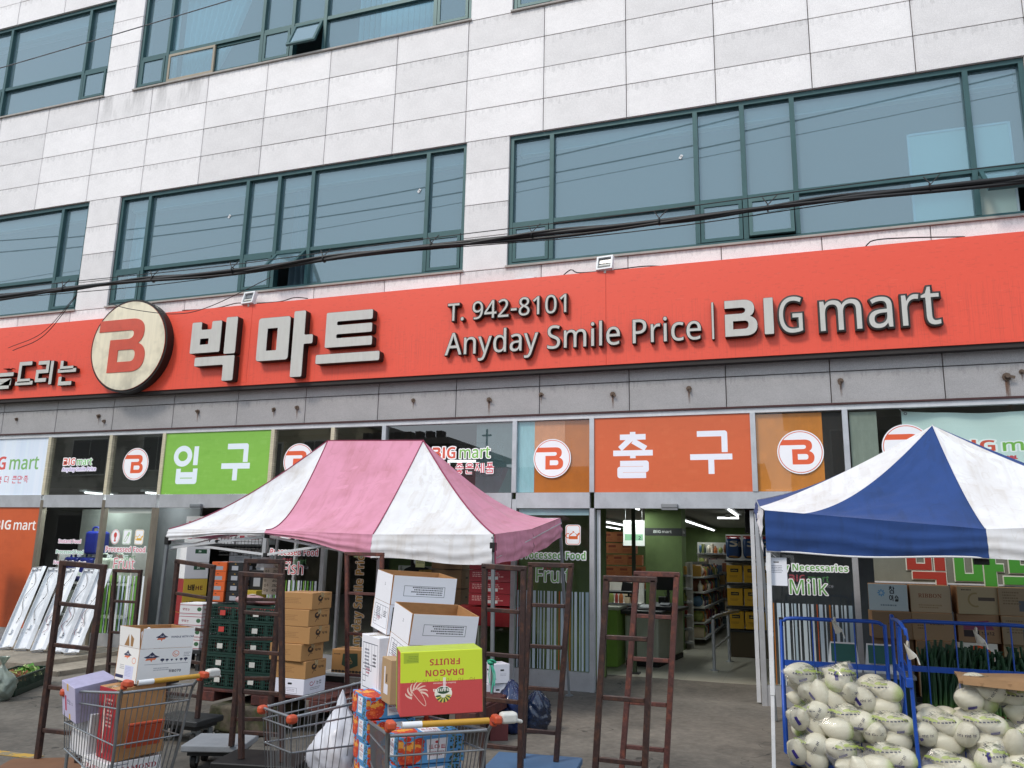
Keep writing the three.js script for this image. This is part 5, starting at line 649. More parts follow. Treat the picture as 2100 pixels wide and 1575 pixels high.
// ================================================================ SHOPPING CARTS
function shoppingCart(label, rear, dir, o = {}) { // rear: ground point under the handle; dir: towards the front
  const c = thing('shopping_cart', label, 'shopping cart', [rear[0], 0, rear[1]], Math.atan2(dir[0], dir[1])); const L = o.L ?? 0.74, wr = o.w ?? 0.43, wf = wr * 0.74, hr = 0.9, hf = 0.82, br = 0.43, bf = 0.52;
  const P = (s, t, k) => [s * lerp(lerp(wr, wf, t), lerp(wr, wf, t) * 0.84, 1 - k) / 2, lerp(lerp(br, bf, t), lerp(hr, hf, t), k), lerp(0, L, t) + (1 - k) * lerp(0.1, -0.03, t)];
  const ringAt = (k, r) => [[-1, 1], [1, 1]].length && [bar(P(-1, 0, k), P(-1, 1, k), r), bar(P(1, 0, k), P(1, 1, k), r), bar(P(-1, 1, k), P(1, 1, k), r), bar(P(-1, 0, k), P(1, 0, k), r)];
  part(c, 'rim', ringAt(1, 0.0075), M.chrome); const mid = part(c, 'basket_rail', [0.83, 0.45, 0].map((k) => ringAt(k, 0.0045)), M.chrome);
  const wires = (f, n) => { const out = []; for (let i = 0; i <= n; i++) out.push(f(i / n)); return out; }; const st = (m) => { m.userData.kind = 'stuff'; return m; };
  for (const s of [-1, 1]) st(part(c, 'side_wires', wires((t) => bar(P(s, t, 0), P(s, t, 1), 0.0024, 4), 18), M.chrome));
  st(part(c, 'front_wires', wires((t) => bar(P(-1 + 2 * t, 1, 0), P(-1 + 2 * t, 1, 1), 0.0024, 4), 9), M.chrome)); st(part(c, 'rear_wires', wires((t) => bar(P(-1 + 2 * t, 0, 0), P(-1 + 2 * t, 0, 1), 0.0024, 4), 12), M.chrome));
  st(part(c, 'floor_wires', [wires((t) => bar(P(-1 + 2 * t, 0, 0), P(-1 + 2 * t, 1, 0), 0.0024, 4), 9), wires((t) => bar(P(-1, t, 0), P(1, t, 0), 0.0024, 4), 8)], M.chrome));
  const hx = wr / 2 + 0.015; part(c, 'handle', bar([-hx + 0.04, 0.955, -0.09], [hx - 0.04, 0.955, -0.09], 0.0125, 10), M.yellow); part(c, 'handle_sleeve', bar([hx - 0.12, 0.955, -0.09], [hx - 0.04, 0.955, -0.09], 0.0131, 10), M.white);
  for (const s of [-1, 1]) { each(c, 'handle_cap', [rb(0.036, 0.034, 0.065, 0.011, s * hx, 0.955, -0.072), rb(0.028, 0.04, 0.035, 0.01, s * hx, 0.94, -0.035)], M.orange); part(c, 'handle_arm', tube([[s * hx, 0.94, -0.03], [s * (hx - 0.01), 0.86, 0.02], [s * wr * 0.46, 0.62, 0.05], [s * wr * 0.42, 0.42, 0.1]], 0.0085, 6), M.chrome); part(c, 'bumper', rb(0.045, 0.045, 0.055, 0.018, P(s, 1, 1)[0], P(s, 1, 1)[1] - 0.008, L), M.orange); }
  part(c, 'coin_lock', [rb(0.075, 0.045, 0.05, 0.014, -hx - 0.05, 0.96, -0.075), bar([-hx - 0.07, 0.95, -0.06], [-hx - 0.13, 0.93, -0.02], 0.008)], M.offwhite);
  part(c, 'child_seat', [rb(wr * 0.5, 0.11, 0.01, 0.005, 0, 0.66, 0.1, -0.2), rb(wr * 0.5, 0.014, 0.02, 0.005, 0, 0.722, 0.088)], o.seat ?? M.orange);
  part(c, 'chassis', [[-1, 1].map((s) => tube([[s * wr * 0.42, 0.42, 0.1], [s * wr * 0.44, 0.22, 0.02], [s * wr * 0.42, 0.16, 0.12], [s * wf * 0.45, 0.15, L]], 0.011, 6)), bar([-wr * 0.42, 0.16, 0.12], [wr * 0.42, 0.16, 0.12], 0.01), bar([-wf * 0.45, 0.15, L], [wf * 0.45, 0.15, L], 0.01), [-1, 1].map((s) => bar([s * wf * 0.42, 0.15, L * 0.9], [s * wf * 0.4, 0.5, L * 0.92], 0.009))], M.chrome);
  for (const s of [-1, 1]) for (const z of [0.1, L - 0.05]) { const x = s * (z > 0.3 ? wf : wr) * 0.43; const w = part(c, 'castor', cyl(0.05, 0.05, 0.026, 16, x, 0.05, z, 0, 0, Math.PI / 2), M.rubber); part(w, 'fork', [bx(0.04, 0.09, 0.04, x, 0.105, z)], M.zinc); }
  return c;
}
shoppingCart('shopping cart at the left loaded with an open white carton', [-3.15, 6.42], [-0.94, -0.33], { w: 0.38 });
shoppingCart('empty looking shopping cart with a white plastic sack in the middle', [-2.13, 5.66], [-0.47, 0.88], { w: 0.42, L: 0.76 });
shoppingCart('shopping cart at the bottom centre under the dragon fruit box', [-1.41, 6.77], [-0.64, -0.77], { w: 0.41, seat: std({ color: 0xc23c30, roughness: 0.45 }) });

// ---------------------------------------------------------------- loads in the carts
const logo = (g, x, y, k, c = '#2a2f4a') => { g.fillStyle = c; g.beginPath(); g.moveTo(x - 70 * k, y); g.lineTo(x - 30 * k, y - 18 * k); g.lineTo(x, y - 50 * k); g.lineTo(x + 30 * k, y - 18 * k); g.lineTo(x + 70 * k, y); g.lineTo(x + 30 * k, y + 8 * k); g.lineTo(x - 40 * k, y + 10 * k); g.fill(); g.fillStyle = '#d8704a'; g.beginPath(); g.moveTo(x - 54 * k, y + 30 * k); g.lineTo(x - 44 * k, y + 12 * k); g.lineTo(x + 44 * k, y + 8 * k); g.lineTo(x + 30 * k, y + 26 * k); g.lineTo(x + 10 * k, y + 26 * k); g.lineTo(x, y + 48 * k); g.lineTo(x - 10 * k, y + 28 * k); g.fill(); g.fillStyle = '#e8e8ee'; g.font = `bold ${18 * k}px serif`; g.fillText('fruit', x - 20 * k, y - 4 * k); };
{
  const fr = pm(facePrint(512, 360, '#e3e2e0', (g) => { logo(g, 120, 90, 1.1); g.strokeStyle = '#d8704a'; g.lineWidth = 6; g.beginPath(); g.arc(350, 62, 30, 0, 7); g.stroke(); g.beginPath(); g.arc(352, 62, 14, 0, 4); g.stroke(); g.fillStyle = '#2a2f4a'; for (let i = 0; i < 6; i++) { const s = i < 3 ? 1 - i * 0.22 : 0.55 + (i - 3) * 0.22, x = 225 + i * 46; g.beginPath(); g.ellipse(x, 128 - 6 * s, 20 * s, 14 * s, 0, 0, 7); g.fill(); g.fillRect(x - 3, 128, 6, 22 * s); } g.fillRect(60, 165, 420, 3); rows(g, 150, 205, 180, 2, 13, '#9a9aa0'); g.font = 'bold 40px sans-serif'; g.fillStyle = '#1e2230'; g.fillText('HB070', 300, 260); rows(g, 430, 50, 60, 3, 12, '#9a9aa0'); }));
  const fl = pm(facePrint(512, 200, '#ebeae8', (g) => { logo(g, 190, 90, 0.9); g.font = 'bold 26px sans-serif'; g.fillStyle = '#2a2f4a'; g.fillText('HANDLE WITH CARE', 280, 100); }));
  const sd = pm(facePrint(360, 360, '#e3e2e0', (g) => { logo(g, 170, 80, 1); g.strokeStyle = '#d8704a'; g.lineWidth = 6; g.beginPath(); g.arc(290, 130, 30, 0, 7); g.stroke(); rows(g, 60, 190, 80, 3, 12, '#9a9aa0'); g.fillStyle = '#c7cbe6'; g.fillRect(150, 190, 150, 150); rows(g, 165, 205, 110, 7, 10, '#a4a8cc'); g.fillStyle = '#2a2f5a'; g.fillRect(0, 300, 140, 34); }));
  const sf = pm(facePrint(360, 200, '#e3e2e0', (g) => { g.fillStyle = '#9a7448'; g.beginPath(); g.moveTo(90, 190); g.lineTo(170, 70); g.lineTo(180, 190); g.fill(); g.beginPath(); g.moveTo(200, 190); g.lineTo(205, 70); g.lineTo(260, 110); g.lineTo(240, 190); g.fill(); }));
  openBox('fruit_box', 'open white fruit carton with dark orange crest on top of the left shopping cart', [-3.4, 0.9, 6.2], 1.2, 0.3, 0.175, 0.25, { front: fr, side: sd, flap: fl, leftFlap: sf, frontFlap: fl, left: sd }, 0.105, { tilt: { front: 0.06, left: 0.1, back: -0.12, right: -0.15 }, rz: -0.03 });
  const paper = thing('paper_roll', 'crumpled white paper sticking out of the open fruit carton', 'paper', [-3.5, 1.08, 6.15]); part(paper, 'sheet', place(new THREE.CylinderGeometry(0.035, 0.05, 0.14, 9, 3, true), 0, 0.02, 0, 0.4, 0, 0.8), M.card); part(paper, 'fold', place(new THREE.CylinderGeometry(0.02, 0.035, 0.08, 7, 2, true), 0.03, 0.05, 0.01, 0.2, 0, 0.9), M.card);
  const vioP = std({ color: 0xaaa5c2, roughness: 0.6, map: grime }); const vio = (d) => !d ? vioP : pm(facePrint(300, 300, '#b9b4cf', (g) => { if (d) { g.fillStyle = '#b02a48'; g.fillRect(70, 110, 34, 130); g.fillStyle = '#3a3550'; g.font = '30px sans-serif'; g.strokeStyle = '#3a3550'; hang(g, '운송', 120, 130, 40, 0.1); g.fillText('SS', 215, 164); g.fillStyle = '#c9a24a'; g.fillRect(120, 0, 40, 60); g.fillRect(150, 250, 36, 50); } }));
  carton('violet_box', 'tilted pale violet parcel taped with yellow in the left shopping cart', [-3.76, 0.7, 6.24], 1.1, 0.22, 0.19, 0.24, { all: vio(0), left: vio(1), front: vio(0) }, { rz: 0.16, rx: 0.06, tape: false });
  const wl = M.card;
  carton('white_box', 'plain white carton with a pale blue line at the front of the left shopping cart', [-3.72, 0.5, 6.21], 1.22, 0.2, 0.22, 0.22, { all: wl }, { tape: false });
  carton('kraft_box', 'tall brown carton with red side standing in the left shopping cart', [-3.43, 0.53, 6.27], 1.2, 0.27, 0.36, 0.2, { all: M.kraft, left: pm(facePrint(200, 400, '#a3262f', (g) => { g.fillStyle = '#e2d5c8'; g.fillRect(60, 30, 14, 340); rows(g, 90, 60, 70, 8, 14, '#d8b0a8'); })) }, { rz: 0.06 });
  const di = pm(facePrint(420, 140, '#e6e6e6', (g) => { g.fillStyle = '#a52a38'; g.font = 'bold 62px serif'; g.fillText('DIAMOND', 60, 96); g.fillStyle = '#7a7f96'; g.fillRect(40, 22, 120, 8); }));
  carton('diamond_box', 'low white carton lettered DIAMOND at the bottom of the left shopping cart', [-3.48, 0.445, 6.27], 1.2, 0.29, 0.075, 0.3, { all: M.card, front: di, left: di }, { tape: false });
  // tomato boxes
  const tb = (k) => pm(facePrint(400, 240, '#4f8fc4', (g) => { for (let i = 0; i < 60; i++) { const x = 10 + rnd() * 130, y = 20 + rnd() * 210; g.fillStyle = ['#b8321e', '#d8622a', '#c9471f', '#e09a3a'][Math.floor(rnd() * 4)]; g.beginPath(); g.arc(x, y, 18 + rnd() * 8, 0, 7); g.fill(); g.fillStyle = 'rgba(255,220,180,0.35)'; g.beginPath(); g.arc(x - 5, y - 6, 5, 0, 7); g.fill(); } g.fillStyle = '#dfe2e8'; g.beginPath(); g.moveTo(170, 30); g.lineTo(300, 20); g.lineTo(290, 200); g.lineTo(180, 210); g.fill(); g.strokeStyle = '#a8424a'; hang(g, '토마토', 184, 80, 36, 0.14); g.fillStyle = '#b8323a'; g.beginPath(); g.arc(235, 56, 12, 0, 7); g.fill(); rows(g, 190, 136, 90, 3, 10, '#a87a80'); g.fillStyle = '#39513a'; for (let i = 0; i < 60; i++) { g.fillStyle = ['#2c3f2c', '#4a6a44', '#20301f'][i % 3]; g.fillRect(310 + rnd() * 80, rnd() * 240, 12, 16); } g.fillStyle = '#25405c'; if (k) g.fillRect(150, 214, 160, 26); }));
  const T1 = tb(0), T2 = T1, ry = 0.72, NM = ['bottom', 'second', 'third', 'fourth'];
  for (let i = 0; i < 3; i++) carton('tomato_box', `tomato printed carton, ${NM[i]} layer behind the wire rear panel under the dragon fruit box`, [-1.62 + 0.01 * i, 0.5 + i * 0.116, 6.5], ry, 0.3, 0.112, 0.22, { all: T1, front: T2, left: T1 }, { tape: false });
  for (let i = 0; i < 4; i++) carton('tomato_box', `tomato printed carton, ${NM[i]} layer of the rear stack under the leaning white carton`, [-1.94 - 0.01 * i, 0.52 + i * 0.105, 6.2], ry + 0.05, 0.24, 0.1, 0.26, { all: T2, front: T1, left: T1 }, { tape: false });
  // white box stack
  const frm = (g, x, y, w, h) => { g.save(); g.translate(x + w / 2, y + h / 2); g.rotate(Math.PI); g.strokeStyle = '#44464c'; g.lineWidth = 3; g.strokeRect(-w / 2, -h / 2, w, h); rows(g, -w / 2 + 18, -h / 2 + 14, w - 60, 4, h / 7, '#3a3c42'); g.restore(); };
  const wf = pm(facePrint(512, 240, '#e8e8ee', (g) => frm(g, 90, 80, 330, 84))), wb = pm(facePrint(512, 240, '#e6e6ec', (g) => { g.fillStyle = '#15140f'; g.fillRect(24, 18, 440, 222); g.fillStyle = '#77702e'; g.beginPath(); g.ellipse(240, 150, 120, 110, 0, 0, 7); g.fill(); g.fillStyle = '#e8e8ea'; g.font = 'bold 34px sans-serif'; g.save(); g.translate(110, 52); g.rotate(Math.PI); g.fillText('Ripe', -20, 12); g.restore(); }));
  const ws = pm(facePrint(300, 260, '#e6e6ec', (g) => { g.fillStyle = '#2a2c34'; g.font = '34px sans-serif'; g.fillText('2', 165, 110); })), wt = pm(facePrint(300, 320, '#e6e6ec', (g) => { g.strokeStyle = '#3d4052'; g.lineWidth = 3; g.strokeRect(30, 40, 250, 230); for (let i = 1; i < 5; i++) { g.strokeRect(30, 40, 50 * i, 230 - i * 30); } rows(g, 60, 70, 90, 6, 12, '#4a4d60'); rows(g, 200, 90, 66, 4, 12, '#30323c'); rows(g, 90, 170, 60, 2, 12, '#b0566a'); }));
  const wl2 = wt;
  openBox('white_carton', 'upper white carton with open flaps at the back of the tall stack', [-1.99, 1.2, 5.88], 0.85, 0.37, 0.15, 0.24, { front: wb, side: wt, flap: wf, frontFlap: wf, leftFlap: ws, left: wt }, 0.15, { tilt: { front: 0.0, left: 0.02, back: 0.02, right: 0.0 }, rz: -0.05, rx: 0.1 });
  openBox('white_carton', 'front white carton with open flaps and black print over the dragon fruit box', [-1.755, 1.03, 6.16], 0.84, 0.355, 0.17, 0.25, { front: wb, side: wt, flap: wf, frontFlap: wf, leftFlap: ws, left: wt }, 0.145, { tilt: { front: -0.02, left: 0.03, back: 0.02, right: 0.0 }, rz: -0.06, rx: 0.17 });
  carton('white_carton', 'lower white carton lying at the left of the tall stack', [-2.05, 0.88, 6.02], 0.85, 0.18, 0.31, 0.26, { all: M.card, left: wl2 }, { rz: 0.03 });
  carton('white_carton', 'slim white carton leaning under the stack beside the brown board', [-1.98, 0.93, 6.06], 0.75, 0.05, 0.24, 0.22, { all: M.kraft, left: M.card }, { rz: 0.02, tape: false });
  const kb = pm(facePrint(200, 260, '#ab8d68', (g) => { g.fillStyle = '#d9d9e2'; g.fillRect(60, 50, 26, 160); g.fillRect(60, 150, 90, 60); g.fillStyle = '#3a2c20'; g.fillRect(110, 90, 20, 50); }));
  carton('brown_carton', 'flattened brown carton squeezed between the white stack and the dragon fruit box', [-1.8, 0.92, 6.3], 0.75, 0.2, 0.2, 0.16, { all: kb }, { tape: false });
  const df = pm(facePrint(768, 640, '#c54a4a', (g) => { const W = 768, H = 640; g.save(); g.translate(W, H); g.rotate(Math.PI); // printed upside down
    g.fillStyle = '#cbdc3a'; g.fillRect(0, H * 0.52, W, H * 0.48); g.fillStyle = '#b8423f'; g.font = 'bold 88px sans-serif'; g.fillText('DRAGON', 170, H * 0.7); g.fillText('FRUITS', 205, H * 0.87); g.strokeStyle = 'rgba(90,40,20,0.5)'; g.lineWidth = 3; g.font = '46px sans-serif'; g.fillStyle = 'rgba(120,60,30,0.55)'; for (let i = 0; i < 6; i++) g.fillText('FD', 70 + i * 110, H * 0.555); g.fillStyle = '#a4b834'; g.fillRect(W - 170, H * 0.82, 140, 100); rows(g, W - 160, H * 0.84, 110, 4, 11, '#7f9430');
    g.strokeStyle = '#e8c9b8'; g.lineWidth = 5; g.beginPath(); for (let i = 0; i < 26; i++) { const t = i / 25 * 5.2; g.lineTo(W - 150 + Math.cos(t) * (40 + i * 3), 200 + Math.sin(t * 1.3) * (60 + i * 2.5)); } g.stroke(); g.fillStyle = '#e8c9b8'; for (let i = 0; i < 8; i++) { const a = -0.5 + i * 0.42; g.beginPath(); g.moveTo(W - 150 + 50 * Math.cos(a), 200 + 70 * Math.sin(a)); g.quadraticCurveTo(W - 150 + 120 * Math.cos(a + 0.5), 200 + 130 * Math.sin(a + 0.5), W - 150 + 110 * Math.cos(a + 0.9), 190 + 150 * Math.sin(a + 0.8)); g.quadraticCurveTo(W - 150 + 90 * Math.cos(a + 0.5), 200 + 100 * Math.sin(a + 0.5), W - 150 + 40 * Math.cos(a + 0.3), 200 + 60 * Math.sin(a + 0.3)); g.fill(); }
    g.fillStyle = '#e9e6d8'; g.beginPath(); g.ellipse(370, 210, 82, 74, 0, 0, 7); g.fill(); g.fillStyle = '#2f4a34'; g.beginPath(); g.ellipse(370, 240, 60, 36, 0, 0, 7); g.fill(); for (let i = 0; i < 12; i++) { g.save(); g.translate(370, 190); g.rotate(-1.5 + i * 0.27); g.fillStyle = i % 2 ? '#3b5a38' : '#c9c05a'; g.beginPath(); g.ellipse(0, -48, 9, 26, 0, 0, 7); g.fill(); g.restore(); } g.fillStyle = '#f2efe4'; g.font = 'bold 50px serif'; g.fillText('manna', 292, 258); g.font = 'italic 20px serif'; g.fillText('Product from Vietnam', 250, 320); g.restore(); g.fillStyle = 'rgba(235,230,235,0.8)'; g.fillRect(395, 270, 26, 120); }), 0.45);
  const ds = pm(facePrint(300, 600, '#c54a4a', (g) => { g.fillStyle = '#9cae3a'; g.fillRect(0, 0, 110, 600); g.fillStyle = '#59643a'; g.fillRect(70, 0, 40, 600); g.save(); g.translate(200, 520); g.rotate(-Math.PI / 2); g.fillStyle = '#d8b0a8'; g.font = '34px serif'; g.fillText('Product from Vietnam', 0, 0); g.restore(); }), 0.5);
  carton('dragon_fruit_box', 'yellow green and red dragon fruit carton standing upside down on the cart handle', [-1.465, 0.965, 6.66], 0.55, 0.345, 0.255, 0.2, { all: ds, front: df, left: ds, top: plastic(0xb9cc3a) }, { rz: 0.04, rx: 0.0, tape: false });
}
// white sack in the middle cart
function sack(name, label, cat, pos, s, m, o = {}) { const b = thing(name, label, cat, pos, o.ry ?? 0); const g = new THREE.SphereGeometry(1, 44, 34), p = g.attributes.position; for (let i = 0; i < p.count; i++) { let x = p.getX(i), y = p.getY(i), z = p.getZ(i); const t = (y + 1) / 2, n = fbm(Math.atan2(z, x) * 2.2 + 9 + (o.ph ?? 0), y * 2.4 + 5, 64, 4) - 0.5, cr = Math.abs(fbm(x * 3 + 7 + (o.ph ?? 0), y * 3 + z * 2 + 9, 64, 3) - 0.5); const neck = 1 - (o.neck ?? 0.75) * sstep(o.n0 ?? 0.45, 0.98, t); const k = neck * (1 + 0.3 * n - 0.75 * cr + 0.1 * (fbm(x * 9 + 5, y * 9 + z * 6 + 5, 64, 2) - 0.5) + (t > 0.9 ? 0.12 * Math.sin(Math.atan2(z, x) * 9) : 0)); p.setXYZ(i, x * k * s[0], (Math.max(-0.8, y) + 0.8) / 1.8 * s[1] * (1 + 0.1 * n), z * k * s[2]); } g.computeVertexNormals(); part(b, 'bag', g, m); if (o.tie) part(b, 'tied_neck', [place(new THREE.ConeGeometry(s[0] * 0.34, s[1] * 0.28, 9, 3, true), 0.01, s[1] * 1.08, 0, Math.PI)], m); return b; }
const sackM = phy({ color: 0xd9dbe4, roughness: 0.35, sheen: 0.3, transmission: 0.15, thickness: 0 });
sack('plastic_sack', 'crumpled white plastic sack in the middle shopping cart', 'sack', [-2.3, 0.47, 6.02], [0.2, 0.42, 0.17], sackM, { n0: 0.2, neck: 0.85, ph: 3 });
{ const b = thing('snack_pack', 'pale pink printed packet under the white sack in the middle cart', 'packet', [-2.2, 0.5, 6.1], 0.6); part(b, 'bag', sph(0.12, 1.1, 0.28, 0.8, 0, 0, 0), pm(facePrint(200, 120, '#c99a8c', (g) => { for (let i = 0; i < 20; i++) { g.fillStyle = ['#e8c8b8', '#9a5a4c', '#d8b090'][i % 3]; g.beginPath(); g.arc(rnd() * 200, rnd() * 120, 12, 0, 7); g.fill(); } }), 0.35), true); part(b, 'seal', bx(0.02, 0.004, 0.14, 0.135, 0, 0), M.red); }

// ================================================================ PALLETS, CRATES AND CARTONS UNDER THE PINK TENT
{
  const moss = dtex(256, 256, (u, v, x, y) => { const n = fbm(u * 10, v * 10, 10, 5), k = sstep(0.5, 0.72, fbm(u * 5 + 3, v * 5, 5, 4)), f = LAT[(x * 5 + y * 77) & 65535]; const b = 0.8 + 0.5 * (n - 0.5) + 0.15 * (f - 0.5); return [lerp(104, 70, k) * b, lerp(94, 72, k) * b, lerp(78, 42, k) * b]; }, false, 1.6);
  const mossM = std({ map: moss, roughness: 0.95, bumpMap: rough1, bumpScale: 0.01 });
  const block = (l, x, z, w, d) => { const b = thing('concrete_block', l, 'block', [x, 0, z]); const g = new RoundedBoxGeometry(w, 0.23, d, 6, 0.03), p = g.attributes.position; for (let i = 0; i < p.count; i++) { const n = fbm(p.getX(i) * 7 + 20, p.getY(i) * 7 + p.getZ(i) * 5 + 20, 256, 3) - 0.5; p.setXYZ(i, p.getX(i) + 0.02 * n, p.getY(i), p.getZ(i) + 0.03 * n); } g.computeVertexNormals(); part(b, 'body', g.translate(0, 0.115, 0), mossM); part(b, 'chipped_edge', [0, 1, 2].map((i) => new THREE.IcosahedronGeometry(0.02 + 0.006 * i, 0).translate(-w / 2 + 0.14 + 0.2 * i, 0.012, d / 2 + 0.03)), mossM); };
  block('mossy concrete block under the left end of the red pallet', -4.76, 3.28, 0.62, 0.62); block('mossy concrete block under the pallet behind the middle shopping cart', -3.4, 3.15, 0.8, 0.5);
  const st = thing('stone', 'pale round stone beside the mossy concrete block', 'stone', [-5.0, 0, 3.72]); part(st, 'body', new THREE.IcosahedronGeometry(0.09, 2).scale(1.1, 0.8, 0.9).translate(0, 0.065, 0), std({ color: 0xb5ada0, roughness: 0.9, map: grime })); part(st, 'chip', new THREE.IcosahedronGeometry(0.03, 0).translate(0.12, 0.02, 0.03), std({ color: 0xa59d90, roughness: 0.9 }));
  const palM = std({ map: rust, color: new THREE.Color(1.45, 0.75, 0.72), roughness: 0.7 });
  const pallet = (l, x, z, w, d, y) => { const p = thing('pallet', l, 'pallet', [x, y, z]); for (let i = 0; i < 6; i++) part(p, 'board', rb(w, 0.022, d / 6 - 0.02, 0.004, 0, 0.1, -d / 2 + (i + 0.5) * d / 6), palM); for (const a of [-1, 0, 1]) part(p, 'runner', rb(w * 0.11 + 0.05, 0.084, d, 0.006, a * (w / 2 - 0.08), 0.046, 0), palM); return p; };
  pallet('red pallet on the concrete block under the green crates', -4.6, 3.06, 1.36, 0.86, 0.232); pallet('red pallet right of the carton stack behind the middle cart', -3.2, 2.95, 1.25, 0.9, 0.232);
  // green crates
  const crate = (name, label, w, h, d, group, m = M.green) => { const c = thing(name, label, 'crate', [0, 0, 0], 0, group); each(c, 'rim', [bx(w, 0.02, 0.018, 0, h - 0.01, d / 2 - 0.009), bx(w, 0.02, 0.018, 0, h - 0.01, -d / 2 + 0.009), bx(0.018, 0.02, d - 0.037, w / 2 - 0.009, h - 0.01, 0), bx(0.018, 0.02, d - 0.037, -w / 2 + 0.009, h - 0.01, 0)], m);
    const face = (L, f) => { const g = []; g.push(f(0, h * 0.06, L, h * 0.12)); for (const y of [0.3, 0.52, 0.74]) g.push(f(0, h * y, L, 0.008)); const n = Math.round(L / 0.025); for (let i = 0; i <= n; i++) g.push(f(-L / 2 + i * L / n, h * 0.5, i % 5 ? 0.007 : 0.03, h - 0.045)); return g; };
    for (const s of [-1, 1]) { part(c, 'lattice_side', face(w - 0.006, (x, y, a, b) => bx(a, b, 0.007 + a * 0.001, x, y, s * (d / 2 - 0.008))), m); part(c, 'lattice_side', face(d - 0.05, (x, y, a, b) => bx(0.007 + a * 0.001, b, a, s * (w / 2 - 0.008), y, x)), m); }
    part(c, 'base', bx(w - 0.02, 0.01, d - 0.02, 0, 0.006, 0), m); return c; };
  const RN = ['lowest', 'second', 'third', 'fourth', 'top']; const cA = {};
  [[-5.09, 0.39], [-4.72, 0.32]].forEach(([x, w], c) => { for (let r = 0; r < 5; r++) { let k; const label = `dark green lattice crate, ${RN[r]} one of the ${c ? 'right' : 'left'} stack on the red pallet`; if (!cA[c]) { k = crate('crate', label, w, 0.146, 0.36, 'green crates stacked on the red pallet'); cA[c] = k; } else { k = cA[c].clone(); k.name = numbered('crate'); scene.add(k); tag(k, label, 'crate', 'green crates stacked on the red pallet'); } k.position.set(x + rr(-0.008, 0.008), 0.346 + r * 0.149, 3.26 + rr(-0.01, 0.01)); k.rotation.y = rr(-0.02, 0.02);
    const f = thing('net_bag', `red net bag of produce inside the ${RN[r]} green crate of the ${c ? 'right' : 'left'} stack`, 'net bag', [x, 0.366 + r * 0.149, 3.26], 0, 'net bags inside the green crates'); each(f, 'net', [-0.09, 0.05].flatMap((q) => [sph(0.075, 1.1, 0.75, 1.1, q, 0.06, 0.07), sph(0.07, 1.1, 0.75, 1.1, q + 0.02, 0.055, -0.08)]), std({ color: r % 2 ? 0x7d4a4c : 0xa33a38, roughness: 0.8, map: weave })); part(f, 'label_card', bx(0.06, 0.045, 0.002, -0.03, 0.055, 0.186), r > 2 && c === 0 ? M.red : M.offwhite); } });
  { const f = thing('net_bag', 'pale pink net bag lying on top of the left green crate stack', 'net bag', [-4.95, 1.095, 3.25]); part(f, 'net', [sph(0.12, 1.3, 0.4, 0.9, -0.02, 0.035, 0), sph(0.1, 1.4, 0.3, 0.9, 0.2, 0.028, 0.02)], std({ color: 0xd9b2b4, roughness: 0.7, map: weave })); part(f, 'label_card', bx(0.05, 0.002, 0.04, 0.02, 0.088, 0.02), M.card); }
  // brown carton stack
  const kf = pm(facePrint(420, 190, '#a67c4c', (g) => rows(g, 60, 60, 220, 4, 12, 'rgba(120,84,50,0.6)'))), kr = pm(facePrint(320, 190, '#a87e4e', (g) => { g.fillStyle = '#2a1c12'; g.beginPath(); g.ellipse(130, 66, 40, 36, 0, 0, 7); g.fill(); g.fillStyle = '#a87e4e'; g.beginPath(); g.ellipse(130, 62, 16, 12, 0, 0, 7); g.fill(); g.strokeStyle = '#2a1c12'; g.lineWidth = 7; g.beginPath(); g.moveTo(104, 140); g.quadraticCurveTo(130, 90, 160, 118); g.stroke(); hang(g, '과일과일', 190, 66, 26, 0.16, 0.8); rows(g, 240, 20, 50, 1, 10, '#6a4a2c'); }));
  for (let i = 0; i < 5; i++) carton('brown_carton', `brown carton with black fruit emblem, ${RN[i]} of the stack over the white one`, [-4.35 + [0.0, -0.03, 0.015, 0.0, 0.01][i], 0.482 + i * 0.1495, 3.28 + [0, 0.02, 0, 0, -0.01][i]], [0.02, -0.03, 0.03, 0.0, 0.04][i] - 0.04, 0.35, 0.147, 0.33, { all: M.kraft, front: kf, right: kr }, { group: 'brown cartons with fruit emblem' });
  carton('white_carton', 'white carton with red pepper mark under the brown carton stack', [-4.35, 0.346, 3.28], -0.04, 0.35, 0.134, 0.33, { all: M.card, front: pm(facePrint(420, 170, '#dcdce8', (g) => { g.fillStyle = '#16161c'; g.beginPath(); g.roundRect(210, 40, 56, 22, 10); g.fill(); g.strokeStyle = '#70727e'; g.lineWidth = 3; g.strokeRect(190, 96, 140, 60); rows(g, 200, 108, 100, 2, 12, '#a8a2b0'); })), right: pm(facePrint(320, 170, '#d8d8e2', (g) => { g.strokeStyle = '#a03a4a'; g.lineWidth = 7; g.beginPath(); g.ellipse(110, 60, 24, 20, 0.4, 0, 5.2); g.moveTo(120, 76); g.quadraticCurveTo(150, 60, 160, 34); g.stroke(); g.strokeStyle = '#555'; hang(g, '농협', 180, 34, 42, 0.1); rows(g, 90, 100, 160, 2, 12, '#8a8a92'); })) }, { tape: false });
  carton('printed_carton', 'brown carton with dark green print on the right red pallet', [-4.24, 0.43, 2.5], 0.02, 0.34, 0.22, 0.26, { all: M.kraft, front: pm(facePrint(360, 230, '#a87c4a', (g) => { g.fillStyle = '#2c4030'; g.beginPath(); g.moveTo(130, 40); g.lineTo(300, 30); g.lineTo(310, 150); g.lineTo(210, 190); g.lineTo(120, 150); g.fill(); g.strokeStyle = '#a87c4a'; g.lineWidth = 6; g.beginPath(); g.arc(200, 100, 26, 0, 7); g.arc(225, 120, 16, 0, 7); g.stroke(); g.fillStyle = '#2a2018'; for (let i = 0; i < 9; i++) { g.beginPath(); g.ellipse(20 + i * 40, 214, 20, 12, 0, 0, 7); g.fill(); } rows(g, 24, 40, 70, 1, 14, '#4a3a28'); })) });
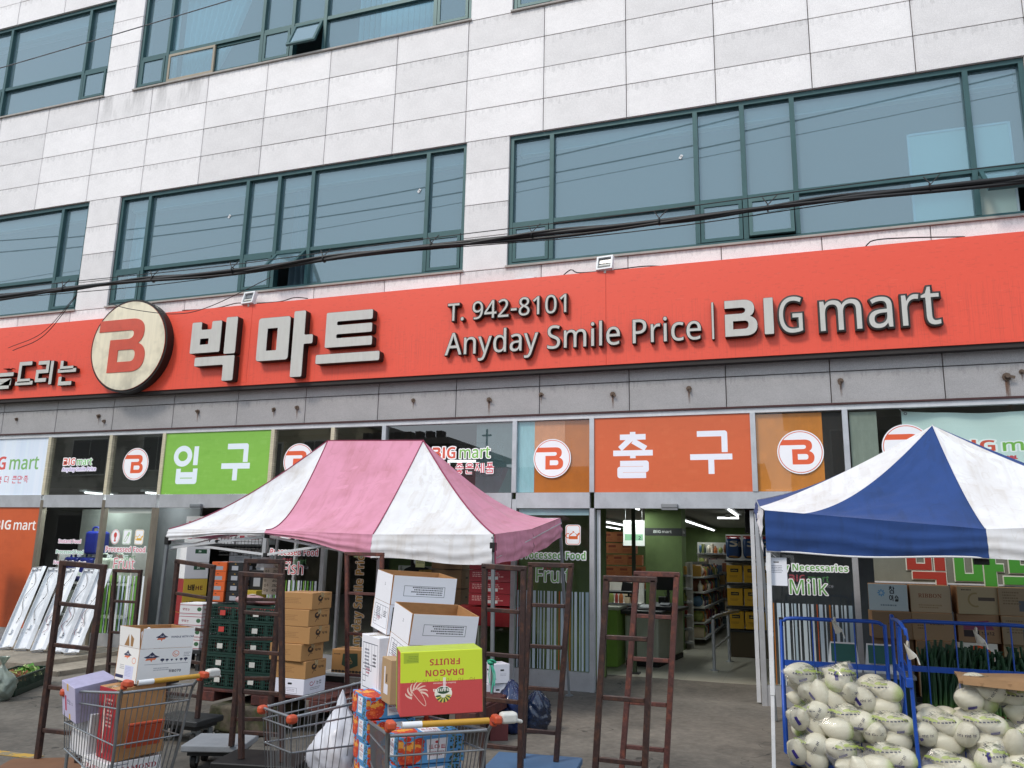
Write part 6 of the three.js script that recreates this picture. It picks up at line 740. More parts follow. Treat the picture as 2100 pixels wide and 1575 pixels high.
  const lowT = thing('low_stand', 'pale wooden board stand under the dark green printed carton', 'stand', [-4.15, 0, 2.48]); part(lowT, 'board', rb(0.75, 0.03, 0.4, 0.006, 0, 0.415, 0), M.offwhite); for (const x of [-0.32, 0.32]) part(lowT, 'leg', bx(0.05, 0.4, 0.36, x, 0.2, 0), M.dark);
  // cartons in the way in
  const wg = pm(facePrint(300, 220, '#d6d6da', (g) => { g.fillStyle = '#1f4a34'; g.fillRect(110, 40, 150, 60); g.fillStyle = '#dfe6df'; g.font = 'bold 34px sans-serif'; g.fillText('26', 150, 82); })), wgl = M.card;
  const hl = pm(facePrint(300, 220, '#c7a53a', (g) => { g.strokeStyle = '#2a1c10'; hang(g, '배', 60, 70, 90, 0.16); g.font = 'bold 80px sans-serif'; g.fillStyle = '#5a1c14'; g.fillText('HE', 150, 150); })), hr = plastic(0x9a2a2c, 0.6);
  const col5 = ['lowest', 'second', 'third', 'fourth', 'topmost'];
  for (let i = 0; i < 5; i++) carton('fruit_carton', `${i < 3 ? 'yellow and red' : 'white and green'} fruit carton, ${col5[i]} of the column left in the way in`, [-8.85, 0.4 + i * 0.245, -0.5], 1.05, 0.36, 0.24, 0.42, i < 3 ? { all: hl, left: hr, front: hl } : { all: wgl, front: wg }, { tape: false });
  carton('fruit_carton', 'plain white carton under the fruit carton column left in the way in', [-8.85, 0.01, -0.5], 1.05, 0.38, 0.385, 0.44, { all: M.card }, { tape: false });
  const st3 = pm(facePrint(300, 160, '#cdcdcf', (g) => { g.fillStyle = '#9a3a50'; g.fillRect(0, 20, 300, 9); g.fillRect(0, 140, 300, 9); g.fillStyle = '#2f5a3a'; g.beginPath(); g.arc(262, 80, 30, 0, 7); g.fill(); g.strokeStyle = '#8a3a48'; hang(g, '맛있는', 40, 70, 34, 0.16, 0.9); })), st3l = M.card;
  for (let i = 0; i < 4; i++) carton('striped_carton', `white carton with red stripes and green leaf, ${RN[i]} of the column in the way in`, [-7.82, 0.26 + i * 0.15, 0.5], 0.05, 0.36, 0.147, 0.34, { all: M.card, front: st3, left: st3l, right: st3 }, { group: 'red striped cartons in the way in', tape: false });
  const ctb = thing('display_table', 'dark low table under the red striped cartons', 'table', [-7.8, 0, 0.5]); part(ctb, 'top', bx(0.5, 0.04, 0.46, 0, 0.238, 0), M.dark); for (const x of [-0.2, 0.2]) part(ctb, 'leg', bx(0.05, 0.218, 0.4, x, 0.109, 0), M.dark);
  const gw = pm(facePrint(260, 200, '#a9abb0', (g) => { g.fillStyle = '#2a2c30'; g.fillRect(100, 60, 60, 24); rows(g, 70, 110, 120, 2, 12, '#7a7c82'); }));
  for (let c = 0; c < 2; c++) for (let i = 0; i < 5; i++) carton('grey_carton', `grey white carton, ${RN[i]} of the ${c ? 'right' : 'left'} column at the back of the entrance`, [-8.35 + c * 0.42, 0.35 + i * 0.25, -1.15], 0.02, 0.4, 0.245, 0.34, { all: gw }, { tape: false });
  for (let i = 0; i < 2; i++) carton('grey_carton', `grey white carton used as a base under the ${i ? 'right' : 'left'} column in the way in`, [-8.35 + i * 0.42, 0.01, -1.15], 0, 0.4, 0.335, 0.36, { all: M.card }, { tape: false });
  const wr2 = pm(facePrint(260, 160, '#d2cfd2', (g) => { g.fillStyle = '#a83040'; g.fillRect(30, 60, 50, 50); rows(g, 110, 60, 120, 3, 12, '#8a4a54'); }));
  for (let c = 0; c < 3; c++) for (let i = 0; i < 2; i++) carton('red_white_carton', `white carton with red print, ${['left', 'middle', 'right'][c]} one of the ${i ? 'upper' : 'lower'} row high in the way in`, [-9.05 + c * 0.5, 1.665 + i * 0.215, -0.95], 0, 0.47, 0.21, 0.34, { all: wr2 }, { group: 'red printed cartons high in the way in', tape: false });
  const hs = thing('high_shelf', 'thin dark board carrying the red printed cartons in the way in', 'shelf', [-8.55, 1.645, -0.95]); part(hs, 'board', bx(1.6, 0.03, 0.4, 0, 0, 0), M.dark); for (const x of [-0.78, 0.78]) part(hs, 'upright', bx(0.03, 1.62, 0.05, x, -0.83, -0.18), M.dark);
  const oc = pm(facePrint(260, 180, '#c4561f', (g) => { g.fillStyle = '#8a8f98'; g.fillRect(50, 80, 150, 70); g.fillStyle = '#2a1810'; g.beginPath(); g.arc(120, 44, 16, 3.14, 0); g.fill(); }), 0.5), bc = pm(facePrint(260, 180, '#14161a', (g) => { g.fillStyle = '#9a9ea6'; g.fillRect(70, 70, 110, 80); g.fillStyle = '#b98f3a'; g.beginPath(); g.moveTo(110, 40); g.lineTo(130, 24); g.lineTo(150, 40); g.fill(); }), 0.5), yc = plastic(0xb9a02a, 0.5);
  for (let i = 0; i < 4; i++) { carton('orange_carton', `orange carton with grey label, ${RN[i]} of its column behind the green crates`, [-7.8 + 0.004 * i, 0.86 + i * 0.138, 0.05], 0.02, 0.25, 0.135, 0.3, { all: oc }, { group: 'orange cartons behind the green crates', tape: false }); carton('black_carton', `black carton with white label, ${RN[i]} of its column beside the orange cartons`, [-7.53, 0.86 + i * 0.138, 0.02], -0.02, 0.26, 0.135, 0.3, { all: bc }, { group: 'black cartons beside the orange ones', tape: false }); }
  carton('yellow_carton', 'small yellow and black carton right of the black cartons', [-7.25, 0.86, 0.08], 0.03, 0.26, 0.17, 0.28, { all: yc }, { tape: false }); carton('yellow_carton', 'black and yellow carton behind the small yellow one', [-7.24, 1.035, -0.05], 0.03, 0.26, 0.27, 0.2, { all: bc }, { tape: false });
  const dt = thing('display_table', 'dark table carrying the orange and black cartons', 'table', [-7.52, 0, 0.05]); part(dt, 'top', bx(0.85, 0.04, 0.5, 0, 0.838, 0), M.dark); for (const x of [-0.38, 0.38]) part(dt, 'leg', bx(0.04, 0.818, 0.44, x, 0.409, 0), M.dark);
  const wg2 = thing('wire_grid', 'dark wire grid panel hanging over the black cartons in the way in', 'grid', [-7.75, 1.62, -0.2]); for (let i = 0; i < 13; i++) part(wg2, 'wire', bar([-0.36 + i * 0.06, -0.13, 0], [-0.36 + i * 0.06, 0.15, 0], 0.004, 4), M.black); for (let i = 0; i < 6; i++) part(wg2, 'wire', bar([-0.38, -0.12 + i * 0.05, 0.006], [0.38, -0.12 + i * 0.05, 0.006], 0.004, 4), M.black);
  const hb = thing('hanging_bag', 'translucent white plastic bag hanging from the tent frame', 'bag', [-5.72, 1.5, 2.0]); part(hb, 'bag', new THREE.ConeGeometry(0.11, 0.2, 14, 4, true), phy({ color: 0xd9dbdc, roughness: 0.35, transmission: 0.5, thickness: 0, side: THREE.DoubleSide })); part(hb, 'loop', tube([[0, 0.09, 0], [0.01, 0.16, 0], [0, 0.22, 0.01]], 0.006, 5), M.white);
  const pb = thing('price_board', 'cardboard price board handwritten with 1700 2000 3500 by the tent leg', 'price board', [-6.3, 1.26, 1.0], 0.06); part(pb, 'sheet', bx(0.3, 0.44, 0.006, 0, 0, 0), pm(facePrint(300, 440, '#b0a493', (g) => { g.strokeStyle = '#2a2622'; g.fillStyle = '#2a2622'; g.font = 'italic bold 46px sans-serif'; ['1700', '2000', '3500', '1200', '4500', '3500', '4500'].forEach((t, i) => { hang(g, ['무', '양파', '배추', '오이', '파', '상추', '마늘'][i], 18, 20 + i * 58, 36, 0.1, 0.9); g.fillText(t, 130, 54 + i * 58); }); g.fillStyle = 'rgba(255,255,255,0.5)'; g.fillRect(150, 196, 4, 10); })), true); part(pb, 'string', bar([0, 0.22, 0], [0, 0.5, 0.0], 0.004, 4), M.white);
  // beside the right tent leg
  const hw = pm(facePrint(220, 220, '#d5d6df', (g) => { g.fillStyle = '#1c1d22'; g.beginPath(); g.roundRect(110, 60, 44, 20, 8); g.fill(); rows(g, 110, 110, 80, 2, 11, '#a8a9b2'); g.beginPath(); g.ellipse(46, 170, 20, 14, 0, 0, 7); g.fill(); }));
  for (let i = 0; i < 3; i++) carton('white_carton', `small white carton with black hand hole, ${['lowest', 'middle', 'topmost'][i]} by the right tent leg`, [-2.89 + [0, 0, 0.03][i], 0.0 + i * 0.185, 2.1], [0.6, 0.62, 0.75][i], 0.2, 0.18, 0.2, { all: hw }, { tape: false });
  carton('maroon_box', 'dark red box on the ground left of the blue bin bags', [-2.62, 0, 2.72], 0.5, 0.16, 0.2, 0.3, { all: std({ color: 0x6a2f30, roughness: 0.6, map: grime }) }, { tape: false });
  const ts = thing('green_string', 'green plastic string tied round the right tent leg', 'string', [-2.73, 0, 2.6]); part(ts, 'knot', [sph(0.035, 1, 0.7, 1, 0, 0.62, 0.01), tube([[-0.03, 0.63, 0.02], [0.02, 0.645, 0.035], [0.05, 0.62, 0.01]], 0.01, 5)], std({ color: 0x2f9a78, roughness: 0.4 })); part(ts, 'tail', [tube([[0.01, 0.6, 0.03], [0.035, 0.5, 0.03], [0.02, 0.36, 0.03]], 0.006, 5), tube([[0.02, 0.6, 0.03], [0.05, 0.52, 0.03], [0.045, 0.42, 0.03]], 0.007, 5), tube([[0, 0.6, 0.03], [-0.01, 0.52, 0.03], [0.0, 0.44, 0.03]], 0.005, 5)], std({ color: 0x4fb59a, roughness: 0.4 }));
  const binM = phy({ color: 0x16264e, roughness: 0.22, clearcoat: 0.4, bumpMap: rough1, bumpScale: 0.01 });
  sack('bin_bag', 'full dark blue bin bag nearest the white cartons', 'bin bag', [-2.56, 0, 2.48], [0.17, 0.46, 0.16], binM, { n0: 0.66, neck: 0.45, ph: 1 }); sack('bin_bag', 'full dark blue bin bag behind and right of the first one', 'bin bag', [-2.36, 0, 2.36], [0.15, 0.38, 0.14], phy({ color: 0x122038, roughness: 0.25, clearcoat: 0.4, bumpMap: rough1, bumpScale: 0.01 }), { n0: 0.7, neck: 0.5, ph: 6, ry: 1 });
}
// ================================================================ LEFT SIDE: LAMP TROUGHS, CRATE, BAG
{
  const bt = [-10.72, -10.42, -10.1, -9.78, -9.5], tp = [-11.28, -10.96, -10.6, -10.25, -9.96], nm = ['leftmost', 'second from left', 'middle', 'second from right', 'rightmost'];
  const wm = plastic(0xe2e4e8, 0.45), wire = M.black, rw = std({ color: 0x8a3a44, roughness: 0.5 });
  bt.forEach((b, i) => {
    const a = V(b, 0.125, 0.98), c = V(tp[i], 1.22, 0.1), L = a.distanceTo(c), t = thing('lamp_trough', `white steel fluorescent lamp trough leaning on the window, ${nm[i]} of five`, 'lamp trough', a.toArray(), 0, 'old lamp troughs leaning on the shop window');
    const y = c.clone().sub(a).normalize(), z = V(0.3 + 0.25 * (i % 2), 0.5, 0.8); z.addScaledVector(y, -z.dot(y)).normalize(); t.setRotationFromMatrix(new THREE.Matrix4().makeBasis(y.clone().cross(z), y, z));
    const w = 0.15; part(t, 'pan', bx(w, L, 0.004, 0, L / 2, 0), wm); each(t, 'lip', [bx(0.004, L, 0.05, -w / 2, L / 2, 0.022), bx(0.004, L, 0.05, w / 2, L / 2, 0.022), bx(0.05, L, 0.004, w / 2 + 0.026, L / 2, 0.046, 0, 0.35)], wm); each(t, 'end_cap', [bx(w, 0.004, 0.05, 0, 0.004, 0.024), bx(w, 0.004, 0.05, 0, L - 0.004, 0.024)], wm);
    each(t, 'socket', [rb(0.03, 0.09, 0.03, 0.005, -0.01, 0.3 + 0.1 * (i % 3), 0.018), rb(0.05, 0.025, 0.03, 0.005, -0.04, L - 0.03, 0.03), rb(0.05, 0.025, 0.03, 0.005, 0.04, L - 0.03, 0.03), rb(0.05, 0.025, 0.03, 0.005, 0.04, 0.03, 0.03)], M.white);
    const wv = (s, k) => Array.from({ length: 9 }, (_, j) => [s + 0.035 * Math.sin(j * 1.3 + i * 2 + k), L * (0.3 + 0.08 * j * (k ? 0.75 : 1)), 0.012 + 0.018 * Math.abs(Math.sin(j + i))]); part(t, 'wire', tube(wv(0.01, 0), 0.0035, 4), wire); if (i > 1) part(t, 'wire', tube(wv(-0.02, 2).map(([x, q, r]) => [x, q * 0.7, r]), 0.003, 4), rw); each(t, 'screw_hole', [0.2, 0.36, 0.62, 0.8].map((q) => cyl(0.008, 0.008, 0.002, 8, 0.02 * Math.sin(q * 20 + i), L * q, 0.0035, Math.PI / 2)), M.black);
  });
  const c = thing('crate', 'low dark green crate of vegetable trimmings at the left edge by the step', 'crate', [-8.37, 0, 2.75], -1.08); const gm = plastic(0x1c3328, 0.55), w = 0.92, d = 0.36, h = 0.19;
  part(c, 'rim', [bx(w, 0.02, 0.02, 0, h, d / 2), bx(w, 0.02, 0.02, 0, h, -d / 2), bx(0.02, 0.02, d - 0.022, w / 2 - 0.01, h, 0), bx(0.02, 0.02, d - 0.022, -w / 2 + 0.01, h, 0)], gm); part(c, 'side', [bx(w, 0.06, 0.008, 0, 0.04, d / 2 - 0.004), bx(w, 0.06, 0.008, 0, 0.04, -d / 2 + 0.004), bx(0.008, h - 0.02, d - 0.03, w / 2 - 0.006, h / 2, 0), bx(0.008, h - 0.02, d - 0.03, -w / 2 + 0.006, h / 2, 0), ...Array.from({ length: 27 }, (_, i) => bx(0.012, h - 0.08, 0.007, -w / 2 + 0.02 + i * (w - 0.04) / 26, 0.12, d / 2 - 0.004)), ...Array.from({ length: 27 }, (_, i) => bx(0.012, h - 0.08, 0.007, -w / 2 + 0.02 + i * (w - 0.04) / 26, 0.12, -d / 2 + 0.004))], gm); part(c, 'base', bx(w - 0.02, 0.012, d - 0.02, 0, 0.008, 0), gm);
  const leaf = []; for (let i = 0; i < 260; i++) { const x = rr(-0.43, 0.43), z = rr(-0.15, 0.15), y = 0.14 + 0.08 * (1 - Math.abs(z) / 0.2) * rr(0.3, 1), s = rr(0.02, 0.06); const g = flat(place(new THREE.PlaneGeometry(s * 1.8, s * 0.6, 2, 1), x, y, z, rr(-1, 1), rr(0, 6), rr(-1, 1))); const col = hex(x < -0.05 ? [0x4f8a30, 0x7aa84a, 0xb8c488][i % 3] : [0xb07a56, 0xc9a684, 0x9a5a40, 0x9aa860][i % 4]), a = new Float32Array(g.attributes.position.count * 3); for (let k = 0; k < a.length; k += 3) { a[k] = col.r; a[k + 1] = col.g; a[k + 2] = col.b; } g.setAttribute('color', new THREE.BufferAttribute(a, 3)); leaf.push(g); }
  const vm = new THREE.Mesh(mergeGeometries(leaf), std({ vertexColors: true, roughness: 0.7, side: THREE.DoubleSide })); vm.name = 'vegetable_trimmings'; scene.add(vm); vm.position.copy(c.position); vm.rotation.copy(c.rotation); tag(vm, 'green and brown vegetable trimmings heaped in the low dark green crate', 'vegetables', null, 'stuff');
  sack('plastic_sack', 'knotted clear plastic sack of greens at the left edge of the photo', 'sack', [-7.98, 0, 3.28], [0.17, 0.36, 0.15], phy({ color: 0x9ba69a, roughness: 0.3, transmission: 0.35, thickness: 0 }), { n0: 0.6, neck: 0.7, ph: 8, tie: true }); sack('greens_heap', 'grey green leaves inside the knotted sack at the left edge', 'vegetables', [-7.98, 0.01, 3.28], [0.14, 0.22, 0.12], std({ color: 0x66725c, roughness: 0.8, map: rust }), { n0: 0.8, neck: 0.3, ph: 9 });
  const cr = thing('display_stand', 'black wire stand with small goods at the left edge before the orange panel', 'stand', [-12.0, 0.12, 0.42]); part(cr, 'frame', [tube([[-0.25, 0.2, 0], [-0.25, 1.4, 0], [-0.2, 1.5, 0], [0.12, 1.5, 0], [0.17, 1.4, 0], [0.17, 0.2, 0]], 0.016, 6), bar([-0.25, 0.9, 0], [0.17, 0.9, 0], 0.01), bar([-0.25, 1.2, 0], [0.17, 1.2, 0], 0.01), bar([-0.25, 0.0, 0], [-0.25, 0.2, 0], 0.016), bar([0.17, 0, 0], [0.17, 0.2, 0], 0.016)], M.black); part(cr, 'backing', bx(0.4, 1.2, 0.01, -0.04, 0.8, -0.03), M.dark); for (let i = 0; i < 8; i++) part(cr, 'goods', rb(0.1, 0.07, 0.05, 0.008, -0.16 + (i % 3) * 0.13, 0.75 + Math.floor(i / 3) * 0.22, 0.02), [M.yellow, M.green, M.offwhite, M.red][i % 4]);
}

// ================================================================ RIGHT SIDE: CAGES OF RADISHES, SPRING ONIONS, CARTON WALL
{
  const bm = std({ color: 0x1c4fae, roughness: 0.4, map: grime, metalness: 0.1 }), worn = std({ color: 0x9aa4b4, roughness: 0.5, map: rust });
  const cage = (l, o) => { const c = thing('roll_cage', l, 'roll cage'); const { x0, x1, z, zf, top, midY, bars } = o; part(c, 'back_frame', [tube([[x0, 0.03, z], [x0, top - 0.12, z], [x0 + 0.012, top - 0.03, z], [x0 + 0.09, top, z], [(x0 + x1) / 2, top, z], [x1 - 0.09, top, z], [x1 - 0.012, top - 0.03, z], [x1, top - 0.12, z], [x1, 0.03, z]], 0.016, 8, 90)], bm); part(c, 'cross_bar', bx(x1 - x0 - 0.03, 0.045, 0.014, (x0 + x1) / 2, midY, z), bm); for (const b of bars) part(c, 'upright_bar', bar([b, 0.06, z + 0.012], [b, top - 0.01, z + 0.012], 0.006, 6), bm);
    part(c, 'deck', [rb(x1 - x0 - 0.06, 0.03, zf - z - 0.25, 0.006, (x0 + x1) / 2, 0.045, (z + zf) / 2 - 0.1)], bm); for (const x of [x0 + 0.1, x1 - 0.1]) for (const q of [z + 0.1, zf - 0.32]) part(c, 'foot', cyl(0.03, 0.03, 0.028, 10, x, 0.015, q), M.rubber); return c; };
  const c1 = cage('blue tube roll cage left of the pair beside the white tent leg', { x0: -0.15, x1: 0.665, z: 2.42, zf: 3.05, top: 1.12, midY: 0.755, bars: [0.1, 0.27, 0.43, 0.57] });
  part(c1, 'side_post', [tube([[-0.15, 0.16, 3.0], [-0.15, 0.5, 2.95], [-0.15, 1.05, 2.55], [-0.15, 1.1, 2.45]], 0.012, 6)], bm); part(c1, 'worn_end', cyl(0.019, 0.019, 0.07, 10, -0.15, 1.09, 2.42), worn);
  const c2 = cage('blue tube roll cage at the right edge holding radishes under a cardboard sheet', { x0: 0.78, x1: 1.75, z: 2.3, zf: 3.0, top: 1.13, midY: 0.755, bars: [0.98, 1.2, 1.42, 1.6] });
  part(c2, 'side_panel', [tube([[0.79, 0.02, 2.92], [0.77, 1.0, 2.92], [0.752, 1.12, 2.88], [0.74, 1.15, 2.75], [0.725, 1.15, 2.5], [0.72, 1.1, 2.4], [0.72, 0.16, 2.4]], 0.015, 8, 80), bar([0.735, 0.2, 2.6], [0.735, 1.14, 2.6], 0.006), bar([0.745, 0.2, 2.78], [0.745, 1.14, 2.78], 0.006), bx(0.012, 0.05, 0.5, 0.738, 0.77, 2.66), bx(0.012, 0.26, 0.1, 0.735, 0.98, 2.7)], bm); part(c2, 'worn_end', [cyl(0.018, 0.018, 0.13, 10, 0.755, 1.0, 2.92)], worn); each(c2, 'latch', [rb(0.05, 0.07, 0.06, 0.006, 0.765, 0.72, 2.92), bar([0.8, 0.82, 2.33], [0.82, 0.76, 2.34], 0.006)], bm);
  for (const [x, y, z, l] of [[0.28, 1.1, 2.45, 'scrap of clear tape wound round the top bar of the left blue cage'], [0.77, 0.98, 2.95, 'scrap of torn plastic hanging from the right blue cage post'], [1.35, 1.06, 2.33, 'crumpled clear film tied to the top bar of the right blue cage']]) { const s = thing('plastic_scrap', l, 'plastic scrap', [x, y, z]); part(s, 'film', [place(new THREE.ConeGeometry(0.035, 0.12, 7, 2, true), 0, -0.02, 0.015, 0.2, 0, 0.5), place(new THREE.TorusGeometry(0.022, 0.009, 5, 12), 0, 0.02, 0, 0, 1.3, 0)], phy({ color: 0xcfc9bb, roughness: 0.4, transmission: 0.4, thickness: 0, side: THREE.DoubleSide })); part(s, 'tail', tube([[0.01, -0.02, 0.02], [0.05, -0.06, 0.02], [0.07, -0.12, 0.02]], 0.006, 5), M.offwhite); }
  // radishes: white roots with green shoulders in printed clear bags
  const skin = std({ vertexColors: true, roughness: 0.42, bumpMap: rough1, bumpScale: 0.002 });
  const root = (L, R) => { const g = new THREE.SphereGeometry(1, 24, 20), p = g.attributes.position, a = new Float32Array(p.count * 3), w = hex(0xd0ccb8), gr = hex(0x9db54a); for (let i = 0; i < p.count; i++) { let x = p.getX(i), y = p.getY(i), z = p.getZ(i); const t = (y + 1) / 2, f = (1 - 0.34 * Math.pow(t, 1.6)) * (y > 0.86 ? 1 - (y - 0.86) * 1.5 : 1) * (1 + 0.05 * (fbm(x * 2 + 9, y * 2 + z + 9, 64, 2) - 0.5)); p.setXYZ(i, x * R * f, (y + (y > 0.93 ? (y - 0.93) * 1.5 : 0)) * L / 2, z * R * f); const k = sstep(0.32, 0.06, t) * 0.9, b = 0.93 + 0.12 * fbm(x * 5 + 9, y * 5 + z * 3 + 9, 64, 3); a[3 * i] = lerp(w.r, gr.r, k) * b; a[3 * i + 1] = lerp(w.g, gr.g, k) * b; a[3 * i + 2] = lerp(w.b, gr.b, k) * b; } g.computeVertexNormals(); g.setAttribute('color', new THREE.BufferAttribute(a, 3)); return g; };
  const roots = [root(0.175, 0.066), root(0.18, 0.073), root(0.165, 0.07), root(0.19, 0.065)];
  const filmB = dtex(256, 256, (u, v) => 255 * Math.abs(fbm(u * 7, v * 7, 7, 4) - 0.5) * 2.4, true, 3); const filmM = phy({ color: 0xf0ece2, roughness: 0.1, transparent: true, opacity: 0.16, bumpMap: filmB, bumpScale: 0.012, clearcoat: 1, clearcoatRoughness: 0.05, side: THREE.DoubleSide });
  const purple = std({ color: 0x2d2470, roughness: 0.4 }), inkT = ctex(256, 64, (g) => { g.fillStyle = 'rgba(30,28,70,0.9)'; for (let i = 0; i < 13; i++) if (i % 5 !== 4) { g.fillRect(6 + i * 19, 16 + (i % 2) * 4, 13, 9); g.fillRect(8 + i * 19, 30, 9, 14); } }), inkM = print(inkT, { roughness: 0.4 }), leafT = ctex(256, 256, (g) => { g.fillStyle = 'rgba(150,170,60,0.55)'; for (let i = 0; i < 5; i++) { g.beginPath(); g.ellipse(30 + i * 48, 170 + 30 * Math.sin(i * 2), 34, 22, i, 0, 7); g.fill(); } for (let i = 0; i < 34; i++) { g.strokeStyle = i % 3 ? 'rgba(40,48,70,0.6)' : 'rgba(70,90,60,0.6)'; g.lineWidth = 3 + rnd() * 9; const x = 20 + rnd() * 216, y = 20 + rnd() * 130; g.beginPath(); g.moveTo(x, y); g.quadraticCurveTo(x + 20, y - 20 * rnd(), x + 20 + 30 * rnd(), y + 24 * rnd()); g.stroke(); } g.fillStyle = 'rgba(28,26,60,0.85)'; for (let i = 0; i < 11; i++) g.fillRect(14 + i * 21, 206 + 8 * Math.sin(i * 0.5), 14, 22); }), leafM = print(leafT, { roughness: 0.3 });
  const patch = (R, p0, pl, t0, tl) => new THREE.SphereGeometry(R, 10, 8, p0, pl, t0, tl);
  function radishBag(label, x, y, z, lay) { // lay: [dx, dy, dz, tilt, turn, which] of each root
    const b = thing('radish_bag', label, 'bag of radishes', [x, y, z], 0); const pts = [];
    lay.forEach(([dx, dy, dz, rz, ry, k], i) => { const m = part(b, 'radish', roots[k], skin, true); m.position.set(dx * 1.2, dy * 1.2, dz * 1.1); m.scale.setScalar(SC); m.rotation.set(0.75 + 0.45 * Math.sin(i * 2.3 + x * 19), ry + 0.5 * Math.sin(i + x * 31), rz, 'YXZ'); m.updateMatrix(); const p = roots[k].attributes.position; for (let j = 0; j < p.count; j += 3) pts.push(V().fromBufferAttribute(p, j).multiplyScalar(1.05).applyMatrix4(m.matrix)); pts.push(V(0.01, [0.175, 0.18, 0.165, 0.19][k] * 0.5 * 1.3, 0.01).applyMatrix4(m.matrix));
      if ((i + Math.floor(x * 10)) % 2 === 0) { const q = part(b, 'print_block', patch(1, 0.9, 0.28, 1.05, 0.62).scale(0.0675, 0.082, 0.0675), purple, true); q.position.copy(m.position); q.scale.setScalar(SC); q.rotation.set(0, 0.35 - 0.3 * i, rz + 0.5); } if (i % 3 === 1) { const k2 = part(b, 'ink_print', patch(1, 0.6, 1.5, 1.35, 0.3).scale(0.072, 0.1, 0.072), inkM, true); k2.position.copy(m.position); k2.scale.setScalar(SC); k2.rotation.set(0.1, 0.5 - 0.4 * i, rz - 0.4 + 0.3 * i); } });
    const g = toCreasedNormals(new ConvexGeometry(pts), 0.9); part(b, 'film', g, filmM); g.computeBoundingBox(); const c = g.boundingBox.getCenter(V()), s = g.boundingBox.getSize(V()); const lp = part(b, 'leaf_print', patch(1, 0.2, 2.2, 0.35, 0.75).scale(s.x * 0.47, s.y * 0.5, s.z * 0.5), leafM, true); lp.position.copy(c); lp.rotation.y = 0.35; return b;
  }
  const SC = 1.36, A = [[[-0.03, 0.06, 0.02, 1.45, 0, 3], [0.02, -0.06, 0.0, 1.2, 0.5, 1], [0.09, -0.06, 0.06, 0.3, 0, 2], [-0.02, 0.02, -0.08, 1.5, 0.2, 0]], [[0.0, 0.06, 0.05, -0.4, 0.2, 1], [0.07, -0.03, 0.03, 0.2, 0, 3], [-0.03, -0.1, 0.02, 0.5, 0.4, 1], [0.0, 0.04, -0.08, 1.0, 0, 0]], [[0.06, 0.04, 0.03, 1.3, 0, 3], [-0.08, -0.02, 0.06, 0.15, 0, 2], [0.05, -0.07, 0.02, 1.4, 0.3, 1], [-0.02, 0.06, -0.07, 1.5, 0, 0]], [[-0.05, 0.0, 0.06, 0.12, 0, 0], [0.06, 0.05, 0.05, 1.2, 0.3, 2], [0.05, -0.04, 0.03, 0.6, 0, 1], [-0.06, -0.02, -0.08, 0.4, 0, 3]], [[-0.06, -0.03, 0.06, 1.35, 0.2, 1], [0.08, 0.03, 0.04, 1.1, -0.2, 3], [0.0, 0.06, 0, 0.9, 0, 2], [0.03, -0.06, -0.06, 1.5, 0, 0]]];
  const where = [['top left', 0.02, 0.63, 2.72, 0], ['top middle', 0.27, 0.62, 2.74, 1], ['top right', 0.54, 0.56, 2.7, 2], ['middle left', 0.03, 0.37, 2.78, 3], ['centre', 0.31, 0.35, 2.8, 4], ['middle right', 0.6, 0.34, 2.8, 2], ['bottom left', 0.0, 0.14, 2.85, 3], ['bottom middle', 0.28, 0.12, 2.86, 0], ['bottom right', 0.57, 0.12, 2.86, 4]];
  for (const [n, x, y, z, k] of where) radishBag(`printed clear bag of white radishes, ${n} of the pile in the left blue cage`, x, y + 0.02, z, A[k]);
  const where2 = [['upper left', 0.95, 0.35, 2.75, 2], ['top middle', 1.25, 0.62, 2.68, 4], ['top right', 1.52, 0.56, 2.64, 0], ['centre', 1.23, 0.38, 2.78, 2], ['middle right', 1.5, 0.32, 2.76, 3], ['bottom left', 0.97, 0.08, 2.82, 4], ['bottom middle', 1.26, 0.14, 2.84, 1], ['bottom right', 1.52, 0.1, 2.82, 0]];
  for (const [n, x, y, z, k] of where2) radishBag(`printed clear bag of white radishes, ${n} of the pile in the right blue cage`, x, y + 0.02, z, A[k]);
  for (const [x, l] of [[0.28, 'second layer of bagged radishes at the back of the left blue cage'], [1.25, 'second layer of bagged radishes at the back of the right blue cage']]) { const s = new THREE.Mesh(mergeGeometries(Array.from({ length: 22 }, (_, i) => { const q = roots[i % 4].clone().toNonIndexed(); return place(q, x - 0.33 + (i % 6) * 0.13, 0.25 + Math.floor(i / 6) * (x < 1 ? 0.12 : 0.07), 2.53 + 0.03 * (i % 2), rr(-1, 1), rr(-1, 1), 1.3); })), skin); s.name = numbered('radish_heap'); scene.add(s); tag(s, l, 'radishes', null, 'stuff'); }
  const cs = thing('cardboard_sheet', 'torn brown cardboard sheet lying on the radishes in the right cage', 'cardboard', [1.42, 0.775, 2.72], -0.08); { const g = new THREE.BoxGeometry(0.6, 0.018, 0.34, 20, 1, 6), p = g.attributes.position; for (let i = 0; i < p.count; i++) { const x = p.getX(i), z = p.getZ(i); p.setY(i, p.getY(i) + 0.02 * Math.sin(x * 6) - 0.05 * x + (z > 0.1 ? -0.03 * (z - 0.1) / 0.07 : 0)); if (z > 0.16) p.setZ(i, z + 0.012 * Math.sin(x * 31) + 0.01 * Math.sin(x * 77)); } g.computeVertexNormals(); part(cs, 'sheet', g, std({ map: kraft, color: new THREE.Color(0.72, 0.82, 1.0), roughness: 0.9 })); part(cs, 'flap', bx(0.56, 0.06, 0.006, 0.01, -0.03, 0.178, -0.25, 0, -0.04), std({ map: kraft, color: new THREE.Color(0.72, 0.82, 1.0), roughness: 0.9 })); }
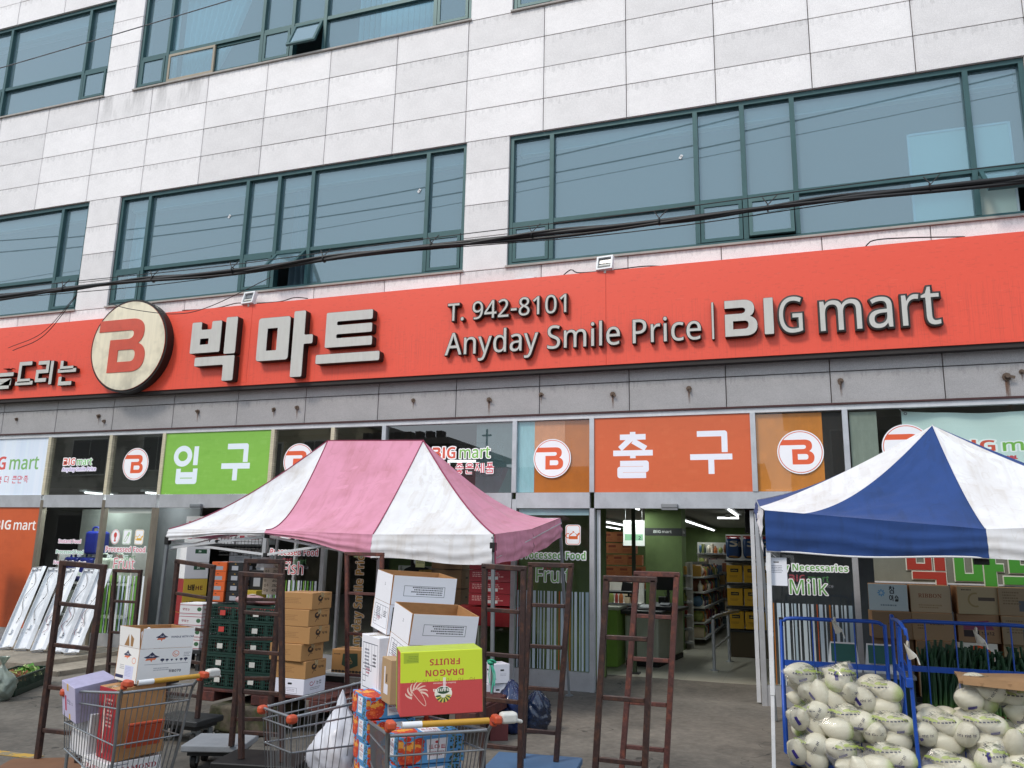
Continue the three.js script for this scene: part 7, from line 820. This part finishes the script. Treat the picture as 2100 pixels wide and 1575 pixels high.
  // spring onions
  const stalk = (() => { const list = []; return (x, z, h, lean, r) => { const a = []; const pts = [[x, 0, z], [x + lean * 0.3, h * 0.35, z + 0.01], [x + lean * 0.7, h * 0.7, z], [x + lean * 1.4 + rr(-0.07, 0.07), h * rr(0.94, 1.06), z - 0.02 + rr(-0.06, 0.06)]]; const g = flat(tube(pts, r, 5, 6)); const p = g.attributes.position, c = new Float32Array(p.count * 3), w = hex(0xc9d29a), m = hex(0x6f9a4a), d = hex(0x1d4427); for (let i = 0; i < p.count; i++) { const t = clamp(p.getY(i) / h), q = t < 0.3 ? w.clone().lerp(m, t / 0.3) : m.clone().lerp(d, clamp((t - 0.3) / 0.22)); c.set([q.r, q.g, q.b], 3 * i); } g.setAttribute('color', new THREE.BufferAttribute(c, 3)); return g; }; })();
  const onionM = std({ vertexColors: true, roughness: 0.5 });
  [['leftmost', 1.17, 0.78, 0.05], ['second from left', 1.4, 0.76, 0.06], ['third from left', 1.68, 0.75, 0.02], ['rightmost', 1.95, 0.74, 0.0]].forEach(([n, x, h, lean], b) => { const t = thing('spring_onion_bundle', `tied bundle of long spring onions, ${n} behind the right blue cage`, 'spring onions', [x, 0.06, 1.3], 0); const g = []; for (let i = 0; i < 84; i++) { const a = i * 2.4, r = 0.12 * Math.sqrt(i / 84); g.push(stalk(r * Math.cos(a) * 1.1, r * Math.sin(a), h * rr(0.85, 1.05), lean + rr(-0.04, 0.04) + r * Math.cos(a) * 0.3, rr(0.011, 0.016))); } const m = new THREE.Mesh(mergeGeometries(g), onionM); m.name = 'stalks'; m.castShadow = m.receiveShadow = true; m.userData.kind = 'stuff'; t.add(m); part(t, 'string', [place(new THREE.TorusGeometry(0.125, 0.006, 5, 24), lean * 0.9, h * 0.78, 0, Math.PI / 2 + 0.12, 0, 0.1)], M.white); part(t, 'red_band', [place(new THREE.TorusGeometry(0.125, 0.008, 5, 24), lean * 0.25, h * 0.3, 0, Math.PI / 2)], std({ color: 0x7a3a30, roughness: 0.6 })); if (b > 1) part(t, 'loose_string', tube([[0, h * 0.8, 0.13], [0.1, h * 0.72, 0.14], [0.18, h * 0.45, 0.15]], 0.007, 5), M.white); });
  const tray = thing('onion_tray', 'dark tray under the spring onion bundles', 'tray', [1.55, 0, 1.3]); part(tray, 'base', bx(1.1, 0.05, 0.36, 0, 0.028, 0), M.dark); part(tray, 'edge', [bx(1.1, 0.09, 0.02, 0, 0.06, 0.191), bx(1.1, 0.09, 0.02, 0, 0.06, -0.191)], M.green);
  // lidded bins behind the left cage
  const bin = (x, l, txt) => { const b = thing('lidded_bin', l, 'bin', [x, 0.605, 1.4], -0.06); const g = new THREE.CylinderGeometry(0.17, 0.21, 0.24, 4, 1).rotateY(Math.PI / 4).scale(0.95, 1, 0.8); part(b, 'body', g.translate(0, 0.12, 0), M.white); part(b, 'green_lid', bx(0.21, 0.16, 0.02, 0, 0.165, 0.118, -0.15), plastic(0x1d5a52, 0.45)); part(b, 'base_lip', rb(0.31, 0.03, 0.26, 0.008, 0, 0.012, 0), M.white); if (txt) part(b, 'lettering', quad(-0.07, 0.07, 0.015, 0.075, 0.151), print(ctex(200, 90, (g2) => { g2.strokeStyle = '#33363c'; hang(g2, '포기김', 12, 12, 56, 0.1); })), true); };
  bin(0.38, 'white bin with green lid, left of two behind the left blue cage'); bin(0.7, 'white bin with green lid and handwriting, right of two behind the left cage', true);
  const st = thing('bin_stand', 'dark green box stand under the two white bins', 'stand', [0.56, 0, 1.4]); part(st, 'body', rb(0.8, 0.56, 0.34, 0.02, 0, 0.29, 0), M.green); part(st, 'shelf_board', bx(0.82, 0.03, 0.4, 0, 0.588, 0), M.grey);
  // cartons piled at the right window
  M.kraftDark = std({ map: kraft, color: new THREE.Color(0.9, 0.88, 0.86), roughness: 0.85 }); const K = (c, d) => { const m = pm(facePrint(300, 210, c, d));  return m; }; const kinds = {
    soju: K('#a9b8bc', (g) => { g.fillStyle = '#5a90b8'; for (let i = 0; i < 8; i++) { g.beginPath(); g.ellipse(100 + 20 * Math.cos(i * 0.785), 70 + 20 * Math.sin(i * 0.785), 10, 6, i * 0.785, 0, 7); g.fill(); } g.strokeStyle = '#16181c'; hang(g, '참', 160, 16, 56, 0.13, 0.8); hang(g, '이슬', 160, 84, 50, 0.13, 0.7); rows(g, 90, 160, 150, 1, 16, '#6a7c86'); }),
    print: K('#a2937a', (g) => { g.fillStyle = '#7c4a30'; g.font = 'bold 44px serif'; g.fillText('RIBBON', 60, 96); rows(g, 60, 150, 170, 2, 12, '#8a7656'); }), tall: K('#8f7658', (g) => { g.fillStyle = '#35291c'; g.font = 'bold 36px sans-serif'; g.fillText('LOMA', 130, 90); rows(g, 40, 50, 60, 4, 14, '#6a5236'); }),
    magenta: K('#8c6f52', (g) => { g.fillStyle = '#7a3a58'; g.beginPath(); g.moveTo(40, 60); g.lineTo(220, 40); g.lineTo(260, 110); g.lineTo(40, 116); g.fill(); g.fillStyle = '#2c2226'; g.fillRect(40, 118, 110, 50); g.font = 'bold 34px sans-serif'; g.fillText('12x12', 164, 150); g.fillText('x8', 140, 200); }), slate: K('#86765e', (g) => { g.fillStyle = '#4a5058'; g.fillRect(140, 96, 150, 80); rows(g, 30, 30, 120, 5, 14, '#6a5a44'); }), plain: K('#7a6248', (g) => { g.fillStyle = '#5a452e'; g.fillRect(130, 40, 60, 10); rows(g, 120, 90, 70, 1, 12, '#5a452e'); }),
    fish: K('#9a8c6e', (g) => { g.strokeStyle = '#857550'; g.lineWidth = 14; g.beginPath(); g.arc(130, 100, 50, 1.2, 5); g.stroke(); g.fillStyle = '#4a4038'; g.fillRect(150, 80, 120, 26); rows(g, 30, 20, 80, 1, 12, '#4a4038'); }), cucumber: K('#d8d6cc', (g) => { g.fillStyle = '#d4552a'; g.beginPath(); g.ellipse(160, 110, 110, 92, 0, 0, 7); g.fill(); g.strokeStyle = '#f0ebe0'; hang(g, '샘오이', 72, 84, 56, 0.13, 0.95); g.fillStyle = '#5a7a3a'; g.fillRect(190, 160, 50, 26); }) };
  const grid = [[['soju', 'white carton lettered with black Hangul and blue flower'], ['print', 'beige carton with brown lettering'], ['fish', 'beige carton half hidden by the red and green letters'], ['slate', 'dull brown carton with slate block, highest at the right']], [['plain', 'plain brown carton below the white Hangul carton'], ['tall', 'brown carton with small black word'], ['magenta', 'brown carton with magenta shape and 12x12 print'], ['slate', 'dull brown carton with slate block']], [['plain', 'plain brown carton lower left of the carton wall'], ['plain', 'plain brown carton behind the cage top bar'], ['cucumber', 'white carton with big orange oval label'], ['fish', 'beige carton with curled fish shape']], [['tall', 'brown carton at the bottom left of the carton wall'], ['print', 'beige carton with brown lettering behind the spring onions'], ['plain', 'brown carton at the bottom behind the onions'], ['print', 'beige carton at the bottom right of the carton wall']]];
  const rowY = [1.105, 0.83, 0.555, 0.28]; grid.forEach((r, j) => r.forEach(([k, l], i) => carton('carton', l, [0.9 + i * 0.4 + rr(-0.02, 0.02), rowY[j], 0.33 + rr(-0.05, 0.05)], rr(-0.09, 0.09), 0.375, 0.272, 0.3, { all: M.kraftDark, front: kinds[k] }, { tape: false })));
  const pl = thing('low_stand', 'dark low stand under the carton wall at the right window', 'stand', [1.5, 0, 0.33]); part(pl, 'top', bx(1.75, 0.04, 0.4, 0, 0.255, 0), M.dark); for (const x of [-0.8, 0, 0.8]) part(pl, 'leg', bx(0.06, 0.235, 0.36, x, 0.1175, 0), M.dark);
  const sb = thing('window_sign', 'grey board with cut out red and green Hangul letters under the blue tent', 'sign', [0, 0, 0.1]); part(sb, 'board', cb(0.8, 3.2, 1.4, 1.95, 0, 0.015), std({ color: 0x76786c, roughness: 0.6, map: grime })); part(sb, 'bottom_edge', cb(0.8, 3.2, 1.382, 1.399, -0.005, 0.02), M.alu);
  const RR = (x0, x1, y0, y1) => { const s = new THREE.Shape(); s.moveTo(x0, y0); s.lineTo(x1, y0); s.lineTo(x1, y1); s.lineTo(x0, y1); s.closePath(); return s; }, poly = (p) => new THREE.Shape(p.map((q) => new THREE.Vector2(...q)));
  const ext = (sh, z, d, m, n, grow) => part(sb, n, new THREE.ExtrudeGeometry(sh, { depth: d, bevelEnabled: grow > 0, bevelSize: grow, bevelThickness: 0.001, bevelSegments: 1, bevelOffset: 0 }).translate(0, 0, z), m);
  const B = (x0, x1, y0, y1) => [[x0, y0], [x1, y0], [x1, y1], [x0, y1]], sets = [[[B(1.13, 1.37, 1.53, 1.9), B(1.22, 1.31, 1.595, 1.68)], [B(1.4, 1.5, 1.525, 1.9)], [[[1.18, 1.51], [1.18, 1.435], [1.405, 1.435], [1.405, 1.32], [1.5, 1.32], [1.5, 1.51]]]], [[B(1.59, 1.85, 1.425, 1.9), B(1.68, 1.765, 1.5, 1.82)], [[[1.865, 1.32], [1.975, 1.32], [1.975, 1.53], [2.045, 1.53], [2.045, 1.605], [1.975, 1.605], [1.975, 1.9], [1.865, 1.9]]]], [[[[2.1, 1.52], [2.5, 1.52], [2.5, 1.6], [2.2, 1.6], [2.2, 1.66], [2.5, 1.66], [2.5, 1.74], [2.2, 1.74], [2.2, 1.9], [2.1, 1.9]]], [B(2.04, 2.6, 1.4, 1.48)]]];
  const gr = std({ color: 0x3f8a2c, roughness: 0.5 }), rd = std({ color: 0x9a2f22, roughness: 0.5 }), wh = std({ color: 0xc9cabd, roughness: 0.5 }); const withHole = ([o, h]) => { const q = poly(o); if (h) q.holes.push(new THREE.Path(h.map((p) => new THREE.Vector2(...p)))); return q; };
  sets.forEach((set, i) => set.forEach((g) => { ext([withHole(g)], 0.016, 0.012, wh, 'letter_edge', 0.01); ext([withHole(g)], 0.031, 0.006, i ? gr : rd, 'letter', 0); }));
  void RR;
}
// ================================================================ OVERHEAD CABLES
{
  const ln = (f, x0, x1, n, r, m = 6) => tube(Array.from({ length: n + 1 }, (_, i) => f(lerp(x0, x1, i / n))), r, m, n * 4); const Y = (x) => 5.27 + 0.0035 * (x + 6) + 0.012 * Math.sin(x * 1.1);
  const cb2 = thing('cable_bundle', 'thick black bundle of overhead cables crossing in front of the first floor windows', 'cable'); const blk = std({ color: 0x0c0c0f, roughness: 0.5 });
  part(cb2, 'main_cable', ln((x) => [x, Y(x), 1.5], -22, 7, 60, 0.029, 8), blk); part(cb2, 'twisted_cable', [ln((x) => [x, Y(x) + 0.03 * Math.sin(x * 2.1), 1.5 + 0.03 * Math.cos(x * 2.1)], -22, 7, 110, 0.021), ln((x) => [x, Y(x) - 0.028 + 0.02 * Math.sin(x * 1.4 + 2), 1.51 + 0.02 * Math.cos(x * 1.4)], -22, 7, 90, 0.02)], blk); part(cb2, 'thin_cable', [ln((x) => [x, Y(x) - 0.055 + 0.03 * Math.sin(x * 0.9), 1.49], -22, 7, 50, 0.006, 5), ln((x) => [x, Y(x) + 0.115 + 0.03 * Math.sin(x * 0.35 + 1), 1.5], -22, 7, 50, 0.006, 5)], blk);
  for (let i = 0; i < 17; i++) { const x = -17 + i * 1.42 + rr(-0.2, 0.2); part(cb2, 'cable_tie', [place(new THREE.TorusGeometry(0.042, 0.008, 5, 12), x, Y(x), 1.5, 0, Math.PI / 2), bar([x, Y(x) + 0.03, 1.53], [x - 0.05, Y(x) + 0.12, 1.51], 0.006), bar([x + 0.01, Y(x) + 0.03, 1.53], [x + 0.1, Y(x) + 0.13, 1.51], 0.005)], blk); }
  solo('overhead_wire', 'single thin grey wire crossing the top left corner before the upper windows', 'wire', ln((x) => [x, 7.91 + 0.05 * (x + 9.89) + 0.0012 * (x + 9) * (x + 9), 3], -24, 6, 30, 0.007, 5), std({ color: 0x55585c, roughness: 0.5 }));
  solo('drop_wire', 'thin drop wire sagging from the open sash past the round emblem', 'wire', tube([[-9.6, 5.17, 1.0], [-9.1, 5.03, 1.0], [-8.3, 4.9, 1.0], [-7.7, 4.97, 1.0], [-6.8, 5.35, 0.9]], 0.006, 5), blk); solo('drop_wire', 'thin twisted drop wires slanting to the sign at the left edge', 'wire', [tube([[-11.4, 4.55, 1.0], [-10.8, 4.75, 1.0], [-9.9, 5.22, 1.3]], 0.006, 5), tube([[-11.5, 4.6, 1.0], [-10.8, 4.8, 1.02], [-9.9, 5.24, 1.3]], 0.005, 5)], blk);
  for (const [a, b, l] of [[7.11, 0, 'upper of two overhead wires mirrored in the first floor windows'], [6.92, 1, 'lower of two overhead wires mirrored in the first floor windows']]) { const k = 1.9; solo('overhead_wire', l, 'wire', ln((x) => [x, 1.628 + ((b ? 5.05 : 5.23) + (b ? 0.0048 : 0.007) * (x / k + 9) ** 2) * k, 9], -40, 12, 40, 0.02, 5), blk); }
}
// ================================================================ HOUSES ACROSS THE STREET (mirrored in the shop windows)
{
  const plaster = (c) => std({ color: c, roughness: 0.9, map: rust2 }); const rust2 = dtex(256, 256, (u, v) => { const n = fbm(u * 6, v * 6, 6, 5); return 255 * (0.72 + 0.28 * sstep(0.35, 0.6, n)); }, false, 0.25);
  const win = std({ color: 0x15181c, roughness: 0.15 }), frame = std({ color: 0xa9a89f, roughness: 0.6 });
  const house = (name, l, x0, x1, h, z, m, wins) => { const b = thing(name, l, 'house', [0, 0, z]); part(b, 'wall', cb(x0, x1, 0, h, 0, 7), m); part(b, 'roof', cb(x0 - 0.2, x1 + 0.2, h + 0.002, h + 0.25, -0.2, 7.2), std({ color: 0x5a5550, roughness: 0.9 })); for (const [x, y, w, q] of wins) { const f = part(b, 'window', [cb(x - w / 2 - 0.06, x + w / 2 + 0.06, y - q / 2 - 0.06, y + q / 2 + 0.06, -0.04, -0.002)], frame); part(f, 'pane', cb(x - w / 2, x - 0.02, y - q / 2, y + q / 2, -0.05, -0.041), win); part(f, 'pane', cb(x + 0.02, x + w / 2, y - q / 2, y + q / 2, -0.05, -0.041), win); } return b; };
  house('house', 'grey beige house mirrored in the dark upper shop windows at the left', -40, -22.5, 8.4, 17, plaster(0x9a968a), [[-28.8, 5.3, 1.9, 1.5], [-25.2, 5.4, 1.5, 1.4], [-33, 5.3, 1.8, 1.5], [-29, 2, 2.2, 1.6]]);
  house('house', 'stained yellowish house mirrored left of the pink tent top', -21.8, -16.6, 6.6, 17, plaster(0xb5a98a), [[-19.6, 5.0, 1.0, 1.3], [-17.6, 5.2, 0.9, 1.0], [-19, 2, 1.6, 1.4]]);
  const ca = house('house', 'dark building with a battlement roof line mirrored over the pink tent', -15.8, -12.4, 5.6, 18, plaster(0x3a3432), [[-15, 4.6, 0.5, 0.8], [-14, 4.6, 0.5, 0.8], [-13, 4.6, 0.5, 0.8]]); for (let i = 0; i < 8; i++) part(ca, 'battlement', cb(-15.8 + i * 0.44, -15.56 + i * 0.44, 5.86, 6.1, -0.2, 0.2), plaster(0x3a3432));
  const ch = thing('church', 'small church with a cross on its spire mirrored beside the dark building', 'church', [-13.4, 0, 24]); part(ch, 'wall', bx(4, 4.6, 5, 0, 2.3, 2.5), plaster(0x6a625a)); part(ch, 'spire', place(new THREE.ConeGeometry(0.9, 1.8, 4), 0, 5.5, 1, 0, Math.PI / 4), std({ color: 0x3c3a3c, roughness: 0.8 })); part(ch, 'cross', [bx(0.07, 0.9, 0.07, 0, 6.8, 1), bx(0.45, 0.07, 0.07, 0, 6.95, 1)], M.dark);
  house('house', 'low grey house mirrored at the right of the shop front', -11.5, -1, 4.4, 18, plaster(0x7c7a74), [[-9.5, 2.6, 1.6, 1.2], [-6, 2.6, 1.6, 1.2], [-3, 2.6, 1.6, 1.2]]); house('house', 'pale house with white framed windows mirrored in the orange panel', 0, 12, 6.8, 18, plaster(0xa5a298), [[2.2, 5.0, 1.8, 1.4], [5.8, 5.0, 1.8, 1.4], [9, 5, 1.8, 1.4]]);
}
renderer.render(scene, camera);
